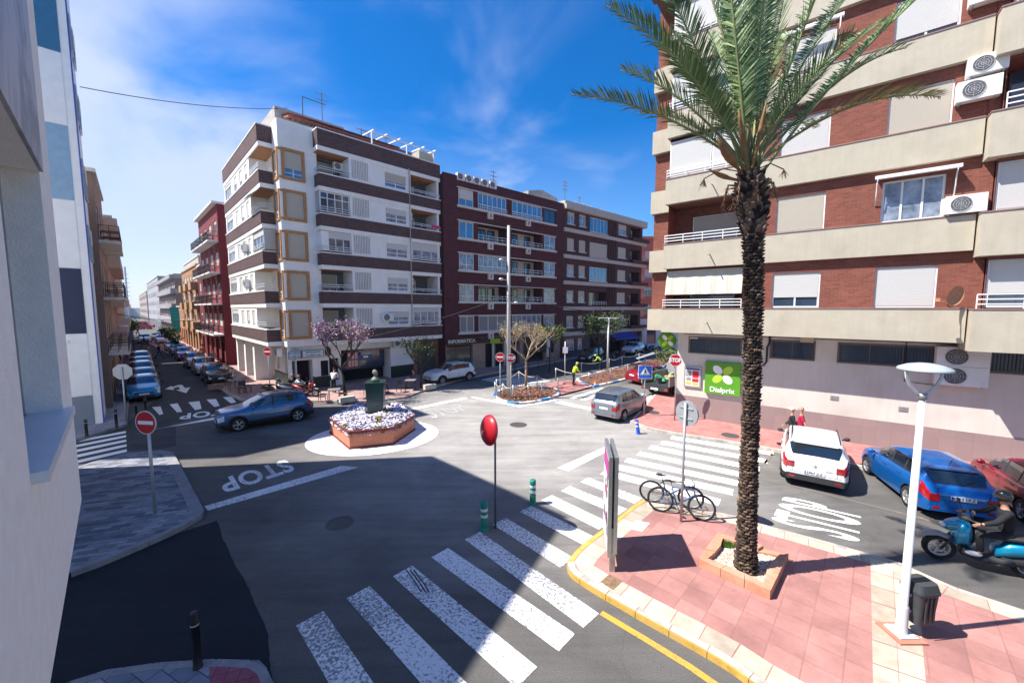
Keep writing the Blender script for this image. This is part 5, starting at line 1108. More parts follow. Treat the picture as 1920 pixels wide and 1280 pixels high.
def car(kind,paint,label,group=None,plate=None,rear_plate=True,detail=True,name='parked_car',cat='car',bw=True,roofrail=False):
    c=CART[kind]; L_,W2=c['L'],c['W']/2; e=empty(name,(0,0,0),0,label,cat,group)
    wpts=[(0,.66),(.03,.76),(.10,.84),(.28,.915),(.6,.965),(1.2,1),(L_-1.0,1),(L_-.45,.965),(L_-.15,.92),(L_-.05,.87),(L_,.80)]
    R_=c['r']+.055; S_=set([L_*k/44 for k in range(45)]+[.03,.08,.15,L_-.03,L_-.08,L_-.15])
    for k in c['ws']+c['rw']+c['sg']: S_.add(k)
    for k in c['pil']: S_|={k-.04,k+.04}
    seams=[c['sg'][0]-.02,c['pil'][0]+.0,c['pil'][1]+.03]
    for k in seams: S_|={k,k+.014}
    for k in c['wh']:
        for j in range(13): S_.add(k-R_*math.cos(math.pi*j/12))
        S_|={k-R_-.006,k+R_+.006}
    S_=sorted(S_); T_=[S_[0]]
    for s in S_[1:]:
        if s-T_[-1]>.004: T_.append(s)
    S_=T_; rows=[]
    cy=[.90,.84,.775,.70,.40,0]; cz=[.05,.5,.87,.965,1.,1.015]; hy=[.90,.82,.70,.55,.3,0]; hz=[.3,.55,.78,.9,.98,1.]
    for s in S_:
        w=cr(wpts,s)*W2; top=cr(c['top'],s); be=min(cr(c['belt'],s),top-.02); gf=max(0,min(1,(top-be)/.30)); gf=gf*gf*(3-2*gf)
        zb=.22+.06*max(0,1-s/.3)+.06*max(0,1-(L_-s)/.3); zb0=zb
        for k in c['wh']:
            d=abs(s-k)
            if d<R_: zb=max(zb,c['r']+math.sqrt(R_*R_-d*d)-.0)
        zm=zb0+.58*(be-zb0); 
        r=[(0,zb+.02),(.8*w,zb+.01),(.965*w,zb),(1.0*w,max(zb+.02,zb0+.30*(be-zb0))),(1.0*w,max(zb+.04,zm)),(.985*w,max(zb+.05,be-.09)),(.94*w,max(be,zb+.07))]
        for i in range(6):
            a=cy[i]*gf+hy[i]*(1-gf); b=cz[i]*gf+hz[i]*(1-gf); r.append((a*w,max(be+(top-be)*b,r[-1][1]) if i<5 else top+.004))
        rows.append(r)
    nr=13
    def P(i,j,sd,off=0):
        y,z=rows[i][j]; return (L_/2-S_[i],sd*(y+off),z)
    meshes={k:MB() for k in('body','glass','clad','head','tail')}
    for sd in (1,-1):
        for i in range(len(S_)-1):
            sm=(S_[i]+S_[i+1])/2
            for j in range(nr-1):
                key='body';mi=0;off=0
                if j in(7,8) and c['sg'][0]<sm<c['sg'][1]+.0 and all(abs(sm-k)>.04 for k in c['pil']): key='glass'
                elif j>=9 and c['ws'][0]<sm<c['ws'][1]: key='glass'
                elif j>=9 and c['rw'][0]<sm<c['rw'][1]: key='glass'
                elif j in(7,8) and any(abs(sm-k)<=.04 for k in c['pil']): key='clad'
                elif j<=1: key='clad'
                elif j==2 and (c['clad']) : key='clad'
                elif j in(4,5) and sm<.32 and sm>.02: key='head'
                elif j in(4,5) and sm>L_-.26: key='tail'
                elif 2<=j<=5 and any(k<=sm<=k+.014 for k in seams): mi=1
                m=meshes[key]; q=[P(i,j,sd),P(i+1,j,sd),P(i+1,j+1,sd),P(i,j+1,sd)]
                m.add(q if sd<0 else q[::-1],[(0,1,2,3)],mi,True)
        for i,sgn in ((0,1),(len(S_)-1,-1)):
            m=meshes['body']
    # end caps
    for i in (0,len(S_)-1):
        ring=[P(i,j,1) for j in range(nr)]+[P(i,j,-1) for j in range(nr-2,0,-1)]
        meshes['body'].add(ring,[tuple(range(len(ring)))],0,False)
    def weld(o):
        bm=bmesh.new(); bm.from_mesh(o.data); bmesh.ops.remove_doubles(bm,verts=bm.verts,dist=.0006); bmesh.ops.recalc_face_normals(bm,faces=bm.faces); bm.to_mesh(o.data); bm.free()
    body=meshes['body'].build('body',[paint,CLAD],e); weld(body)
    o=meshes['glass'].build('windows',CGL,e); weld(o)
    o=meshes['clad'].build('lower_trim',CLAD,e); weld(o)
    xf=L_/2; 
    for key,mt,nm in (('head',LCLR,'headlights'),('tail',LRED,'tail_lights')):
        for sd in (1,-1):
            mb=MB(); m=meshes[key]
            fs=[f for f in m.f if m.v[f[0]][1]*sd>0]
            for f in fs: mb.add([m.v[k] for k in f],[(0,1,2,3)],0,True)
            o=mb.build(nm[:-1],mt,e); weld(o)
    # front: grille, bumper, plate
    w0=cr(wpts,0)*W2
    mb=MB(); mb.box(xf-.03,xf+.012,-w0*.80,w0*.80,.50,.60); mb.box(xf-.03,xf+.014,-w0*.95,w0*.95,.27,.42); mb.build('grille',CLAD,e)
    mb=MB(); mb.box(xf+.014,xf+.02,-.05,.05,.60,.66) ; mb.build('badge',CHR,e)
    zpl=.66 if kind in('hatch','mpv','sedan') else .56; rwd=cr(wpts,L_)*W2
    for (x,s,z) in ((xf,1,.44),(-xf,-1,zpl)):
        mb=MB(); mb.box(x,x+s*.022,-.26,.26,z,z+.11,0); mb.box(x+s*.0221,x+s*.0235,.225 if s<0 else -.26,.26 if s<0 else -.225,z,z+.11,1); o=mb.build('number_plate',[PLATE,mat('plate_blue',(.02,.08,.4),.5,0)],e)
        if plate and s<0: text('lettering',plate,.115,mat('plate_ink',(.02,.02,.02),.5,0),Matrix.Translation((x-.0245,0,z+.055))@Matrix.Rotation(-math.pi/2,4,'Z')@Matrix.Rotation(math.pi/2,4,'X'),o,.001,.002)
    mb=MB(); mb.box(-xf-.03,-xf+.1,-rwd*1.02,rwd*1.02,.30,.50 if c['clad'] else .40); mb.build('rear_bumper',CLAD if c['clad'] else paint,e)
    mb=MB(); zs_=.66 if c['clad'] else .52; mb.box(-xf-.003,-xf+.02,-rwd*.97,rwd*.97,zs_-.10,zs_-.092); mb.box(-xf-.003,-xf+.02,-rwd*.78,-rwd*.77,zs_-.09,.95); mb.box(-xf-.003,-xf+.02,rwd*.77,rwd*.78,zs_-.09,.95); mb.build('tailgate_seam',CLAD,e)
    mb=MB(); mb.ball((-xf-.008,0,.86 if c['clad'] else .76),.012,.05,.045,10,6); mb.box(-xf-.008,-xf,-.45,-.28,.74,.765); mb.build('rear_badge',CHR,e)
    mb=MB(); mb.box(-xf-.034,-xf-.028,-rwd*.92,-rwd*.70,.36,.43); mb.box(-xf-.034,-xf-.028,rwd*.70,rwd*.92,.36,.43); mb.build('rear_reflector',LRED,e)
    if kind in('crossover','suv','hatch','mpv'):
        z1=cr(c['top'],c['rw'][1]); 
        mb=MB(); mb.bar((-xf+.16,-.02,z1+.05),(-xf+.30,-.38,z1+.14),.015); mb.build('rear_wiper',CLAD,e)
        mb=MB(); zt_=cr(c['top'],c['rw'][0]); xr=xf-c['rw'][0]; mb.box(xr-.10,xr+.03,-W2*.62,W2*.62,zt_-.015,zt_+.018); mb.build('spoiler',paint,e)
    for sd in (1,-1):   # rear lamp lens wrapping on to the tailgate
        mb=MB(); zt_=cr(c['belt'],L_); mb.box(-xf-.012,-xf+.10,sd*(rwd-.20),sd*(rwd+.015),zt_-.22,zt_-.02); o=mb.build('tail_light',LRED,e)
    for sd in (1,-1):
        mb=MB(); s=c['sg'][0]+.05; be=cr(c['belt'],s); mb.ball((xf-s,sd*(W2+.09),be+.07),.06,.10,.075,10,6); mb.bar((xf-s,sd*(W2-.06),be+.02),(xf-s,sd*(W2+.05),be+.04),.04); mb.build('wing_mirror',CLAD if bw else paint,e)
        mb=MB()
        for k in (c['pil'][0]-.2,c['pil'][1]-.12): mb.box(xf-k-.09,xf-k+.09,sd*(W2*.985-.01),sd*(W2*.985+.022),cr(c['belt'],k)-.135,cr(c['belt'],k)-.105)
        mb.build('door_handle',paint if detail else CLAD,e)
        for k in c['wh']:
            wheel(e,xf-k,sd*(W2-.11),c['r'],sd)
            if c['clad']:
                mb=MB(); n=14; V=[]
                for j in range(n+1):
                    a=math.pi*j/n
                    for rr,yy in ((R_-.01,W2-.03),(R_-.01,W2+.012),(R_+.05,W2+.010),(R_+.055,W2-.03)): V.append((xf-k-rr*math.cos(a),sd*yy,c['r']+rr*math.sin(a)))
                mb.add(V,[(j*4+q,j*4+q+1,j*4+q+5,j*4+q+4) for j in range(n) for q in range(3)],0,True); mb.build('wheel_arch',CLAD,e)
    if roofrail:
        for sd in (1,-1):
            mb=MB(); mb.tube([(xf-s,sd*W2*.70,cr(c['top'],s)+.0+(.035 if 2.1<s<L_-.8 else -.01)) for s in (2.0,2.15,2.6,3.1,L_-.75,L_-.6)],.018,6); mb.build('roof_rail',CLAD,e)
    mb=MB(); s=L_-.7; mb.bar((xf-s,0,cr(c['top'],s)),(xf-s-.12,0,cr(c['top'],s)+.22),.012); mb.build('aerial',CLAD,e)
    e['_L']=L_; return e
CARGEO={}
def place_side(e,kind,pf,pr,near):
    """pf, pr: px where the near-side front and rear wheels touch the road; near='L' or 'R' side of the car"""
    c=CART[kind]; F=g(*pf);Q=g(*pr); d=(F-Q).normalized(); mid=(F+Q)/2; lf=Vector((-d.y,d.x,0)); 
    off=lf*(c['W']/2-.05)*(-1 if near=='L' else 1); cen=mid+off; sm=(c['wh'][0]+c['wh'][1])/2; cen=cen-d*(c['L']/2-sm); 
    e.location=(cen.x,cen.y,0.002); e.rotation_euler.z=math.atan2(d.y,d.x); del e['_L']; return (F-Q).length
def place_axle(e,kind,pl,pr,rear=True,fix=None):
    """px of the left and right wheel contacts of the rear (or front) axle"""
    c=CART[kind]; A_=g(*pl);B_=g(*pr); lf=(A_-B_).normalized(); d=Vector((lf.y,-lf.x,0)); 
    if fix is not None: d=Vector((math.cos(fix),math.sin(fix),0))
    mid=(A_+B_)/2; s=c['wh'][1] if rear else c['wh'][0]; cen=mid-d*(c['L']/2-s)
    e.location=(cen.x,cen.y,.002); e.rotation_euler.z=math.atan2(d.y,d.x); del e['_L']; return (A_-B_).length
def pnt(n,c,metal=.35,rough=.3): return mat(n,c,rough,.03,2,metal=metal,coat=1.)
PW=pnt('paint_white',(.74,.74,.74),0); 
k=car('suv',pnt('paint_steel_blue',(.045,.12,.27),.5),'metallic blue SUV with grey wheel arches crossing the junction behind the flower planter','moving cars',name='moving_car',roofrail=True,bw=False); print('kona',place_side(k,'suv',(452,808),(556,790),'L'))
k=car('mpv',pnt('paint_silver',(.22,.245,.275),.5),'silver compact car with tall red tail lights waiting beside the island zebra crossing',name='moving_car',cat='car',bw=False); print('silver',place_side(k,'mpv',(1209,771),(1167,791),'R'))
k=car('crossover',PW,'white crossover with dark rear window parked by the beige wall, nearest the zebra crossing','cars parked by the brick block',plate='5967 JLZ',roofrail=True); print('peugeot',place_axle(k,'crossover',(1472,893),(1577,911),fix=R(54))); k.scale=(1.0,1.0,.95)
PBL=pnt('paint_bright_blue',(.004,.115,.40),.3)
k=car('hatch',PBL,'bright blue hatchback parked between the white crossover and the red car','cars parked by the brick block',plate='6223 LKZ',bw=False); print('c4',place_side(k,'hatch',(1627,889),(1697,946),'L'))
k=car('hatch',pnt('paint_deep_red',(.22,.004,.02),.3),'deep red car cut by the right edge of the picture, parked by the wall','cars parked by the brick block',bw=False); print('red',place_side(k,'hatch',(1820,905),(1925,985),'L'))
k=car('suv',PW,'white car with black pillars parked by the garage door, under a leafy street tree','cars along the right street',bw=True); print('cactus',place_side(k,'suv',(833,721),(877,714),'L'))
k=car('mpv',pnt('paint_dark_green',(.035,.055,.055),.5),'dark grey green car parked in the shade of the far brick building','cars along the right street'); place_side(k,'mpv',(1106,681),(1133,674),'L')
k=car('suv',PW,'white car parked far down the right street by the blue awning','cars along the right street'); place_side(k,'suv',(1191,666),(1207,662),'L')
k=car('sedan',pnt('paint_maroon',(.30,.012,.03),.3),'maroon saloon car ahead of the open truck, half behind the blue crossing sign','moving cars',name='moving_car'); place_axle(k,'sedan',(1189,715),(1214,721))
sd_=math.atan2(-.71,.704)      # cars face the junction on the left street
row=[((243,752),(295,747),'hatch',pnt('paint_sky_blue',(.015,.24,.46),.3),'bright light blue car, first of the row on the left side of the left street'),]
Fa=g(246,752);Fb=g(293,747); cmid=(Fa+Fb)/2; du=Vector((-.695,.719,0))
cols=[('sedan',pnt('paint_slate_blue',(.10,.16,.22),.4),'slate blue car, second in the left-hand row of left street'),('hatch',PW,'white car, third in the left-hand row of the left street'),('sedan',pnt('paint_silver2',(.42,.46,.50),.4),'silver car, fourth in the left-hand row of the left street'),('mpv',PW,'white tall car, fifth and farthest in the left-hand row of the left street')]
def place_at(e,kind,p,ang): e.location=(p.x,p.y,.002); e.rotation_euler.z=ang; del e['_L']
k=car('hatch',row[0][3],row[0][4],'cars parked on the left of the left street'); place_at(k,'hatch',cmid+du*1.3,sd_)
for i,(kd,pm,lb) in enumerate(cols): k=car(kd,pm,lb,'cars parked on the left of the left street'); place_at(k,kd,cmid+du*(1.3+4.9*(i+1))+Vector((0,0,0)),sd_)
# right-hand row
f=g(410,716); dr=(g(285,630)-g(408,714)).normalized(); ar=math.atan2(-dr.y,-dr.x)
for i,(kd,pm,lb,d) in enumerate([('sedan',pnt('paint_black',(.012,.012,.014),.3),'black car, nearest of the right-hand row in the left street',0.8),('hatch',PW,'white hatchback, second in the right-hand row of the left street',6.6),('mpv',pnt('paint_silver3',(.5,.52,.54),.3),'silver tall car, third in the right-hand row of the left street',12.0),
    ('hatch',pnt('paint_purple',(.16,.02,.13),.3),'purple car, fourth in the right-hand row of the left street',20.5),('sedan',pnt('paint_navy',(.03,.06,.16),.3),'navy blue car, fifth in the right-hand row of the left street',26.5),('hatch',pnt('paint_beige',(.48,.42,.38),.3),'beige car, sixth in the right-hand row of the left street',33.),
    ('mpv',PW,'white car far down the right-hand row of the left street',50),('sedan',pnt('paint_silver2',(.42,.46,.5)),'silver car farthest down the right-hand row of the left street',60)]):
    k=car(kd,pm,lb,'cars parked on the right of the left street'); place_at(k,kd,Vector((f.x,f.y,0))+dr*d,ar)
k=car('mpv',pnt('paint_silver3',(.5,.52,.54)),'small silver car driving towards the junction far down the left street','moving cars',name='moving_car'); p=g(271,642); place_at(k,'mpv',p,sd_)
# far vans
for (px,c,lb) in ((255,(.12,.03,.16),'dark purple van crossing the far end of the left street'),(268,(.42,.03,.08),'red van crossing the far end of the left street')):
    p=g(px,617); e=empty('van',(p.x,p.y,0),R(20),lb,'van'); mb=MB(); 
    prof=[(-2.4,.4),(-2.4,2.1),(-2.2,2.25),(1.2,2.25),(1.8,1.45),(2.4,1.2),(2.45,.4)]; V=[(x,-.95,z) for x,z in prof]+[(x,.95,z) for x,z in prof]; n=len(prof)
    mb.add(V,[tuple(range(n)),tuple(range(2*n-1,n-1,-1))]+[(i,(i+1)%n,n+(i+1)%n,n+i) for i in range(n)]); mb.build('body',pnt('paint_van_%d'%px,c),e)
    mb=MB(); mb.box(.6,1.45,-.97,.97,1.4,2.0); mb.box(-1.9,.3,-.965,.965,1.5,2.0); mb.build('windows',CGL,e)
    for x in (-1.5,1.5):
        for y in (-.85,.85): wheel(e,x,y,.34,1 if y>0 else -1)
# open truck
t0=g(1222,735); t1=g(1262,741); hd=R(42); e=empty('open_truck',(0,0,0),hd,'black open truck with green waste and tools in its bed, behind the crossing sign','truck')
d=Vector((math.cos(hd),math.sin(hd),0)); lf=Vector((-d.y,d.x,0)); e.location=t0-lf*.85+d*1.2
mb=MB(); mb.box(-2.4,1.2,-.95,.95,.72,.80); mb.box(-2.45,-2.38,-.95,.95,.45,.72); mb.build('bed_floor',CLAD,e)
GP=mat('grey_truck_panel',(.30,.31,.31),.6,.15,2)
mb=MB(); mb.box(-2.4,1.2,.95,1.0,.8,1.45); mb.box(-2.4,1.2,-1.0,-.95,.8,1.45); mb.build('side_board',GP,e)
mb=MB(); mb.box(1.2,1.26,-1,1,.8,1.9); mb.build('headboard',GP,e)
mb=MB(); prof=[(1.3,.5),(1.3,2.0),(1.5,2.1),(2.4,2.1),(2.9,1.4),(3.3,1.1),(3.35,.5)]; n=len(prof); V=[(x,-.9,z) for x,z in prof]+[(x,.9,z) for x,z in prof]; mb.add(V,[tuple(range(n)),tuple(range(2*n-1,n-1,-1))]+[(i,(i+1)%n,n+(i+1)%n,n+i) for i in range(n)]); mb.build('cab',PW,e)
mb=MB(); mb.box(1.288,1.298,-.7,.7,1.5,1.95); mb.box(1.6,2.5,-.91,.91,1.4,1.95); mb.build('windows',CGL,e)
for x in (-1.2,2.3):
    for y in (-.85,.85): wheel(e,x,y,.34,1 if y>0 else -1)
for y in (-.8,.8): mb=MB(); mb.box(-2.48,-2.45,y-.1,y+.1,.52,.66); mb.build('tail_light',LRED,e)
mb=MB(); mb.box(-2.48,-2.455,-.26,.26,.5,.62); mb.build('number_plate',PLATE,e)
mb=MB(); mb.bar((-2.2,.9,.8),(-2.2,.9,1.9),.05); mb.bar((-2.2,.9,1.9),(-.6,.6,.85),.05); mb.build('red_ladder',mat('tool_red',(.5,.03,.03),.6,.1),e)
def at_truck(x,y,z): return e.location+d*x+lf*y+Vector((0,0,z))
p=at_truck(-.2,-.2,.8); mb=MB(); 
for k in range(60): a=rnd.uniform(0,6.3);r=rnd.uniform(0,.75);h=.55*(1-r)+.1; mb.ball((r*math.cos(a),r*math.sin(a),h*rnd.uniform(.6,1)),.13,.10,.08,5,3)
o=mb.build('green_waste',mat('straw_waste',(.42,.38,.20),.9,.4,8)); o.location=p; tag(o,'heap of straw coloured garden waste in the bed of the open truck','garden waste')
p=at_truck(-1.6,.15,.8); mb=MB(); mb.lathe((0,0,0),[(.18,0),(.24,.4),(.26,.42),(.2,.38),(.001,.1)],16); o=mb.build('bucket',mat('bucket_grey',(.08,.08,.09),.6,.1)); o.location=p; tag(o,'dark round bucket standing in the open truck bed','bucket')
p=at_truck(-1.1,.45,.82); mb=MB(); mb.lathe((0,0,0),[(.30,0),(.38,.3),(.40,.32),(.3,.28),(.001,.1)],14); o=mb.build('basket',mat('bucket_green',(.03,.35,.12),.6,.1)); o.location=p; o.rotation_euler=(.5,.3,0); tag(o,'green plastic basket tilted in the open truck bed','basket')
# ================= two-wheelers =================
def ring(mb,c,R_,r,n=28,k=6,axis='y'):
    mb.tube([(c[0]+R_*math.cos(2*math.pi*i/n),c[1],c[2]+R_*math.sin(2*math.pi*i/n)) for i in range(n)],r,k,closed=True)
def bicycle(label,fc,rz,loc,lean=0):
    e=empty('bicycle',loc,rz,label,'bicycle','bicycles leaning on the sign post'); e.rotation_euler=(lean,0,rz)
    FM=mat('bike_frame_'+fc[0],fc[1],.35,.05,5,coat=.5)
    for x in (-.52,.55):
        mb=MB(); ring(mb,(0,0,0),.33,.030); w_=mb.build('wheel',TYRE,e,(x,0,.35))
        mb=MB(); ring(mb,(0,0,0),.30,.010,24,4)
        for i in range(16): a=2*math.pi*i/16; mb.bar((.02*math.cos(a+.6),(-.02 if i%2 else .02),.02*math.sin(a+.6)),(.30*math.cos(a),0,.30*math.sin(a)),.004)
        mb.tube([(0,-.04,0),(0,.04,0)],.02,8); mb.build('rim',RIM,w_)
        mb=MB(); a=1.1; mb.box(.17-.03,.17+.03,.005,.02,-.02,.02); mb.build('reflector',mat('reflector_orange',(.6,.15,.02),.4,0),w_)
    BB=(-.08,0,.30);ST=(-.22,0,.76);HT=(.34,0,.80);HB=(.38,0,.66); RA=(-.52,0,.35); FA=(.55,0,.35)
    mb=MB(); mb.tube([BB,ST],.020,8); mb.tube([ST,HT],.021,8); mb.tube([BB,HB],.025,8); mb.tube([HT,HB],.022,8)
    for y in (-.05,.05): mb.tube([(BB[0],y*.4,BB[2]),(RA[0],y,RA[2])],.010,6); mb.tube([(ST[0],y*.4,ST[2]-.04),(RA[0],y,RA[2])],.008,6)
    mb.build('frame',FM,e)
    mb=MB()
    for y in (-.05,.05): mb.tube([(HB[0],y*1.,HB[2]-.02),(FA[0],y,FA[2])],.014,6)
    mb.tube([(HB[0],-.05,HB[2]-.02),(HB[0],.05,HB[2]-.02)],.014,6); mb.build('fork',CLAD,e)
    mb=MB(); mb.tube([HT,(.30,0,.90),(.36,0,.93)],.014,6); mb.tube([(.28,-.31,.96),(.36,-.12,.93),(.36,.12,.93),(.28,.31,.96)],.013,8); mb.build('handlebar',CLAD,e)
    mb=MB(); mb.tube([ST,(-.25,0,.90)],.013,6); mb.build('seat_post',RIM,e)
    mb=MB(); mb.ball((-.32,0,.93),.11,.07,.03,10,6); mb.ball((-.22,0,.925),.12,.03,.022,10,6); mb.build('saddle',mat('saddle_black',(.02,.02,.02),.6,.1),e)
    mb=MB(); ring(mb,(BB[0],-.06,BB[2]),.09,.006,20,4); mb.tube([(BB[0],-.08,BB[2]),(BB[0]+.10,-.09,BB[2]-.14)],.010,6); mb.tube([(BB[0],.08,BB[2]),(BB[0]-.10,.09,BB[2]+.14)],.010,6); mb.box(BB[0]+.05,BB[0]+.15,-.18,-.09,BB[2]-.155,BB[2]-.135); mb.box(BB[0]-.15,BB[0]-.05,.09,.18,BB[2]+.135,BB[2]+.155)
    mb.tube([(BB[0],-.06,BB[2]+.09),(RA[0],-.06,RA[2]+.04)],.005,4); mb.tube([(BB[0],-.06,BB[2]-.09),(RA[0],-.06,RA[2]-.04)],.005,4); mb.build('crankset',CLAD,e)
    return e
b0=g(1236,958,.13); b1=g(1313,975,.13); a=math.atan2(b1.y-b0.y,b1.x-b0.x); m_=(b0+b1)/2
bicycle('dark blue mountain bike, the nearer one leaning on the sign post, front wheel right',('blue',(.04,.10,.24)),a,(m_.x,m_.y,.132),-.10)
b0=g(1215,939,.13); b1=g(1300,956,.13); m2_=(b0+b1)/2; bicycle('black bike with a white stripe, the farther one behind the blue mountain bike',('black',(.05,.055,.065)),a+R(5),(m2_.x,m2_.y+.02,.132),.10)
def scooter(label,col,name='scooter',group=None,body=None,dark=False):
    """local x forward, length about 1.9"""
    e=empty(name,(0,0,0),0,label,'scooter',group); PC=body; GR_=mat('scooter_grey',(.30,.29,.27),.5,.1,4)
    for x,r in ((.66,.27),(-.62,.26)):
        mb=MB(); mb.lathe((0,0,0),[(r*.68,-.05),(r*.9,-.055),(r,-.02),(r,.02),(r*.9,.055),(r*.68,.05)],24,axis='y'); w_=mb.build('wheel',TYRE,e,(x,0,r))
        mb=MB(); mb.lathe((0,0,0),[(r*.68,-.03),(r*.62,-.03),(r*.62,.03),(r*.68,.03)],24,axis='y')
        for k in range(5): a=2*math.pi*k/5; mb.bar((0,0,0),(r*.64*math.cos(a),0,r*.64*math.sin(a)),.03,.025,up=(0,1,0))
        mb.lathe((0,0,0),[(r*.35,-.035),(r*.35,.035)],16,axis='y'); mb.build('rim',RIM,w_)
    def loft(nm,secs,m,n=12):
        mb=MB(); V=[]
        for (x,z,hw,hh) in secs:
            for k in range(n):
                a=2*math.pi*k/n; V.append((x,hw*math.copysign(abs(math.cos(a))**.8,math.cos(a)),z+hh*math.copysign(abs(math.sin(a))**.8,math.sin(a))))
        m1=len(secs); mb.add(V,[(i*n+k,i*n+(k+1)%n,(i+1)*n+(k+1)%n,(i+1)*n+k) for i in range(m1-1) for k in range(n)]+[tuple(range(n))[::-1],tuple((m1-1)*n+k for k in range(n))],0,True); return mb.build(nm,m,e)
    loft('front_shield',[(.50,.60,.05,.20),(.46,.66,.16,.24),(.38,.70,.20,.26),(.30,.72,.19,.26),(.24,.66,.15,.28)],PC)
    loft('nose',[(.66,.78,.03,.04),(.58,.80,.10,.10),(.46,.84,.14,.13),(.34,.92,.13,.10),(.28,.96,.08,.06)],PC)
    loft('front_mudguard',[(1.0,.42,.05,.03),(.9,.52,.08,.05),(.7,.58,.085,.05),(.5,.52,.07,.05),(.42,.42,.05,.04)],GR_)
    loft('footboard',[(.34,.33,.14,.10),(.1,.26,.18,.07),(-.2,.27,.18,.08),(-.4,.34,.14,.14)],CLAD)
    loft('side_fairing',[(-.12,.45,.12,.12),(-.3,.55,.19,.16),(-.6,.62,.20,.14),(-.9,.72,.13,.09),(-1.05,.78,.05,.04)],PC)
    loft('engine_cover',[(-.2,.36,.13,.12),(-.5,.36,.16,.14),(-.75,.34,.14,.10)],CLAD)
    loft('seat',[(-.05,.74,.10,.05),(-.25,.78,.16,.06),(-.5,.80,.16,.06),(-.62,.86,.15,.06),(-.95,.88,.10,.04)],mat('seat_black',(.02,.02,.022),.6,.1))
    mb=MB(); mb.tube([(.66,.09,.27),(.46,.09,.62)],.025,8); mb.tube([(.66,-.09,.27),(.46,-.09,.62)],.025,8); mb.tube([(.40,0,.85),(.30,0,1.02)],.03,8); mb.build('fork',CLAD,e)
    mb=MB(); mb.tube([(.20,-.34,1.06),(.30,-.12,1.04),(.30,.12,1.04),(.20,.34,1.06)],.018,8); mb.ball((.32,0,1.03),.10,.13,.07,10,6); mb.build('handlebar',CLAD,e)
    for s in (1,-1): mb=MB(); mb.tube([(.27,s*.20,1.06),(.32,s*.30,1.24)],.008,5); mb.ball((.32,s*.32,1.27),.02,.08,.05,8,5); mb.build('mirror',CLAD,e)
    mb=MB(); mb.ball((.63,0,.80),.05,.09,.05,10,6); mb.build('headlight',LCLR,e)
    mb=MB(); mb.tube([(-.2,-.16,.3),(-.5,-.18,.32),(-.95,-.2,.42)],[.03,.05,.055],10); mb.build('exhaust',CHR,e)
    mb=MB(); mb.box(-1.07,-1.04,-.08,.08,.70,.78); mb.build('tail_light',LRED,e)
    return e
TEAL=pnt('paint_teal',(.003,.22,.40),.3)
sF=g(1757,1046);sR=g(1915,1082); d=(sF-sR).normalized(); sa=math.atan2(d.y,d.x); sc_=scooter('bright teal and grey scooter ridden along the road behind the lamp post','t',body=TEAL)
sc_.scale=(1.1,1.1,1.1); sc_.location=(sF.x-d.x*.73,sF.y-d.y*.73,.002); sc_.rotation_euler.z=sa; SCP=(Vector((sF.x-d.x*.73,sF.y-d.y*.73,0)),sa)
print('scooter wb',(sF-sR).length)
cols_=[(.05,.07,.06),(.35,.36,.36),(.30,.03,.03)]
for i,(px,py,an,lb) in enumerate([(516,741,80,'dark green scooter parked nose out by the no entry sign of the restaurant corner'),(553,741,15,'pale grey scooter lying low in front of the restaurant door'),(575,743,-10,'red and white scooter parked before the restaurant, right of the pale one')]):
    p=g(px,py,.13); k=scooter(lb,'x',group='scooters parked at the restaurant corner',body=pnt('paint_sc%d'%i,cols_[i])); k.location=p; k.rotation_euler.z=R(an)
p=g(1162,668,.12); 
for i,(px,py,c,lb) in enumerate([(1160,672,(.02,.02,.03),'black scooter parked under the blue awning far down the right street'),(1215,660,(.02,.02,.12),'dark blue covered scooter right of the far white car'),(1228,662,(.03,.04,.16),'navy scooter, rightmost of those parked by the white shop')]):
    k=scooter(lb,'y',group='scooters parked down the right street',body=pnt('paint_sd%d'%i,c)); k.location=g(px,py); k.rotation_euler.z=R(200)
# ================= planter, signs, street furniture =================
SAL=brickmat('salmon_tiles',(.52,.20,.12),(.48,.18,.11),(.34,.13,.09),.5,.26,.006,var=.1,offset=0); BURG=mat('burgundy_edge',(.16,.03,.03),.6,.15,5)
hexpx=[(656,842),(737,833),(777,806),(752,784),(672,781),(620,812)]
hp=[g(x,y) for x,y in hexpx]; hc=sum(hp,Vector())/6
for i in range(6): hp[i]=hc+(hp[i]-hc)*1.0
hc.z=0
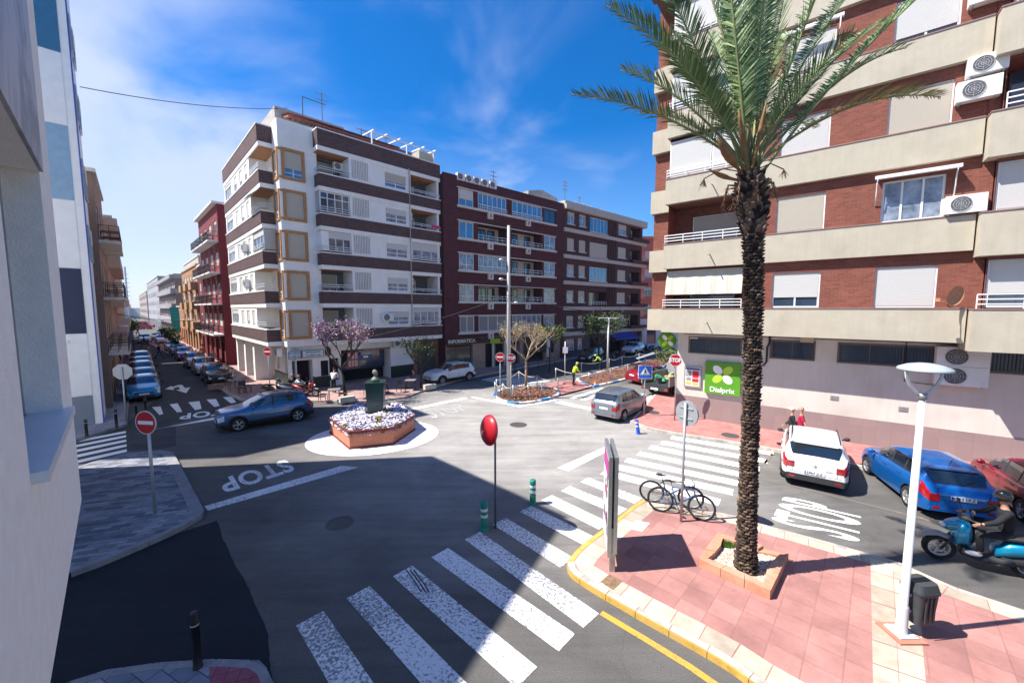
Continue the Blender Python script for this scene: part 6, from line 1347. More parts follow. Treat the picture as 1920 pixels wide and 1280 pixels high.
# white disc painted round it
mb=MB(); dpx=[(575,830),(590,846),(625,857),(665,860),(725,856),(775,843),(810,826),(822,810),(815,798),(790,792)]
a0,a1=g(574,828),g(822,808); b0_,b1_=g(655,861),g(752,790)
cx=(a0+a1)/2; n=48; U=(a1-a0)/2; 
Vd=(g(640,861)-g(760,788))/2; Vd=Vd-U*(Vd.dot(U)/U.dot(U))
disc=[(cx+U*math.cos(2*math.pi*k/n)+Vd*math.sin(2*math.pi*k/n)) for k in range(n)]
mb.add([(p.x,p.y,.014) for p in disc],[tuple(range(n))]); S(mb.build('roundabout_disc',mat('white_disc_paint',(.74,.73,.71),.8,.06,2,.2,dirt=((.45,.43,.4),.5,1.2))))
pl=empty('flower_planter',hc,0,'hexagonal salmon tiled planter with burgundy rims on the white disc','planter')
def hexring(mb,s0,s1,z0,z1):
    A_=[hc+(p-hc)*s0 for p in hp];B_=[hc+(p-hc)*s1 for p in hp]
    for i in range(6):
        j=(i+1)%6
        for (P_,Q_,za,zb) in ((A_[i],A_[j],z0,z1),(B_[j],B_[i],z0,z1)): mb.quad((P_.x-hc.x,P_.y-hc.y,za),(Q_.x-hc.x,Q_.y-hc.y,za),(Q_.x-hc.x,Q_.y-hc.y,zb),(P_.x-hc.x,P_.y-hc.y,zb))
        for z in (z0,z1): mb.quad((A_[i].x-hc.x,A_[i].y-hc.y,z),(A_[j].x-hc.x,A_[j].y-hc.y,z),(B_[j].x-hc.x,B_[j].y-hc.y,z),(B_[i].x-hc.x,B_[i].y-hc.y,z))
PHt=.78
mb=MB(); hexring(mb,1.,.86,.07,PHt-.08); mb.build('tiled_wall',SAL,pl)
mb=MB(); hexring(mb,1.03,.84,0.002,.07); mb.build('plinth',BURG,pl); mb=MB(); hexring(mb,1.035,.82,PHt-.08,PHt); mb.build('rim',BURG,pl)
mb=MB(); mb.add([((p-hc).x*.85,(p-hc).y*.85,PHt-.1) for p in hp],[tuple(range(6))]); mb.build('soil',M_BARK,pl)
# flowers: low mound of small white-lilac blossoms on grey green leaves
mb=MB(); ped=hc+Vector((.0,.25,0)); r0=min((p-hc).length for p in hp)
def hexr(a):
    best=9
    dx_,dy_=math.cos(a),math.sin(a)
    for i in range(6):
        p,q=hp[i]-hc,hp[(i+1)%6]-hc; den=dx_*(q.y-p.y)-dy_*(q.x-p.x)
        if abs(den)<1e-9: continue
        t=(p.x*(q.y-p.y)-p.y*(q.x-p.x))/den; s=(p.x*dy_-p.y*dx_)/den
        if t>0 and -.001<=s<=1.001: best=min(best,t)
    return best
for k in range(9000):
    a=rnd.random()*2*math.pi; R_=hexr(a)*1.04; rr=R_*math.sqrt(rnd.random()); x,y=rr*math.cos(a),rr*math.sin(a)
    if math.hypot(x,y-.25)<.58: continue
    t=rr/R_; n_=noise.noise(Vector((x*1.5,y*1.5,3)))
    z=PHt-.06+.30*(1-t**5)*(.75+.45*n_)+rnd.uniform(-.05,.05)-(.10 if t>.97 else 0); sz=rnd.uniform(.022,.045); tx,ty=rnd.uniform(-.7,.7),rnd.uniform(-.7,.7)
    gap=noise.noise(Vector((x*2.2,y*2.2,9)))>.36
    mi=(1 if rnd.random()<.8 else 3) if gap else (0 if rnd.random()<.78 else (2 if rnd.random()<.5 else 1))
    c=(x,y,z)
    mb.add([(x-sz,y-sz,z-tx*sz),(x+sz,y-sz,z+ty*sz),(x+sz,y+sz,z+tx*sz),(x-sz,y+sz,z-ty*sz)],[(0,1,2,3)],mi)
o=mb.build('flowers',[mat('petal_white',(.70,.66,.76),.7,.15,9),mat('leaf_greygreen',(.09,.10,.06),.8,.3,9),mat('petal_lilac',(.36,.30,.55),.7,.15,9),mat('flower_centre',(.35,.28,.08),.7,.15,9)]); o.location=hc; tag(o,'dense mound of small white and lilac flowers filling the hexagonal planter','flowers',kind='stuff')
pd=hc+Vector((.0,.25,0)); DG=mat('dark_green_marble',(.012,.045,.038),.25,.4,3,spec=.7)
ped=empty('bust_pedestal',(pd.x,pd.y,PHt-.1),R(12),'dark green stone pedestal rising from the white flowers','pedestal')
mb=MB(); 
mb.prism([(-.38,-.38),(.38,-.38),(.38,.38),(-.38,.38)],0,.25); mb.build('base',DG,ped)
mb=MB(); V=[(x*s,y*s,z) for z,s in ((.25,.36),(1.62,.43)) for x,y in ((-1,-1),(1,-1),(1,1),(-1,1))]; mb.add(V,[(0,1,2,3),(7,6,5,4),(0,4,5,1),(1,5,6,2),(2,6,7,3),(3,7,4,0)]); mb.prism([(-.45,-.45),(.45,-.45),(.45,.45),(-.45,.45)],1.62,1.72); mb.build('shaft',DG,ped)
BZ=mat('bronze_patina',(.20,.21,.16),.6,.3,6,.4)
mb=MB(); mb.lathe((0,0,0),[(.10,0),(.19,.02),(.21,.09),(.17,.17),(.085,.21),(.07,.27),(.09,.30)],16)
mb.ball((0,-.01,.41),.105,.125,.14,16,12); mb.ball((0,-.13,.40),.02,.035,.035,8,6); mb.ball((0,-.07,.33),.06,.06,.05,10,6); mb.ball((0,.03,.45),.115,.115,.13,12,8)
for s in (1,-1): mb.ball((s*.108,.0,.40),.015,.03,.04,6,5); mb.ball((s*.04,-.115,.435),.02,.012,.012,6,5)
o=mb.build('bust',BZ); o.location=(pd.x,pd.y,PHt-.1+1.72); o.rotation_euler.z=R(75); tag(o,'small bronze bust of a head and shoulders on the dark green pedestal','bust')
# ---- signs
SR=mat('sign_red',(.50,.008,.015),.45,.05,4); SWH=mat('sign_reflective_white',(.82,.82,.82),.5,.03); SB=mat('sign_blue',(.01,.12,.55),.45,.03); GAL=mat('galvanised_steel',(.42,.44,.46),.45,.12,8,metal=.5); SBK=mat('sign_back_grey',(.40,.42,.43),.5,.08,4,metal=.4)
def post(par,h,r=.035,m=None,name='pole'):
    mb=MB(); mb.cyl((0,0,0),r,h,12); return mb.build(name,m or GAL,par)
def disc(par,z,r,name,front,yaw=0,n=36,y=-.06,th=.03,oct_=False):
    mb=MB(); n=8 if oct_ else n; of=math.pi/8 if oct_ else 0
    V=[(r*math.cos(2*math.pi*k/n+of),yy,z+r*math.sin(2*math.pi*k/n+of)) for yy in (y,y+th) for k in range(n)]
    mb.add(V,[(k,(k+1)%n,n+(k+1)%n,n+k) for k in range(n)],1); mb.add(V[:n],[tuple(range(n))],0); mb.add(V[n:],[tuple(range(n))],1)
    return mb.build(name,[front,SBK],par)
def noentry(p,rz,h,r,label,pr=.035,lean=0):
    e=empty('no_entry_sign',p,rz,label,'road sign'); post(e,h+r*.5,pr); d=disc(e,h,r,'sign_plate',SR)
    mb=MB(); n=36; V=[]
    for k in range(n): V+=[(r*math.cos(2*math.pi*k/n),-.063,h+r*math.sin(2*math.pi*k/n)),(r*.95*math.cos(2*math.pi*k/n),-.063,h+r*.95*math.sin(2*math.pi*k/n))]
    mb.add(V,[(2*k,2*((k+1)%n),2*((k+1)%n)+1,2*k+1) for k in range(n)]); mb.box(-r*.74,r*.74,-.066,-.061,h-r*.15,h+r*.15); mb.build('white_bar',SWH,d); return e
def hgt(base,px,py):
    """height of image point above a base point"""
    d=ray(px,py); t=base.y/d.y; return CH+d.z*t-base.z
p=g(291,962,.13); h=hgt(p,279,791); noentry(p,R(-8),h,.34*p.y/11.,'round red no entry sign on a tall steel pole on the grey pavement, left',.04)
def stopsign(p,rz,h,r,label,bend=None,face=True):
    e=empty('stop_sign',p,rz,label,'road sign')
    if bend: 
        mb=MB(); mb.tube([(bend,.0,0),(bend,0,h*.62),(bend*.7,0,h*.70),(0,0,h*.82),(0,0,h+r*.3)],.035,10); mb.build('pole',GAL,e)
    else: post(e,h+r*.6,.033)
    if face:
        d=disc(e,h,r,'sign_plate',SWH,oct_=True); 
        mb=MB(); n=8; mb.add([(r*.93*math.cos(2*math.pi*k/n+math.pi/8),-.063,h+r*.93*math.sin(2*math.pi*k/n+math.pi/8)) for k in range(n)],[tuple(range(n))]); mb.build('red_face',SR,d)
        text('lettering','STOP',r*.78,SWH,Matrix.Translation((0,-.067,h))@Matrix.Rotation(math.pi/2,4,'X'),d,.002,.012,sx=.92,sy=1.1)
    else: disc(e,h,r,'sign_plate',SBK,oct_=True)
    return e
p=g(958,750,.12); stopsign(p,R(4),hgt(p,958,671),.30,'red octagonal STOP sign on the island beside the tall concrete pole')
p=g(938,743,.12); noentry(p,R(-6),hgt(p,936,669),.30,'small red no entry sign on the island bed, left of the tall pole',.035)
p=g(1262,787,.13); stopsign(p,R(-14),hgt(p,1260,675),.33,'red octagonal STOP sign on a bent pole at the corner of the beige wall',bend=.07)
# back of an octagonal sign on the far left pavement
p=g(237,790,.13); e=empty('stop_sign',p,0,'grey back of an octagonal sign beside the light blue parked car','road sign'); post(e,hgt(p,233,688),.035); o=disc(e,hgt(p,220,697),.42,'sign_plate',SBK,y=.03,oct_=True); e.rotation_euler.z=R(20)
p=g(507,742,.13); noentry(p,R(-8),hgt(p,515,659),.30,'round red no entry sign in front of the white corner restaurant',.03)
# blue pedestrian crossing sign
p=g(1207,779,.13); hh=hgt(p,1209,697); e=empty('crossing_sign',p,R(-8),'blue square pedestrian crossing sign behind the silver car','road sign'); post(e,hh+.75,.035)
mb=MB(); r=.36; mb.box(-r,r,-.06,-.04,hh-r,hh+r,0); d=mb.build('sign_plate',[SWH],e); mb=MB(); mb.box(-r*.93,r*.93,-.064,-.06,hh-r*.93,hh+r*.93); mb.build('blue_face',SB,d)
mb=MB(); mb.add([(-r*.74,-.066,hh-r*.45),(r*.74,-.066,hh-r*.45),(0,-.066,hh+r*.80)],[(0,1,2)]); mb.build('white_triangle',SWH,d)
mb=MB(); BKI=mat('sign_black',(.01,.01,.01),.5,0)
c=hh; mb.ball((0,-.068,c+r*.36),r*.07,.004,r*.08,10,6); mb.bar((0,-.069,c+r*.27),(0,-.069,c-r*.05),r*.16,.004,up=(0,1,0)); 
for s in (1,-1): mb.bar((0,-.069,c+r*.0),(s*r*.2,-.069,c-r*.36),r*.09,.004,up=(0,1,0)); mb.bar((0,-.069,c+r*.22),(s*r*.2,-.069,c+r*.02),r*.07,.004,up=(0,1,0))
mb.build('walking_figure',BKI,d)
mb=MB()
for k in range(5): mb.box(-r*.62+k*r*.28,-r*.62+k*r*.28+r*.15,-.069,-.0665,hh-r*.44,hh-r*.36)
mb.build('stripes',BKI,d)
mb=MB(); a=R(25); mb.add([(-.45,-.25,hh+.70),(.45,-.25,hh+1.02),(.45,.25,hh+1.02),(-.45,.25,hh+.70),(-.45,-.25,hh+.73),(.45,-.25,hh+1.05),(.45,.25,hh+1.05),(-.45,.25,hh+.73)],[(0,3,2,1),(4,5,6,7),(0,1,5,4),(1,2,6,5),(2,3,7,6),(3,0,4,7)]); mb.build('solar_panel',GAL,e)
# round sign seen from behind, by the bicycles
p=g(1277,977,.13); hh=hgt(p,1279,775); e=empty('round_sign',p,R(62),'grey back of a round sign on the pole where the bicycles lean','road sign'); post(e,hh+.30,.035)
disc(e,hh,.34,'sign_plate',SR,y=-.10,th=.05); mb=MB(); mb.box(-.2,.2,-.05,-.03,hh+.12,hh+.16); mb.box(-.2,.2,-.05,-.03,hh-.16,hh-.12); mb.build('bracket',GAL,e)
e.rotation_euler.z=R(180-62)
# traffic mirror seen from its red back
p=g(929,990); hh=hgt(p,911,805); e=empty('traffic_mirror',p,R(190),'round traffic mirror with red back on a thin pole in front of the zebra crossing','mirror'); post(e,hh+.05,.028,mat('dark_steel',(.10,.10,.11),.5,.2,9,metal=.4))
mb=MB(); RB=mat('mirror_red',(.42,.006,.015),.4,.06,4,coat=.4); rr=.40; T_=lambda x,y,z:(x,y,z)
mb.lathe((-.0,0,0),[(0.001,-.14),(rr*.45,-.12),(rr*.8,-.07),(rr,0),(rr*1.02,.03),(rr*.98,.03)],30,axis='x'); o=mb.build('mirror_housing',RB,e,(0,-.02,hh)); o.rotation_euler=(0,R(8),R(0)); o.location=(-.17,.06,hh)
mb=MB(); mb.lathe((0,0,0),[(0.001,.075),(rr*.5,.06),(rr*.97,.02)],30,axis='x'); o2=mb.build('mirror_glass',mat('mirror_glass',(.6,.65,.7),.03,0,metal=1.),o)
mb=MB(); mb.tube([(0,0,hh-.1),(-.12,.05,hh-.05)],.015,6); mb.tube([(0,0,hh+.05),(-.12,.05,hh+.05)],.015,6); mb.build('bracket',GAL,e)
e.rotation_euler.z=R(35)
# bollards
GB=mat('teal_plastic',(.008,.20,.14),.5,.12,6); REF=mat('reflective_band',(.60,.62,.62),.4,.15,9)
def flexi(px,py,label,m,h=.80,r=.095,tilt=0):
    e=empty('flexible_bollard',g(px,py,.002),0,label,'bollard','flexible plastic bollards'); e.rotation_euler=(0,tilt,0)
    mb=MB(); mb.lathe((0,0,0),[(r*1.35,0),(r*1.35,.03),(r*.92,.05),(r,.12),(r*1.0,.30),(r*.8,.31),(r*.8,.34),(r,.35),(r,.47),(r*.8,.48),(r*.8,.51),(r,.52),(r,h-.03),(r*.85,h),(0.001,h)],18); mb.build('post',m,e)
    for z in (.40,.57): mb=MB(); mb.lathe((0,0,0),[(r*1.012,z-.04),(r*1.025,z),(r*1.012,z+.04)],18); mb.build('reflective_band',REF,e)
    return e
flexi(908,992,'teal green flexible bollard with two grey bands, left of the mirror pole',GB,.80)
flexi(999,944,'teal green flexible bollard standing between two zebra stripes, right of the mirror pole',GB,.76)
flexi(1197,813,'bright blue leaning flexible bollard at the pink pavement corner',mat('blue_plastic',(.01,.08,.50),.5,.1),.68,.085,tilt=-.15)
def bollard(px,py,label,h=.85,r=.055,z=.13):
    e=empty('bollard',g(px,py,z),0,label,'bollard','black steel bollards'); mb=MB(); mb.lathe((0,0,0),[(r*1.15,0),(r*1.15,.02),(r,.03),(r,h*.80),(r*1.06,h*.80),(r*1.06,h*.82),(r,h*.83),(r,h-.01),(r*.9,h),(.001,h)],16); mb.build('post',mat('black_metal',(.012,.012,.014),.45,.2,6),e)
    mb=MB(); mb.lathe((0,0,0),[(r*1.02,h*.78),(r*1.02,h*.80)],16); mb.build('band',REF,e); return e
bollard(371,1250,'black bollard with a thin pale ring on the near pavement, bottom left',.95,.06)
bollard(163,818,'black bollard nearest the rendered wall across the side street',.8)
bollard(219,803,'tall black bollard beside the grey panel corner',.95)
bollard(256,779,'black bollard between the panelled building and the light blue car',.75); bollard(273,768,'black bollard right in front of the light blue car',.75)
# ---- advertising panel (metal double panel on a stem)
pa=g(1144,1070,.13); pb_=g(1160,1063,.13); az=math.atan2(g(1150,1004,.13).y-pa.y,g(1150,1004,.13).x-pa.x)
hT=hgt(pa,1158,868); e=empty('advertising_panel',pa,0,'tall metal advertising panel seen edge on at the plaza corner, posters on its left face','advertising panel')
# plane of the panel runs away from the camera
e.rotation_euler.z=R(81)
AM=mat('brushed_aluminium',(.40,.40,.38),.4,.12,6,metal=.7)
mb=MB(); mb.box(-.02,.14,-.10,.02,0,1.0); mb.build('stem',AM,e)
z0=.35;z1=2.62; mb=MB(); mb.box(-.06,1.22,.0,.075,z0,z1); mb.build('left_frame',AM,e)
mb=MB(); mb.box(-.05,1.22,-.13,-.05,z0+.08,z1); mb.build('right_frame',AM,e)
mb=MB(); mb.quad((.02,.079,z0+.08),(1.15,.079,z0+.08),(1.15,.079,z1-.1),(.02,.079,z1-.1),0)
r2=random.Random(5)
mb.quad((.02,.081,z1-.55),(1.15,.081,z1-.55),(1.15,.081,z1-.12),(.02,.081,z1-.12),1)
for i in range(16):
    x=r2.uniform(.04,.8);z=r2.uniform(z0+.1,z1-.75);w_=r2.uniform(.1,.3);h_=r2.uniform(.06,.25); y=.083+i*.0006; mb.quad((x,y,z),(x+w_,y,z),(x+w_,y,z+h_),(x,y,z+h_),r2.choice([1,2,3,2]))
mb.build('poster',[SWH,mat('poster_magenta',(.45,.02,.25),.5,.2,9),mat('poster_dark',(.04,.04,.07),.5,.3,9),mat('poster_orange',(.55,.15,.03),.5,.2,9)],e)
# ---- lamp post with bin
p=g(1689,1188,.13); e=empty('street_lamp',p,R(0),'white street lamp with saucer head on curved arms, right foreground','street lamp'); LW=mat('lamp_white',(.62,.62,.63),.4,.05,4)
hL=hgt(p,1716,742); mb=MB(); mb.lathe((0,0,0),[(.085,0),(.08,.5),(.078,.52),(.062,.55),(.045,hL),(.001,hL)],18); mb.build('pole',LW,e)
mb=MB(); mb.box(-.16,.16,-.16,.16,.0,.025); 
for sx_ in (-.12,.12):
    for sy_ in (-.12,.12): mb.cyl((sx_,sy_,.025),.014,.03,8)
mb.build('base_plate',LW,e)
mb=MB(); mb.cyl((0,0,hL-.09),.062,.11,14); mb.build('collar',GAL,e)
for s in (1,-1):
    mb=MB(); pts=[(0,0,hL-.02),(s*.10,0,hL+.03),(s*.22,0,hL+.14),(s*.29,0,hL+.27),(s*.315,0,hL+.40)]
    for i in range(len(pts)-1): mb.bar(pts[i],pts[i+1],.045,.022,up=(0,1,0))
    mb.build('arm',LW,e)
mb=MB(); zt0=hL+.40; mb.lathe((0,0,zt0),[(.001,-.005),(.30,-.005),(.345,.0),(.35,.02),(.33,.05),(.22,.10),(.10,.125),(.001,.13)],30); mb.build('lamp_head',mat('lamp_head_grey',(.36,.41,.43),.35,.05,4),e)
mb=MB(); mb.lathe((0,0,zt0),[(.001,-.03),(.16,-.025),(.20,-.006)],24); mb.build('diffuser',mat('lamp_glass',(.3,.32,.34),.1,0),e)
mb=MB(); mb.box(-.24,.24,-.24,.24,-.02,.045); o=mb.build('lamp_plinth',mat('terracotta_tile',(.45,.18,.12),.8,.15,6)); o.location=(p.x,p.y,.118); e.location.z=.165; tag(o,'low square terracotta footing under the white street lamp','plinth')
pb2=Vector((p.x+.30,p.y+.03,.165)); e=empty('litter_bin',pb2,R(5),'dark grey plastic litter bin hung on the right side of the white lamp post','litter bin'); BG=mat('bin_plastic',(.045,.05,.055),.5,.12,8)
def rr_prism(mb,w0,d0,z0,w1,d1,z1,n=5,r=.07):
    def ringp(w_,d_,z):
        o=[]
        for cx_,cy_,a0 in ((w_/2-r,d_/2-r,0),(-w_/2+r,d_/2-r,90),(-w_/2+r,-d_/2+r,180),(w_/2-r,-d_/2+r,270)):
            for k in range(n): a=R(a0+90*k/(n-1)); o.append((cx_+r*math.cos(a),cy_+r*math.sin(a),z))
        return o
    A_=ringp(w0,d0,z0);B_=ringp(w1,d1,z1);m=len(A_); mb.add(A_+B_,[(i,(i+1)%m,m+(i+1)%m,m+i) for i in range(m)],None,True); mb.add(A_,[tuple(range(m))[::-1]]); mb.add(B_,[tuple(range(m))])
mb=MB(); rr_prism(mb,.34,.30,.22,.40,.36,.80); mb.build('body',BG,e); mb=MB(); rr_prism(mb,.43,.39,.80,.43,.39,.84); rr_prism(mb,.42,.38,.84,.36,.32,.97); mb.build('hood',BG,e)
mb=MB()
for x in (-.08,.0,.08): mb.box(x-.015,x+.015,-.19,-.175,.3,.75)
mb.build('rib',BG,e); mb=MB(); mb.box(-.27,-.16,-.04,.04,.4,.45); mb.box(-.27,-.16,-.04,.04,.7,.75); mb.build('bracket',GAL,e)
# ---- palm planter kerb and gravel
TQ=mat('terracotta_brick',(.52,.24,.15),.85,.18,5,.5,dirt=((.6,.42,.3),.5,2))
q4=[g(1309,1062,.13),g(1444,1124,.13),g(1478,1050,.13),g(1345,1012,.13)]
pe_=empty('tree_surround',(q4[0].x,q4[0].y,.13),0,'low terracotta surround round the palm with a notch on its right side','tree surround')
o0=Vector((q4[0].x,q4[0].y,.13)); Q=[v-o0 for v in q4]; mc_=sum(Q,Vector())/4
mb=MB(); bl_=MB()
for i in range(4):
    a_,b_=Q[i],Q[(i+1)%4]; n_=max(3,round((b_-a_).length/.42)); 
    for k in range(n_):
        s,t=a_.lerp(b_,k/n_+.004),a_.lerp(b_,(k+1)/n_-.004); si,ti=s+(mc_-s).normalized()*.22,t+(mc_-t).normalized()*.22
        hgt_=.20 if not (i==2 and k==0) else .12
        mb.prism([(s.x,s.y),(t.x,t.y),(ti.x,ti.y),(si.x,si.y)],0,hgt_+rnd.uniform(-.006,.006))
mb.build('kerb_tile',TQ,pe_)
mb=MB(); mb.add([(v.x*.93+mc_.x*.07,v.y*.93+mc_.y*.07,.06) for v in Q],[(0,1,2,3)]); mb.build('gravel_bed',mat('pale_gravel',(.56,.47,.38),.95,.35,60,1.,bscale=90,detail=6),pe_)
mb=MB()
for k in range(2200):
    u_,v_=rnd.random(),rnd.random(); p_=Q[0].lerp(Q[1],u_).lerp(Q[3].lerp(Q[2],u_),v_); p_=p_*.86+mc_*.14; r_=rnd.uniform(.010,.026); mb.ball((p_.x,p_.y,.068),r_,r_,r_*.7,5,3,rnd.randrange(3))
o=mb.build('pebbles',[mat('pebble_a',(.62,.54,.45),.9,.1),mat('pebble_b',(.48,.38,.30),.9,.1),mat('pebble_c',(.68,.63,.56),.9,.1)]); o.location=o0; tag(o,'pale pebbles covering the palm bed','gravel',kind='stuff')
mb=MB(); c=g(1359,1022,.13)-o0; c=c*.85+mc_*.15
for k in range(500):
    a=rnd.random()*6.3;r=rnd.random()**.6*.22; x,y=c.x+r*math.cos(a)*1.0,c.y+r*math.sin(a)*.6; s=rnd.uniform(.008,.02); h_=rnd.uniform(.05,.13); mb.add([(x-s,y,.07),(x+s,y,.07),(x+rnd.uniform(-.05,.05),y+rnd.uniform(-.05,.05),.07+h_)],[(0,1,2)])
o=mb.build('weeds',mat('weed_green',(.09,.20,.02),.8,.3,9)); o.location=o0; tag(o,'tuft of bright green weeds in the corner of the palm bed','weeds',kind='stuff')
# ---- palm
PYd=g(1397,1072,.13).y; base=g(1397,1072,.13)
tp=[atd(px,py,PYd+dy) for px,py,dy in ((1397,1078,0),(1400,1000,0),(1405,850,.02),(1410,700,.04),(1413,550,.06),(1412,440,.08),(1409,370,.08),(1406,325,.08))]; tr=[.225,.185,.165,.168,.175,.19,.265,.20]
pm=empty('palm_tree',(base.x,base.y,.13),0,'tall date palm with rough leaf-scarred trunk in the terracotta surround','palm tree'); off=Vector((base.x,base.y,.13)); tp=[p_-off for p_ in tp]
def onp(pts,rs,t):
    n=len(pts)-1; i=min(int(t*n),n-1); f=t*n-i; return pts[i].lerp(pts[i+1],f), rs[i]*(1-f)+rs[i+1]*f
BK=[mat('palm_bark',(.080,.052,.036),.95,.35,7,.6),mat('palm_bark_light',(.19,.135,.095),.95,.3,7,.4),mat('palm_bark_dark',(.028,.019,.014),.95,.3,7)]
cum=[0]
for i in range(len(tp)-1): cum.append(cum[-1]+(tp[i+1]-tp[i]).length)
def ath(s):
    s*=cum[-1]
    for i in range(len(tp)-1):
        if s<=cum[i+1]: f=(s-cum[i])/(cum[i+1]-cum[i]); return tp[i].lerp(tp[i+1],f), tr[i]*(1-f)+tr[i+1]*f
    return tp[-1],tr[-1]
mb=MB(); P_=[];Rr=[]
for k in range(60): p_,r_=ath(k/59); P_.append(p_);Rr.append(r_*.88)
mb.tube(P_,Rr,20,2)
rings=128
for i in range(rings):
    s=(i+.5)/rings; p_,r_=ath(s); n_=11; top_=s>.86; up_=s>.45
    for k in range(n_):
        a=2*math.pi*(k+(.5 if i%2 else 0)+rnd.uniform(-.16,.16))/n_; rad=Vector((math.cos(a),math.sin(a),0)); tan=Vector((-math.sin(a),math.cos(a),0)); ww=r_*2*math.pi/n_*.50*rnd.uniform(.8,1.1); o_=r_*.9
        pr=r_*rnd.uniform(.10,.30)*(1.0 if not top_ else 1.9); hh_=.036*rnd.uniform(.7,1.3)*(1 if not top_ else 1.7); c=p_+rad*o_+Vector((0,0,rnd.uniform(-.012,.012)))
        tip=c+rad*pr+Vector((0,0,hh_*.5+(.05 if top_ else 0))); 
        V=[c-tan*ww-Vector((0,0,hh_)),c+tan*ww-Vector((0,0,hh_)),c+tan*ww*.85+Vector((0,0,hh_*.6)),c-tan*ww*.85+Vector((0,0,hh_*.6)),tip+tan*ww*.45,tip-tan*ww*.45,tip-Vector((0,0,.02))+tan*ww*.4,tip-Vector((0,0,.02))-tan*ww*.4]
        mi=rnd.choice([0,0,1,2]) if not up_ else rnd.choice([0,0,2,2,1] if not top_ else [0,1,1,2])
        mb.add(V,[(2,3,5,4),(0,1,6,7),(4,5,7,6),(1,2,4,6),(3,0,7,5)],mi)
mb.build('trunk',BK,pm)
PL=[mat('palm_leaf',(.075,.14,.045),.55,.3,3,spec=.35),mat('palm_leaf_light',(.20,.28,.11),.5,.25,3,spec=.4),mat('palm_rachis',(.20,.22,.08),.5,.2,3),mat('palm_yellow',(.34,.27,.07),.6,.2,3)]
crown=tp[-1]
def frond(tip,sag,seed,ln=.50,col=0,tw=0,name='frond',m0=.2):
    r3=random.Random(seed); c0=crown+Vector((r3.uniform(-.12,.12),r3.uniform(-.12,.12),r3.uniform(-.15,.15))); dv_=tip-c0; L0=dv_.length
    side=dv_.cross(Vector((0,0,1))); side=side.normalized() if side.length>1e-3 else Vector((1,0,0))
    ctrl=c0+dv_*.50+Vector((0,0,1))*sag*L0
    def B_(t): return c0*(1-t)**2+ctrl*2*t*(1-t)+tip*t*t
    mb=MB(); n=22; pts=[B_(k/n) for k in range(n+1)]; mb.tube(pts,[.028*(1-.85*k/n)+.004 for k in range(n+1)],5,2)
    m=int(L0/.043); 
    for k in range(m):
        t=m0+(1-m0)*k/m; p_=B_(t); d=(B_(min(1,t+.01))-B_(t-.01)).normalized(); s=d.cross(Vector((0,0,1))); s=s.normalized() if s.length>.05 else side; s=(s*math.cos(tw)+d.cross(s)*math.sin(tw)); u_=s.cross(d).normalized()
        env=math.sin(math.pi*min(1,(t-m0)/(1-m0)*.80+.13))**.7; 
        for sd in (1,-1):
            l=ln*env*r3.uniform(.85,1.1); fw=.55+.35*t; dr=(d*fw+s*sd*(1-.35*t)+u_*(r3.uniform(.12,.50))).normalized(); 
            w_=.010+.006*env; pm_=p_+dr*l*.5; pt_=p_+dr*l+Vector((0,0,-1))*l*r3.uniform(.02,.16); wv_=(d*.75-dr*.2+u_*r3.uniform(-.3,.3)).normalized()*w_
            mi=3 if (col==3 and r3.random()<.6) else (1 if r3.random()<(.36 if col!=1 else .7) else 0)
            mb.add([p_-wv_*.6,p_+wv_*.6,pm_+wv_,pm_-wv_,pt_],[(0,1,2,3),(3,2,4)],mi)
    return mb.build(name,PL,pm)
FT=[((1076,178),-.3,.16,0),((1138,12),-.1,.20,0),((1165,132),.8,.20,1),((1202,214),1.6,.24,1),((1230,-60),-.4,.10,0),((1290,-130),.6,.08,0),((1352,-190),-.5,.04,0),((1405,-230),.4,.02,0),((1455,-215),-.6,.03,0),((1510,-200),.5,.05,0),((1585,-140),-.3,.07,0),
 ((1640,-80),.5,.10,0),((1752,-30),-.2,.10,0),((1764,182),.2,.24,3),((1555,110),1.5,.14,1),((1480,60),2.0,.12,1),((1330,60),2.0,.12,1),((1290,150),2.6,.20,1),((1395,40),2.3,.10,1),((1440,-90),2.0,.06,0),((1345,-60),1.7,.06,0),((1260,60),1.4,.14,1),((1530,240),2.2,.22,1),
 ((1180,20),1.2,.16,0),((1660,40),1.3,.14,0),((1240,80),-1.0,.14,0),((1600,60),-1.2,.12,0),((1700,90),.6,.2,1)]
for i,((px,py),dy,sag,c) in enumerate(FT):
    tp_=atd(px,py,PYd+dy)-off; frond(tp_,sag,i+10,.52 if i not in(3,22) else .4,c)
for i in range(9):   # dry brown fronds hanging under the crown
    a=2*math.pi*i/9+.3; r3=random.Random(90+i); mb=MB(); p0_=crown+Vector((math.cos(a)*.2,math.sin(a)*.2,-.25)); L_=r3.uniform(.25,.55); q_=p0_+Vector((math.cos(a)*.22,math.sin(a)*.22,.02)); z_=q_+Vector((math.cos(a)*.08,math.sin(a)*.08,-L_)); mb.tube([p0_,q_,z_],[.03,.022,.006],5,0)
    for k in range(12): t=r3.random(); s_=q_.lerp(z_,t); mb.bar(s_,s_+Vector((r3.uniform(-.1,.1),r3.uniform(-.1,.1),-.12)),.010,.004,0)
    mb.build('dry_frond',[mat('dry_leaf',(.22,.12,.07),.9,.3)],pm)
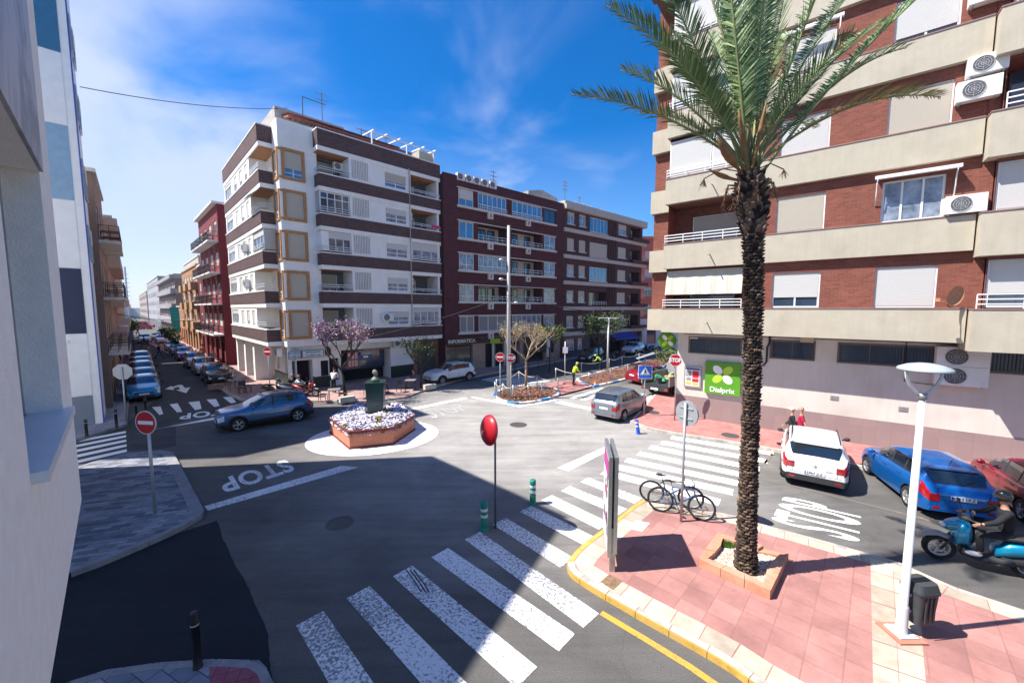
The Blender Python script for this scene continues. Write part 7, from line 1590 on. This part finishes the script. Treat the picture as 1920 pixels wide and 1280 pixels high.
# spathes
for (px,py,dy,w_) in ((1345,258,-.3,.09),(1385,205,-.35,.055),(1437,190,-.3,.05),(1330,318,-.2,.05)):
    a_=crown+Vector((0,0,-.15)); b_=atd(px,py,PYd+dy)-off; mb=MB(); c_=a_.lerp(b_,.5)+Vector((0,0,-.12)); pts=[a_*(1-t)**2+c_*2*t*(1-t)+b_*t*t for t in [k/8 for k in range(9)]]; mb.tube(pts,[.03,.035,.03,.03,w_*.7,w_,w_*.95,w_*.6,.01],8,0); mb.build('flower_spathe',[mat('spathe_brown',(.26,.13,.05),.7,.3,6),PL[3]],pm)
for (px,py) in ((1470,318),(1320,335)):
    a_=crown; b_=atd(px,py,PYd-.2)-off; mb=MB(); mb.tube([a_,a_.lerp(b_,.6)+Vector((0,0,.15)),b_],.012,5,0); 
    for k in range(14): mb.bar(b_,b_+Vector((rnd.uniform(-.07,.07),rnd.uniform(-.07,.07),-rnd.uniform(.1,.22))),.012,.004,0)
    mb.build('dry_frond',[mat('dry_leaf',(.22,.12,.07),.9,.3)],pm)
# palm frond cut by the right frame edge
# ---- trees
def tree(name,label,base,h,cr_,trunk_r,leafm,nleaf,seed,lean=(0,0),th=.32,lsz=.06,barkm=None,spread=.62,depth=4,group=None,flat=1.,cat='tree'):
    r3=random.Random(seed); e=empty(name,base,0,label,cat,group); mb=MB(); ends=[]
    def br(p_,d,l,r,dep):
        q=p_+d*l; mid=p_+d*l*.5+Vector((r3.uniform(-.05,.05),r3.uniform(-.05,.05),0))*l
        mb.tube([p_,mid,q],[r,r*.85,r*.68],6 if r>.02 else 4,cap=False)
        if dep==0: ends.append(q); return
        if dep<=2: ends.append(q); ends.append(mid)
        for k in range(r3.choice([2,3,3])):
            a=r3.uniform(0,6.28); s=r3.uniform(.35,.85)*spread/.62; v=Vector((math.cos(a)*s,math.sin(a)*s,r3.uniform(.25,.7)*flat)); nd_=(d*.75+v).normalized(); br(q,nd_,l*r3.uniform(.62,.82),r*.66,dep-1)
    tp0=Vector((lean[0],lean[1],h*th)); mb.tube([(0,0,0),tp0*.5+Vector((.02,.01,0)),tp0],[trunk_r,trunk_r*.85,trunk_r*.75],8)
    for k in range(5): a=2*math.pi*k/5+r3.uniform(-.3,.3); br(tp0,Vector((math.cos(a)*.75*spread/.62,math.sin(a)*.75*spread/.62,.8*flat)).normalized(),(h*(1-th))*.36,trunk_r*.55,depth-1)
    zmx=max(p_.z for p_ in ends); sc=(h-0)/zmx if zmx>0 else 1; mb.v=[(x*1.,y*1.,z*sc if z>tp0.z else z) for x,y,z in mb.v] if False else mb.v
    mb.build('trunk',barkm or mat('tree_bark',(.055,.040,.032),.9,.25,9,.5),e)
    mb=MB()
    for k in range(nleaf):
        p_=r3.choice(ends)+Vector((r3.gauss(0,1),r3.gauss(0,1),r3.gauss(0,.8)))*cr_; s=lsz*r3.uniform(.6,1.3); a=Vector((r3.gauss(0,1),r3.gauss(0,1),r3.gauss(0,1))).normalized(); b_=a.orthogonal().normalized(); c_=a.cross(b_)
        mb.add([p_-b_*s,p_-c_*s*.55,p_+b_*s,p_+c_*s*.55],[(0,1,2,3)],r3.randrange(len(leafm)))
    if nleaf: mb.build('crown',leafm,e)
    return e
G1=[mat('leaf_green_a',(.05,.095,.025),.7,.3,4),mat('leaf_green_b',(.085,.13,.035),.7,.3,4),mat('leaf_green_c',(.028,.055,.02),.7,.3,4)]
PKL=[mat('blossom_pink',(.58,.26,.45),.7,.3,4),mat('blossom_pale',(.70,.48,.60),.7,.3,4),mat('blossom_mauve',(.30,.11,.30),.7,.3,4),mat('new_leaf',(.30,.33,.10),.7,.3,4)]
p=g(648,748,.13); tree('blossom_tree','purple blossom tree with dark trunk standing before the restaurant menu board',p,5.0,.15,.11,PKL,2300,11,lean=(-.2,0),th=.38,lsz=.055,depth=5,spread=.52)
p=g(790,727,.13); tree('street_tree','small dark leafy tree before the garage door of the white building',p,4.0,.13,.11,[G1[0],G1[2]],900,12,th=.38,lsz=.07,depth=4)
PB=mat('pale_bark',(.36,.27,.19),.9,.2,9); YL=[mat('yellow_leaf',(.42,.36,.12),.7,.3,4),mat('olive_leaf',(.22,.22,.07),.7,.3,4)]
p=g(986,728,.12); tree('pruned_tree','pale branched nearly leafless tree on the island, right of the tall pole',p,5.0,.10,.10,YL,620,23,th=.42,lsz=.06,depth=6,barkm=PB,spread=.75)
p=g(1030,697,.12); tree('street_tree','green tree behind the pale leafless tree, before the pizza shop',p,4.6,.22,.08,G1,1500,14,th=.45,lsz=.08,depth=4)
p=g(1122,683,.12); tree('street_tree','dense dark green tree hiding the shopfront left of the blue awning',p,5.6,.34,.12,G1,3200,15,th=.32,lsz=.10,depth=4)
p=g(1250,700,.12); tree('leafy_shrub','bright leafy shrub under the round green sign',p,2.6,.22,.05,[G1[0],G1[1],YL[1]],900,16,th=.25,lsz=.09,depth=3,cat='shrub')
p=g(318,652,.1); tree('street_tree','small round green tree in the right-hand pavement far down the left street',p,3.2,.25,.10,G1,1100,17,th=.45,lsz=.12,depth=3,spread=.45)
p=g(331,662,.1); tree('street_tree','green tree below the turquoise cloth down the left street',p,2.6,.2,.08,G1,600,18,th=.4,lsz=.11,depth=3,spread=.45)
p=Vector((*pt(236,78),0)); tree('street_tree','dark dense green tree on the left pavement far down the left street',p,4.0,.45,.14,[G1[2],G1[0]],2600,19,th=.2,lsz=.2,depth=3,spread=.5)
# turquoise cloth on a facade
a_=atd(327,602,70); mb=MB(); mb.add([(a_.x-.5,a_.y,1.9),(a_.x+.9,a_.y+.3,1.6),(a_.x+.6,a_.y+.3,6.1),(a_.x-.7,a_.y,6.2)],[(0,1,2,3)]); mb.add([(a_.x-.5,a_.y+.05,1.9),(a_.x+.9,a_.y+.35,1.6),(a_.x+.6,a_.y+.35,6.1),(a_.x-.7,a_.y+.05,6.2)],[(0,1,2,3)]); o=mb.build('banner',mat('turquoise_cloth',(.02,.48,.38),.7,.1)); tag(o,'long turquoise cloth hanging on a facade down the left street','banner')
# awning on the left pavement
a_=Vector((*pt(228,48),0)); e=empty('cafe_canopy',a_,R(-45),'dark sloping canopy over a terrace on the left pavement, beyond the parked row','canopy'); mb=MB(); mb.add([(-1.5,-4,3.0),(2.2,-4,2.1),(2.2,1,2.1),(-1.5,1,3.0),(-1.5,-4,3.08),(2.2,-4,2.18),(2.2,1,2.18),(-1.5,1,3.08)],[(0,1,2,3),(7,6,5,4),(0,4,5,1),(1,5,6,2),(2,6,7,3),(3,7,4,0)]); mb.build('roof',mat('canopy_grey',(.10,.11,.13),.7,.1),e)
mb=MB()
for x,y,z in ((2.1,-3.9,2.1),(2.1,.9,2.1),(-1.4,-3.9,3),(-1.4,.9,3)): mb.bar((x,y,0),(x,y,z),.07)
mb.build('frame',DKF,e)
# ---- tall poles
p=g(954,745,.12); e=empty('tall_pole',p,0,'tall grey tapered pole with small floodlights rising from the island bed','pole'); hP=hgt(p,952,423); mb=MB(); mb.cyl((0,0,0),.15,hP,14,r2=.09); mb.build('pole',mat('concrete_pole',(.44,.43,.41),.8,.1,3),e)
for (z,s) in ((hP*.555,1),(hP*.69,-1),(hP*.80,-1)):
    mb=MB(); mb.bar((0,0,z),(s*.35,-.1,z+.03),.05); mb.ball((s*.48,-.12,z+.06),.16,.11,.09,10,6); mb.build('floodlight',GAL,e)
p=g(1139,696,.12); e=empty('street_lamp',p,0,'slim white street lamp with flat T-shaped head on the far bed','street lamp'); hP=hgt(p,1141,596); mb=MB(); mb.cyl((0,0,0),.10,hP,12,r2=.07); mb.build('pole',LW,e); mb=MB(); mb.box(-.9,-.12,-.12,.12,hP-.05,hP+.05); mb.box(.12,.9,-.12,.12,hP-.05,hP+.05); mb.box(-.12,.12,-.05,.05,hP-.03,hP+.03); mb.build('lamp_head',LW,e)
p=g(1059,708,.12); e=empty('sign_pole',p,0,'thin white pole with two small sign backs, behind the worker in yellow','road sign'); post(e,hgt(p,1059,640),.04,LW)
z=hgt(p,1059,656); mb=MB(); mb.box(-.20,.22,-.06,-.04,z-.25,z+.25); mb.build('sign_plate',SWH,e)
# rope fences on posts round the beds
def ropefence(pts,label,h=.95):
    P_=[g(x,y,.10) for x,y in pts]; e=empty('rope_fence',(P_[0].x,P_[0].y,.10),0,label,'rope fence'); o_=Vector((P_[0].x,P_[0].y,.10))
    for q in P_: mb=MB(); mb.cyl(q-o_,.04,h,8); mb.build('post',GAL,e)
    mb=MB()
    for a_,b_ in zip(P_[:-1],P_[1:]):
        pts_=[]
        for k in range(9): t=k/8; v=a_.lerp(b_,t)-o_; v.z=h-.04-.22*4*t*(1-t); pts_.append(v)
        mb.tube(pts_,.028,6)
    mb.build('rope',mat('rope',(.48,.44,.38),.9,.1,20),e)
ropefence([(928,742),(943,745),(962,749),(990,748),(1016,742),(1046,735),(1007,727),(973,718),(931,736)],'rope fence on steel posts round the small island bed')
ropefence([(1042,711),(1104,721),(1144,711),(1177,703)],'sagging rope fence along the front of the long bark bed'); ropefence([(1090,699),(1142,690),(1166,684),(1198,678),(1231,674)],'sagging rope fence along the back of the long bark bed')
# black hoop railings along the far pavement
for i,(a_,b_) in enumerate([((948,700),(965,697)),((990,693),(1010,690)),((1025,688),(1040,686)),((967,697),(985,694))]):
    A_=g(*a_,.13);B_=g(*b_,.13); o_=A_.copy(); e=empty('hoop_barrier',o_,0,['first black hoop barrier on the far pavement, right of the no entry sign','third black hoop barrier on the far pavement before the pizza shop','fourth black hoop barrier on the far pavement, below the white totem','second black hoop barrier on the far pavement, behind the tall pole'][i],'barrier','black hoop barriers'); v=B_-A_
    mb=MB(); mb.tube([(0,0,0),(0,0,.9),v+Vector((0,0,.9)),v],.03,8); mb.tube([Vector((0,0,.45)),v+Vector((0,0,.45))],.02,6); mb.build('hoop',DKF,e)
# traffic cone
e=empty('traffic_cone',g(1116,724),0,'small orange traffic cone beside the kerb of the long bark bed','cone'); mb=MB(); mb.box(-.16,.16,-.16,.16,0,.03); mb.lathe((0,0,.03),[(.12,0),(.03,.45),(.001,.46)],14); mb.build('cone',mat('cone_orange',(.6,.13,.03),.6,.1),e); mb=MB(); mb.lathe((0,0,.03),[(.095,.14),(.071,.24)],14); mb.build('band',SWH,e)
# ---- café tables and chairs
def chair(label,p,rz,group):
    e=empty('cafe_chair',p,rz,label,'chair',group); mb=MB(); mb.box(-.21,.21,-.21,.21,.43,.46); mb.build('seat',DKF,e); mb=MB(); mb.box(-.21,.21,.19,.215,.55,.85); mb.build('backrest',DKF,e)
    for x in (-.19,.19):
        for y in (-.19,.19): mb=MB(); mb.bar((x*1.1,y*1.1,0),(x,y,.43 if y<0 else .86),.028); mb.build('leg',DKF,e)
    return e
def table(label,p,rz=0,s=.36,group=None,top=None):
    e=empty('cafe_table',p,rz,label,'table',group); mb=MB(); mb.box(-s,s,-s,s,.71,.74); mb.build('tabletop',top or mat('table_grey',(.22,.20,.19),.5,.1),e)
    for x in (-s*.8,s*.8):
        for y in (-s*.8,s*.8): mb=MB(); mb.bar((x,y,0),(x,y,.71),.03); mb.build('leg',DKF,e)
    return e
tb=g(627,751,.13); table('grey café table under the blossom tree',tb,R(20)); chair('dark café chair left of the grey table under the blossom tree',g(606,752,.13),R(100),'café chairs by the blossom tree'); chair('dark café chair right of the grey table under the blossom tree',g(644,750,.13),R(-80),'café chairs by the blossom tree')
for i,(px,py) in enumerate(((428,722),(440,731),(455,738),(436,717),(450,726),(464,735))):
    c=g(px,py,.13)
    if i in(1,4): table('dark table on the terrace by the black car, %s'%('nearer the crossing' if i==1 else 'nearer the facade'),c,R(45),group='terrace tables by the black car')
    else: chair('dark terrace chair by the black car, '+{0:'nearest the car',2:'beside the zebra crossing',3:'behind the nearest to the car',5:'farthest right of the group'}[i],c,R(45+90*(i%2)),'terrace chairs by the black car')
for i,(px,py,lb) in enumerate(((651,753,'pale stone block at the foot of the blossom tree'),(405,729,'wooden planter box in front of the black car'),(806,729,'pale block by the leafy tree and white car'))):
    c=g(px,py,.13); e=empty('planter_box',c,R(40),lb,'planter'); mb=MB(); mb.box(-.45,.45,-.18,.18,0,.34); mb.box(-.42,.42,-.15,.15,.34,.345); mb.build('box',mat('box_pale',(.5,.46,.40),.9,.15) if i!=1 else mat('box_wood',(.25,.17,.13),.9,.2),e)
table('table of the shaded terrace left of the leafy tree',g(770,731,.13)); table('wide dark terrace counter before the bar window',g(705,738,.13),R(45),.6,None,DKF)
for i,px in enumerate((690,722,752)): chair(['dark chair before the bar window, left of the counter','dark chair before the bar window, right of the counter','dark chair in the shade near the terrace table'][i],g(px,739-i*2,.13),R(30*i),'chairs before the bar window')
# ---- cables over the street
def cable(a_,b_,sag,r,label):
    mb=MB(); mb.tube([a_.lerp(b_,k/24)-Vector((0,0,sag*4*(k/24)*(1-k/24))) for k in range(25)],r,5); o=mb.build('cable',mat('cable_black',(.03,.03,.035),.7,0)); tag(o,label,'cable'); return o
cable(atd(150,163,19.5),atd(540,203,30),.35,.02,'thin cable crossing the sky from the panelled building to the white corner roof')
cable(atd(215,588,40),atd(420,596,44),.5,.035,'sagging cable bundle across the left street')
cable(atd(954,553,25),atd(1240,575,40),.8,.02,'thin cable from the tall pole towards the brick block'); cable(atd(954,553,25),atd(545,655,27),.5,.018,'thin cable from the tall pole to the white corner building')
for (px,Y,h_,lb) in ((237,190,26,'left lattice mast standing by the sea at the end of the left street'),(228,170,24,'distant thin mast left of the lattice mast')):
    e=empty('mast',(*pt(px+6,Y),0),0,lb,'mast'); mb=MB(); mb.bar((0,0,0),(0,0,h_),.5); 
    for k in range(8): mb.bar((-1.6,0,h_*(.3+.08*k)),(1.6,0,h_*(.3+.08*k)),.2)
    mb.build('mast_pole',GAL,e)
# ================= people =================
SKIN=mat('skin',(.45,.24,.17),.6,.08,6); HAIRW=mat('hair_white',(.65,.64,.62),.8,.1,20); HAIRD=mat('hair_dark',(.03,.02,.015),.8,.2,20)
def skinned(name,V,E_,rad,m,par,sub=1,root=0):
    me=bpy.data.meshes.new(name); me.from_pydata([tuple(v) for v in V],E_,[]); o=bpy.data.objects.new(name,me); COL.objects.link(o); me.materials.append(m)
    md=o.modifiers.new('skin','SKIN'); md.use_smooth_shade=True
    sv=me.skin_vertices[0].data
    for i,r in enumerate(rad): sv[i].radius=(r if isinstance(r,tuple) else (r,r))
    sv[root].use_root=True
    if sub: s=o.modifiers.new('sub','SUBSURF'); s.levels=sub; s.render_levels=sub
    if par: o.parent=par
    return o
def person(label,p,rz,top,trs,hair=HAIRD,pose='stand',h=1.72,group=None,cap=None,sleeves='long',swing=.28,hands=False,shoe=None,shorts=False,lean=0.,helmet=None,hp=None,skirt=False,cat='person'):
    """local +x is forward"""
    e=empty('person',p,rz,label,cat,group); k=h/1.72; J={}
    pel=Vector((0,0,.93)); 
    if pose=='sit': pel=Vector((0,0,.55))
    if pose=='ride': pel=Vector((-.28,0,.90))
    sp=R(lean); up=Vector((math.sin(sp),0,math.cos(sp))); fw=Vector((math.cos(sp),0,-math.sin(sp)))
    ch=pel+up*.36; nk=pel+up*.54; hd=nk+(up*.13+Vector((.02,0,.02)) if lean<30 else up*.13+Vector((0,0,-.02)))
    for s in (1,-1):
        J['sh',s]=ch+up*.12+Vector((0,s*.185,0))
        J['hip',s]=pel+Vector((0,s*.09,-.04))
        sg=swing*s
        if pose in('stand','walk','bend'):
            f=sg if pose=='walk' else (.10*s if pose=='bend' else .03*s)
            J['kn',s]=J['hip',s]+Vector((f*.6+.03,0,-.43)); J['an',s]=Vector((J['hip',s].x+f*1.1-(.10 if pose=='walk' and s<0 else 0),s*.10,.09)); J['toe',s]=J['an',s]+Vector((.17,s*.02,-.05))
            if pose=='bend': el=J['sh',s]+Vector((.10,s*.05,-.26)); ha=el+Vector((.22,-s*.12,-.12))
            else: el=J['sh',s]+Vector((-.04-f*.35,s*.06,-.28)); ha=el+Vector((.08-f*.5,0,-.25))
        elif pose=='sit':
            J['kn',s]=pel+Vector((.44,s*.14,.0)); J['an',s]=Vector((.46,s*.14,.09)); J['toe',s]=J['an',s]+Vector((.16,0,-.05)); el=J['sh',s]+Vector((.10,s*.07,-.25)); ha=el+Vector((.22,-s*.06,.02))
        else:
            J['kn',s]=pel+Vector((.44,s*.17,-.08)); J['an',s]=Vector((pel.x+.40,s*.19,.40)); J['toe',s]=J['an',s]+Vector((.19,0,-.05)); el=J['sh',s]+Vector((.20,s*.08,-.22)); ha=Vector((.20,s*.32,1.08))
        if hp and s in hp: el,ha=hp[s]
        J['el',s]=el;J['ha',s]=ha
    w=pel+up*.16
    V=[pel,w,ch,nk,nk+up*.05]; E_=[(0,1),(1,2),(2,3),(3,4)]; rad=[(.095,.075),(.09,.07),(.105,.08),(.06,.06),(.052,.052)]
    for s in (1,-1):
        b=len(V); V+=[J['sh',s],J['el',s],J['ha',s],J['hip',s],J['kn',s],J['an',s],J['toe',s]]; rad+=[.045,.036,.028,.065,.048,.038,.03]; E_+=[(2,b),(b,b+1),(b+1,b+2),(0,b+3),(b+3,b+4),(b+4,b+5),(b+5,b+6)]
    V.append(hd); rad.append(.075); E_.append((4,len(V)-1)); V.append(hd+up*.08); rad.append(.085); E_.append((len(V)-2,len(V)-1)) 
    body=skinned('body',[v*k for v in V],E_,[tuple(x*k for x in r) if isinstance(r,tuple) else r*k for r in rad],SKIN,e)
    # shirt
    V=[pel-up*.07,w,ch,nk-up*.045];E_=[(0,1),(1,2),(2,3)];rad=[(.155,.125),(.148,.118),(.165,.125),(.085,.08)]
    for s in (1,-1):
        b=len(V); V+=[J['sh',s]]; rad+=[.068]; E_.append((2,b))
        if sleeves=='long': V+=[J['el',s],J['ha',s].lerp(J['el',s],.12)]; rad+=[.055,.042]; E_+=[(b,b+1),(b+1,b+2)]
        else: V+=[J['sh',s].lerp(J['el',s],.8)]; rad+=[.058]; E_+=[(b,b+1)]
    skinned('jacket' if sleeves=='long' else 'shirt',[v*k for v in V],E_,[tuple(x*k for x in r) if isinstance(r,tuple) else r*k for r in rad],top,e)
    V=[pel+up*.10,pel-up*.03];E_=[(0,1)];rad=[(.135,.11),(.15,.12)]
    for s in (1,-1):
        b=len(V); V+=[J['hip',s],J['kn',s]]; rad+=[.098,.072]; E_+=[(1,b),(b,b+1)]
        if not shorts: V+=[J['an',s]+Vector((0,0,.03))]; rad+=[.058]; E_+=[(b+1,b+2)]
    skinned('trousers',[v*k for v in V],E_,[tuple(x*k for x in r) if isinstance(r,tuple) else r*k for r in rad],trs,e)
    for s in (1,-1): mb=MB(); c=(J['an',s]+J['toe',s])*.5*k; mb.ball((c.x,c.y,c.z+.0),.135*k,.048*k,.052*k,12,7); mb.build('shoe',shoe or HAIRD,e)
    for s in (1,-1):      # hands with palm, fingers and thumb
        hc_=J['ha',s]*k; dr=(J['ha',s]-J['el',s]).normalized(); sd=dr.cross(Vector((0,1,0))); sd=sd.normalized() if sd.length>.1 else Vector((1,0,0))
        V=[hc_,hc_+dr*.06];E_=[(0,1)];rad=[(.022,.03),(.018,.034)]
        for i in range(4): b=len(V); V+=[hc_+dr*.09+sd*(.024-.016*i),hc_+dr*(.15-.012*abs(i-1))+sd*(.024-.016*i)+Vector((.01,0,-.01))]; rad+=[.009,.007]; E_+=[(1,b),(b,b+1)]
        b=len(V); V+=[hc_+dr*.045+sd*.045,hc_+dr*.085+sd*.052]; rad+=[.010,.008]; E_+=[(0,b),(b,b+1)]
        skinned('hand',V,E_,rad,SKIN,e,1)
    hc_=(hd+up*.045)*k; mb=MB(); mb.ball(hc_,.098,.078,.118,14,10); mb.ball(hc_+fw*.098-up*.015,.018,.014,.024,7,5)
    for s in (1,-1): mb.ball(hc_+Vector((0,s*.08,-.0)),.018,.012,.03,6,5)
    o=mb.build('head',SKIN,e); 
    mb=MB()
    for s in (1,-1): mb.ball(hc_+fw*.090+Vector((0,s*.03,.012)),.010,.012,.008,6,4)
    mb.build('eyes',HAIRD,o); mb=MB(); mb.ball(hc_+fw*.088-up*.055,.012,.028,.007,8,4); mb.build('mouth',mat('lips',(.35,.12,.10),.6,0),o)
    if helmet: mb=MB(); mb.ball(hc_+up*.03-fw*.01,.145,.13,.14,18,12); mb.build('helmet',helmet,e); mb=MB(); mb.ball(hc_+fw*.055+up*.01,.10,.115,.06,14,8); mb.build('visor',CGL,e)
    elif cap: mb=MB(); mb.ball(hc_+up*.05,.108,.092,.085,14,8); mb.box(hc_.x+.05,hc_.x+.18,hc_.y-.06,hc_.y+.06,hc_.z+.045,hc_.z+.057); mb.build('cap',cap,e)
    elif hair: mb=MB(); mb.ball(hc_+up*.035-fw*.022,.098,.088,.105,14,8); mb.build('hair',hair,e)
    return e
def cl(n,c): return mat('cloth_'+n,c,.9,.15,9,.3)
BKJ=cl('black',(.015,.015,.018)); RED=cl('crimson',(.35,.01,.04)); NVY=cl('navy',(.012,.018,.05)); YEL=mat('hi_vis_yellow',(.60,.78,.02),.8,.08,6); GRY=cl('grey',(.12,.12,.13)); WHC=cl('white',(.65,.65,.66)); JEAN=cl('jeans',(.05,.08,.16)); BEI=cl('beige',(.40,.33,.25)); ORS=cl('salmon',(.5,.18,.12))
pa_=g(1487,842,.13); person('person with a white cap and black jacket carrying a bag, walking left along the wall',g(1482,836,.13),R(142),BKJ,GRY,HAIRW,'walk',1.62,'couple by the beige wall',cap=mat('cap_white',(.75,.75,.75),.8,.05))
person('bald person in a crimson T-shirt walking behind the one with the white cap',g(1499,841,.13),R(142),RED,NVY,None,'walk',1.72,'couple by the beige wall',sleeves='short')
c=g(1479,836,.13); mb=MB(); mb.ball((0,0,0),.16,.08,.11,12,8); mb.tube([(-.1,0,.08),(0,.05,.42),(.1,0,.08)],.01,5); o=mb.build('shoulder_bag',mat('bag_brown',(.14,.10,.07),.7,.2)); o.location=(c.x-.18,c.y-.18,.98); tag(o,'brown shoulder bag hanging at the hip of the person with the white cap','bag')
(sp_,sa_)=SCP; r_=person('helmeted rider in dark clothes and white shoes sitting on the teal scooter',sp_,sa_,BKJ,BKJ,None,'ride',1.85,shoe=mat('shoe_white',(.7,.7,.74),.6,.1),helmet=mat('helmet_black',(.02,.025,.02),.25,.1,4,coat=.6),lean=6)
person('road worker in yellow and navy bending over the bed kerb by the rope fence',g(1075,722,.12),R(20),YEL,NVY,None,'bend',1.75,'road workers',cap=mat('cap_lime',(.45,.65,.15),.8,.05),lean=22)
person('road worker in green bent low behind the bed, left of the slim white lamp',g(1127,694,.12),R(160),mat('hi_vis_green',(.35,.62,.08),.8,.08,6),NVY,None,'bend',1.7,'road workers',cap=mat('cap_lime',(.45,.65,.15)),lean=48)
person('person in black with a grey cap leaning by the restaurant door, left of the pair',g(549,738,.13),R(-60),BKJ,GRY,None,'sit',1.7,'people at the restaurant door',cap=cl('capgrey',(.2,.2,.2)))
person('person in white and navy sitting on a scooter at the restaurant door',g(562,739,.13),R(-100),WHC,NVY,cl('auburn',(.18,.04,.03)),'sit',1.65,'people at the restaurant door')
person('waiter in a white shirt and dark apron bending at the shaded restaurant window',g(626,736,.13),R(100),WHC,BKJ,HAIRD,'bend',1.7,lean=25)
person('person sitting in the shade by the leafy tree trunk on the terrace',g(776,727,.13),R(-150),cl('plum',(.12,.06,.14)),GRY,HAIRD,'sit',1.7)
person('dark silhouetted person on the left pavement, nearer the shopfronts',g(204,700,.13),R(130),BKJ,BKJ,HAIRD,'walk',1.72,'people on the left pavement'); person('dark silhouetted person on the left pavement, nearer the parked cars',g(221,694,.13),R(130),BKJ,NVY,HAIRD,'walk',1.75,'people on the left pavement')
person('person in dark clothes striding across the left street before the purple car',g(299,672),R(20),NVY,JEAN,HAIRD,'walk',1.78,'people crossing the left street'); person('person in pale clothes crossing the left street, left of the dark strider',g(279,672),R(200),BEI,WHC,HAIRD,'walk',1.7,'people crossing the left street')
person('dark person standing in the middle of the left street beyond the crossing pair',g(271,653),R(200),BKJ,GRY,HAIRD,'walk',1.8,'people crossing the left street'); person('small dark person walking at the far end of the left street near the vans',g(259,629),R(200),BKJ,BKJ,HAIRD,'walk',1.75)
person('bare shouldered person in salmon clothes on the right pavement of the left street',g(381,674,.13),R(120),ORS,ORS,HAIRD,'walk',1.75,sleeves='short'); person('person with long dark hair nearest on the right pavement of the left street',g(400,688,.13),R(-60),GRY,BKJ,HAIRD,'walk',1.7)
# ================= haze =================
mb=MB(); mb.box(-290,290,-55,400,-1,60); o=mb.build('haze',[]); tag(o,'thin sea haze filling the street',None,kind='stuff')
m=bpy.data.materials.new('haze_air'); m.use_nodes=True; n=m.node_tree.nodes; n.clear(); v=n.new('ShaderNodeVolumePrincipled'); v.inputs['Density'].default_value=.00022; v.inputs['Color'].default_value=(.80,.87,1,1); v.inputs['Anisotropy'].default_value=.3; out=n.new('ShaderNodeOutputMaterial'); m.node_tree.links.new(v.outputs[0],out.inputs['Volume']); o.data.materials.append(m)
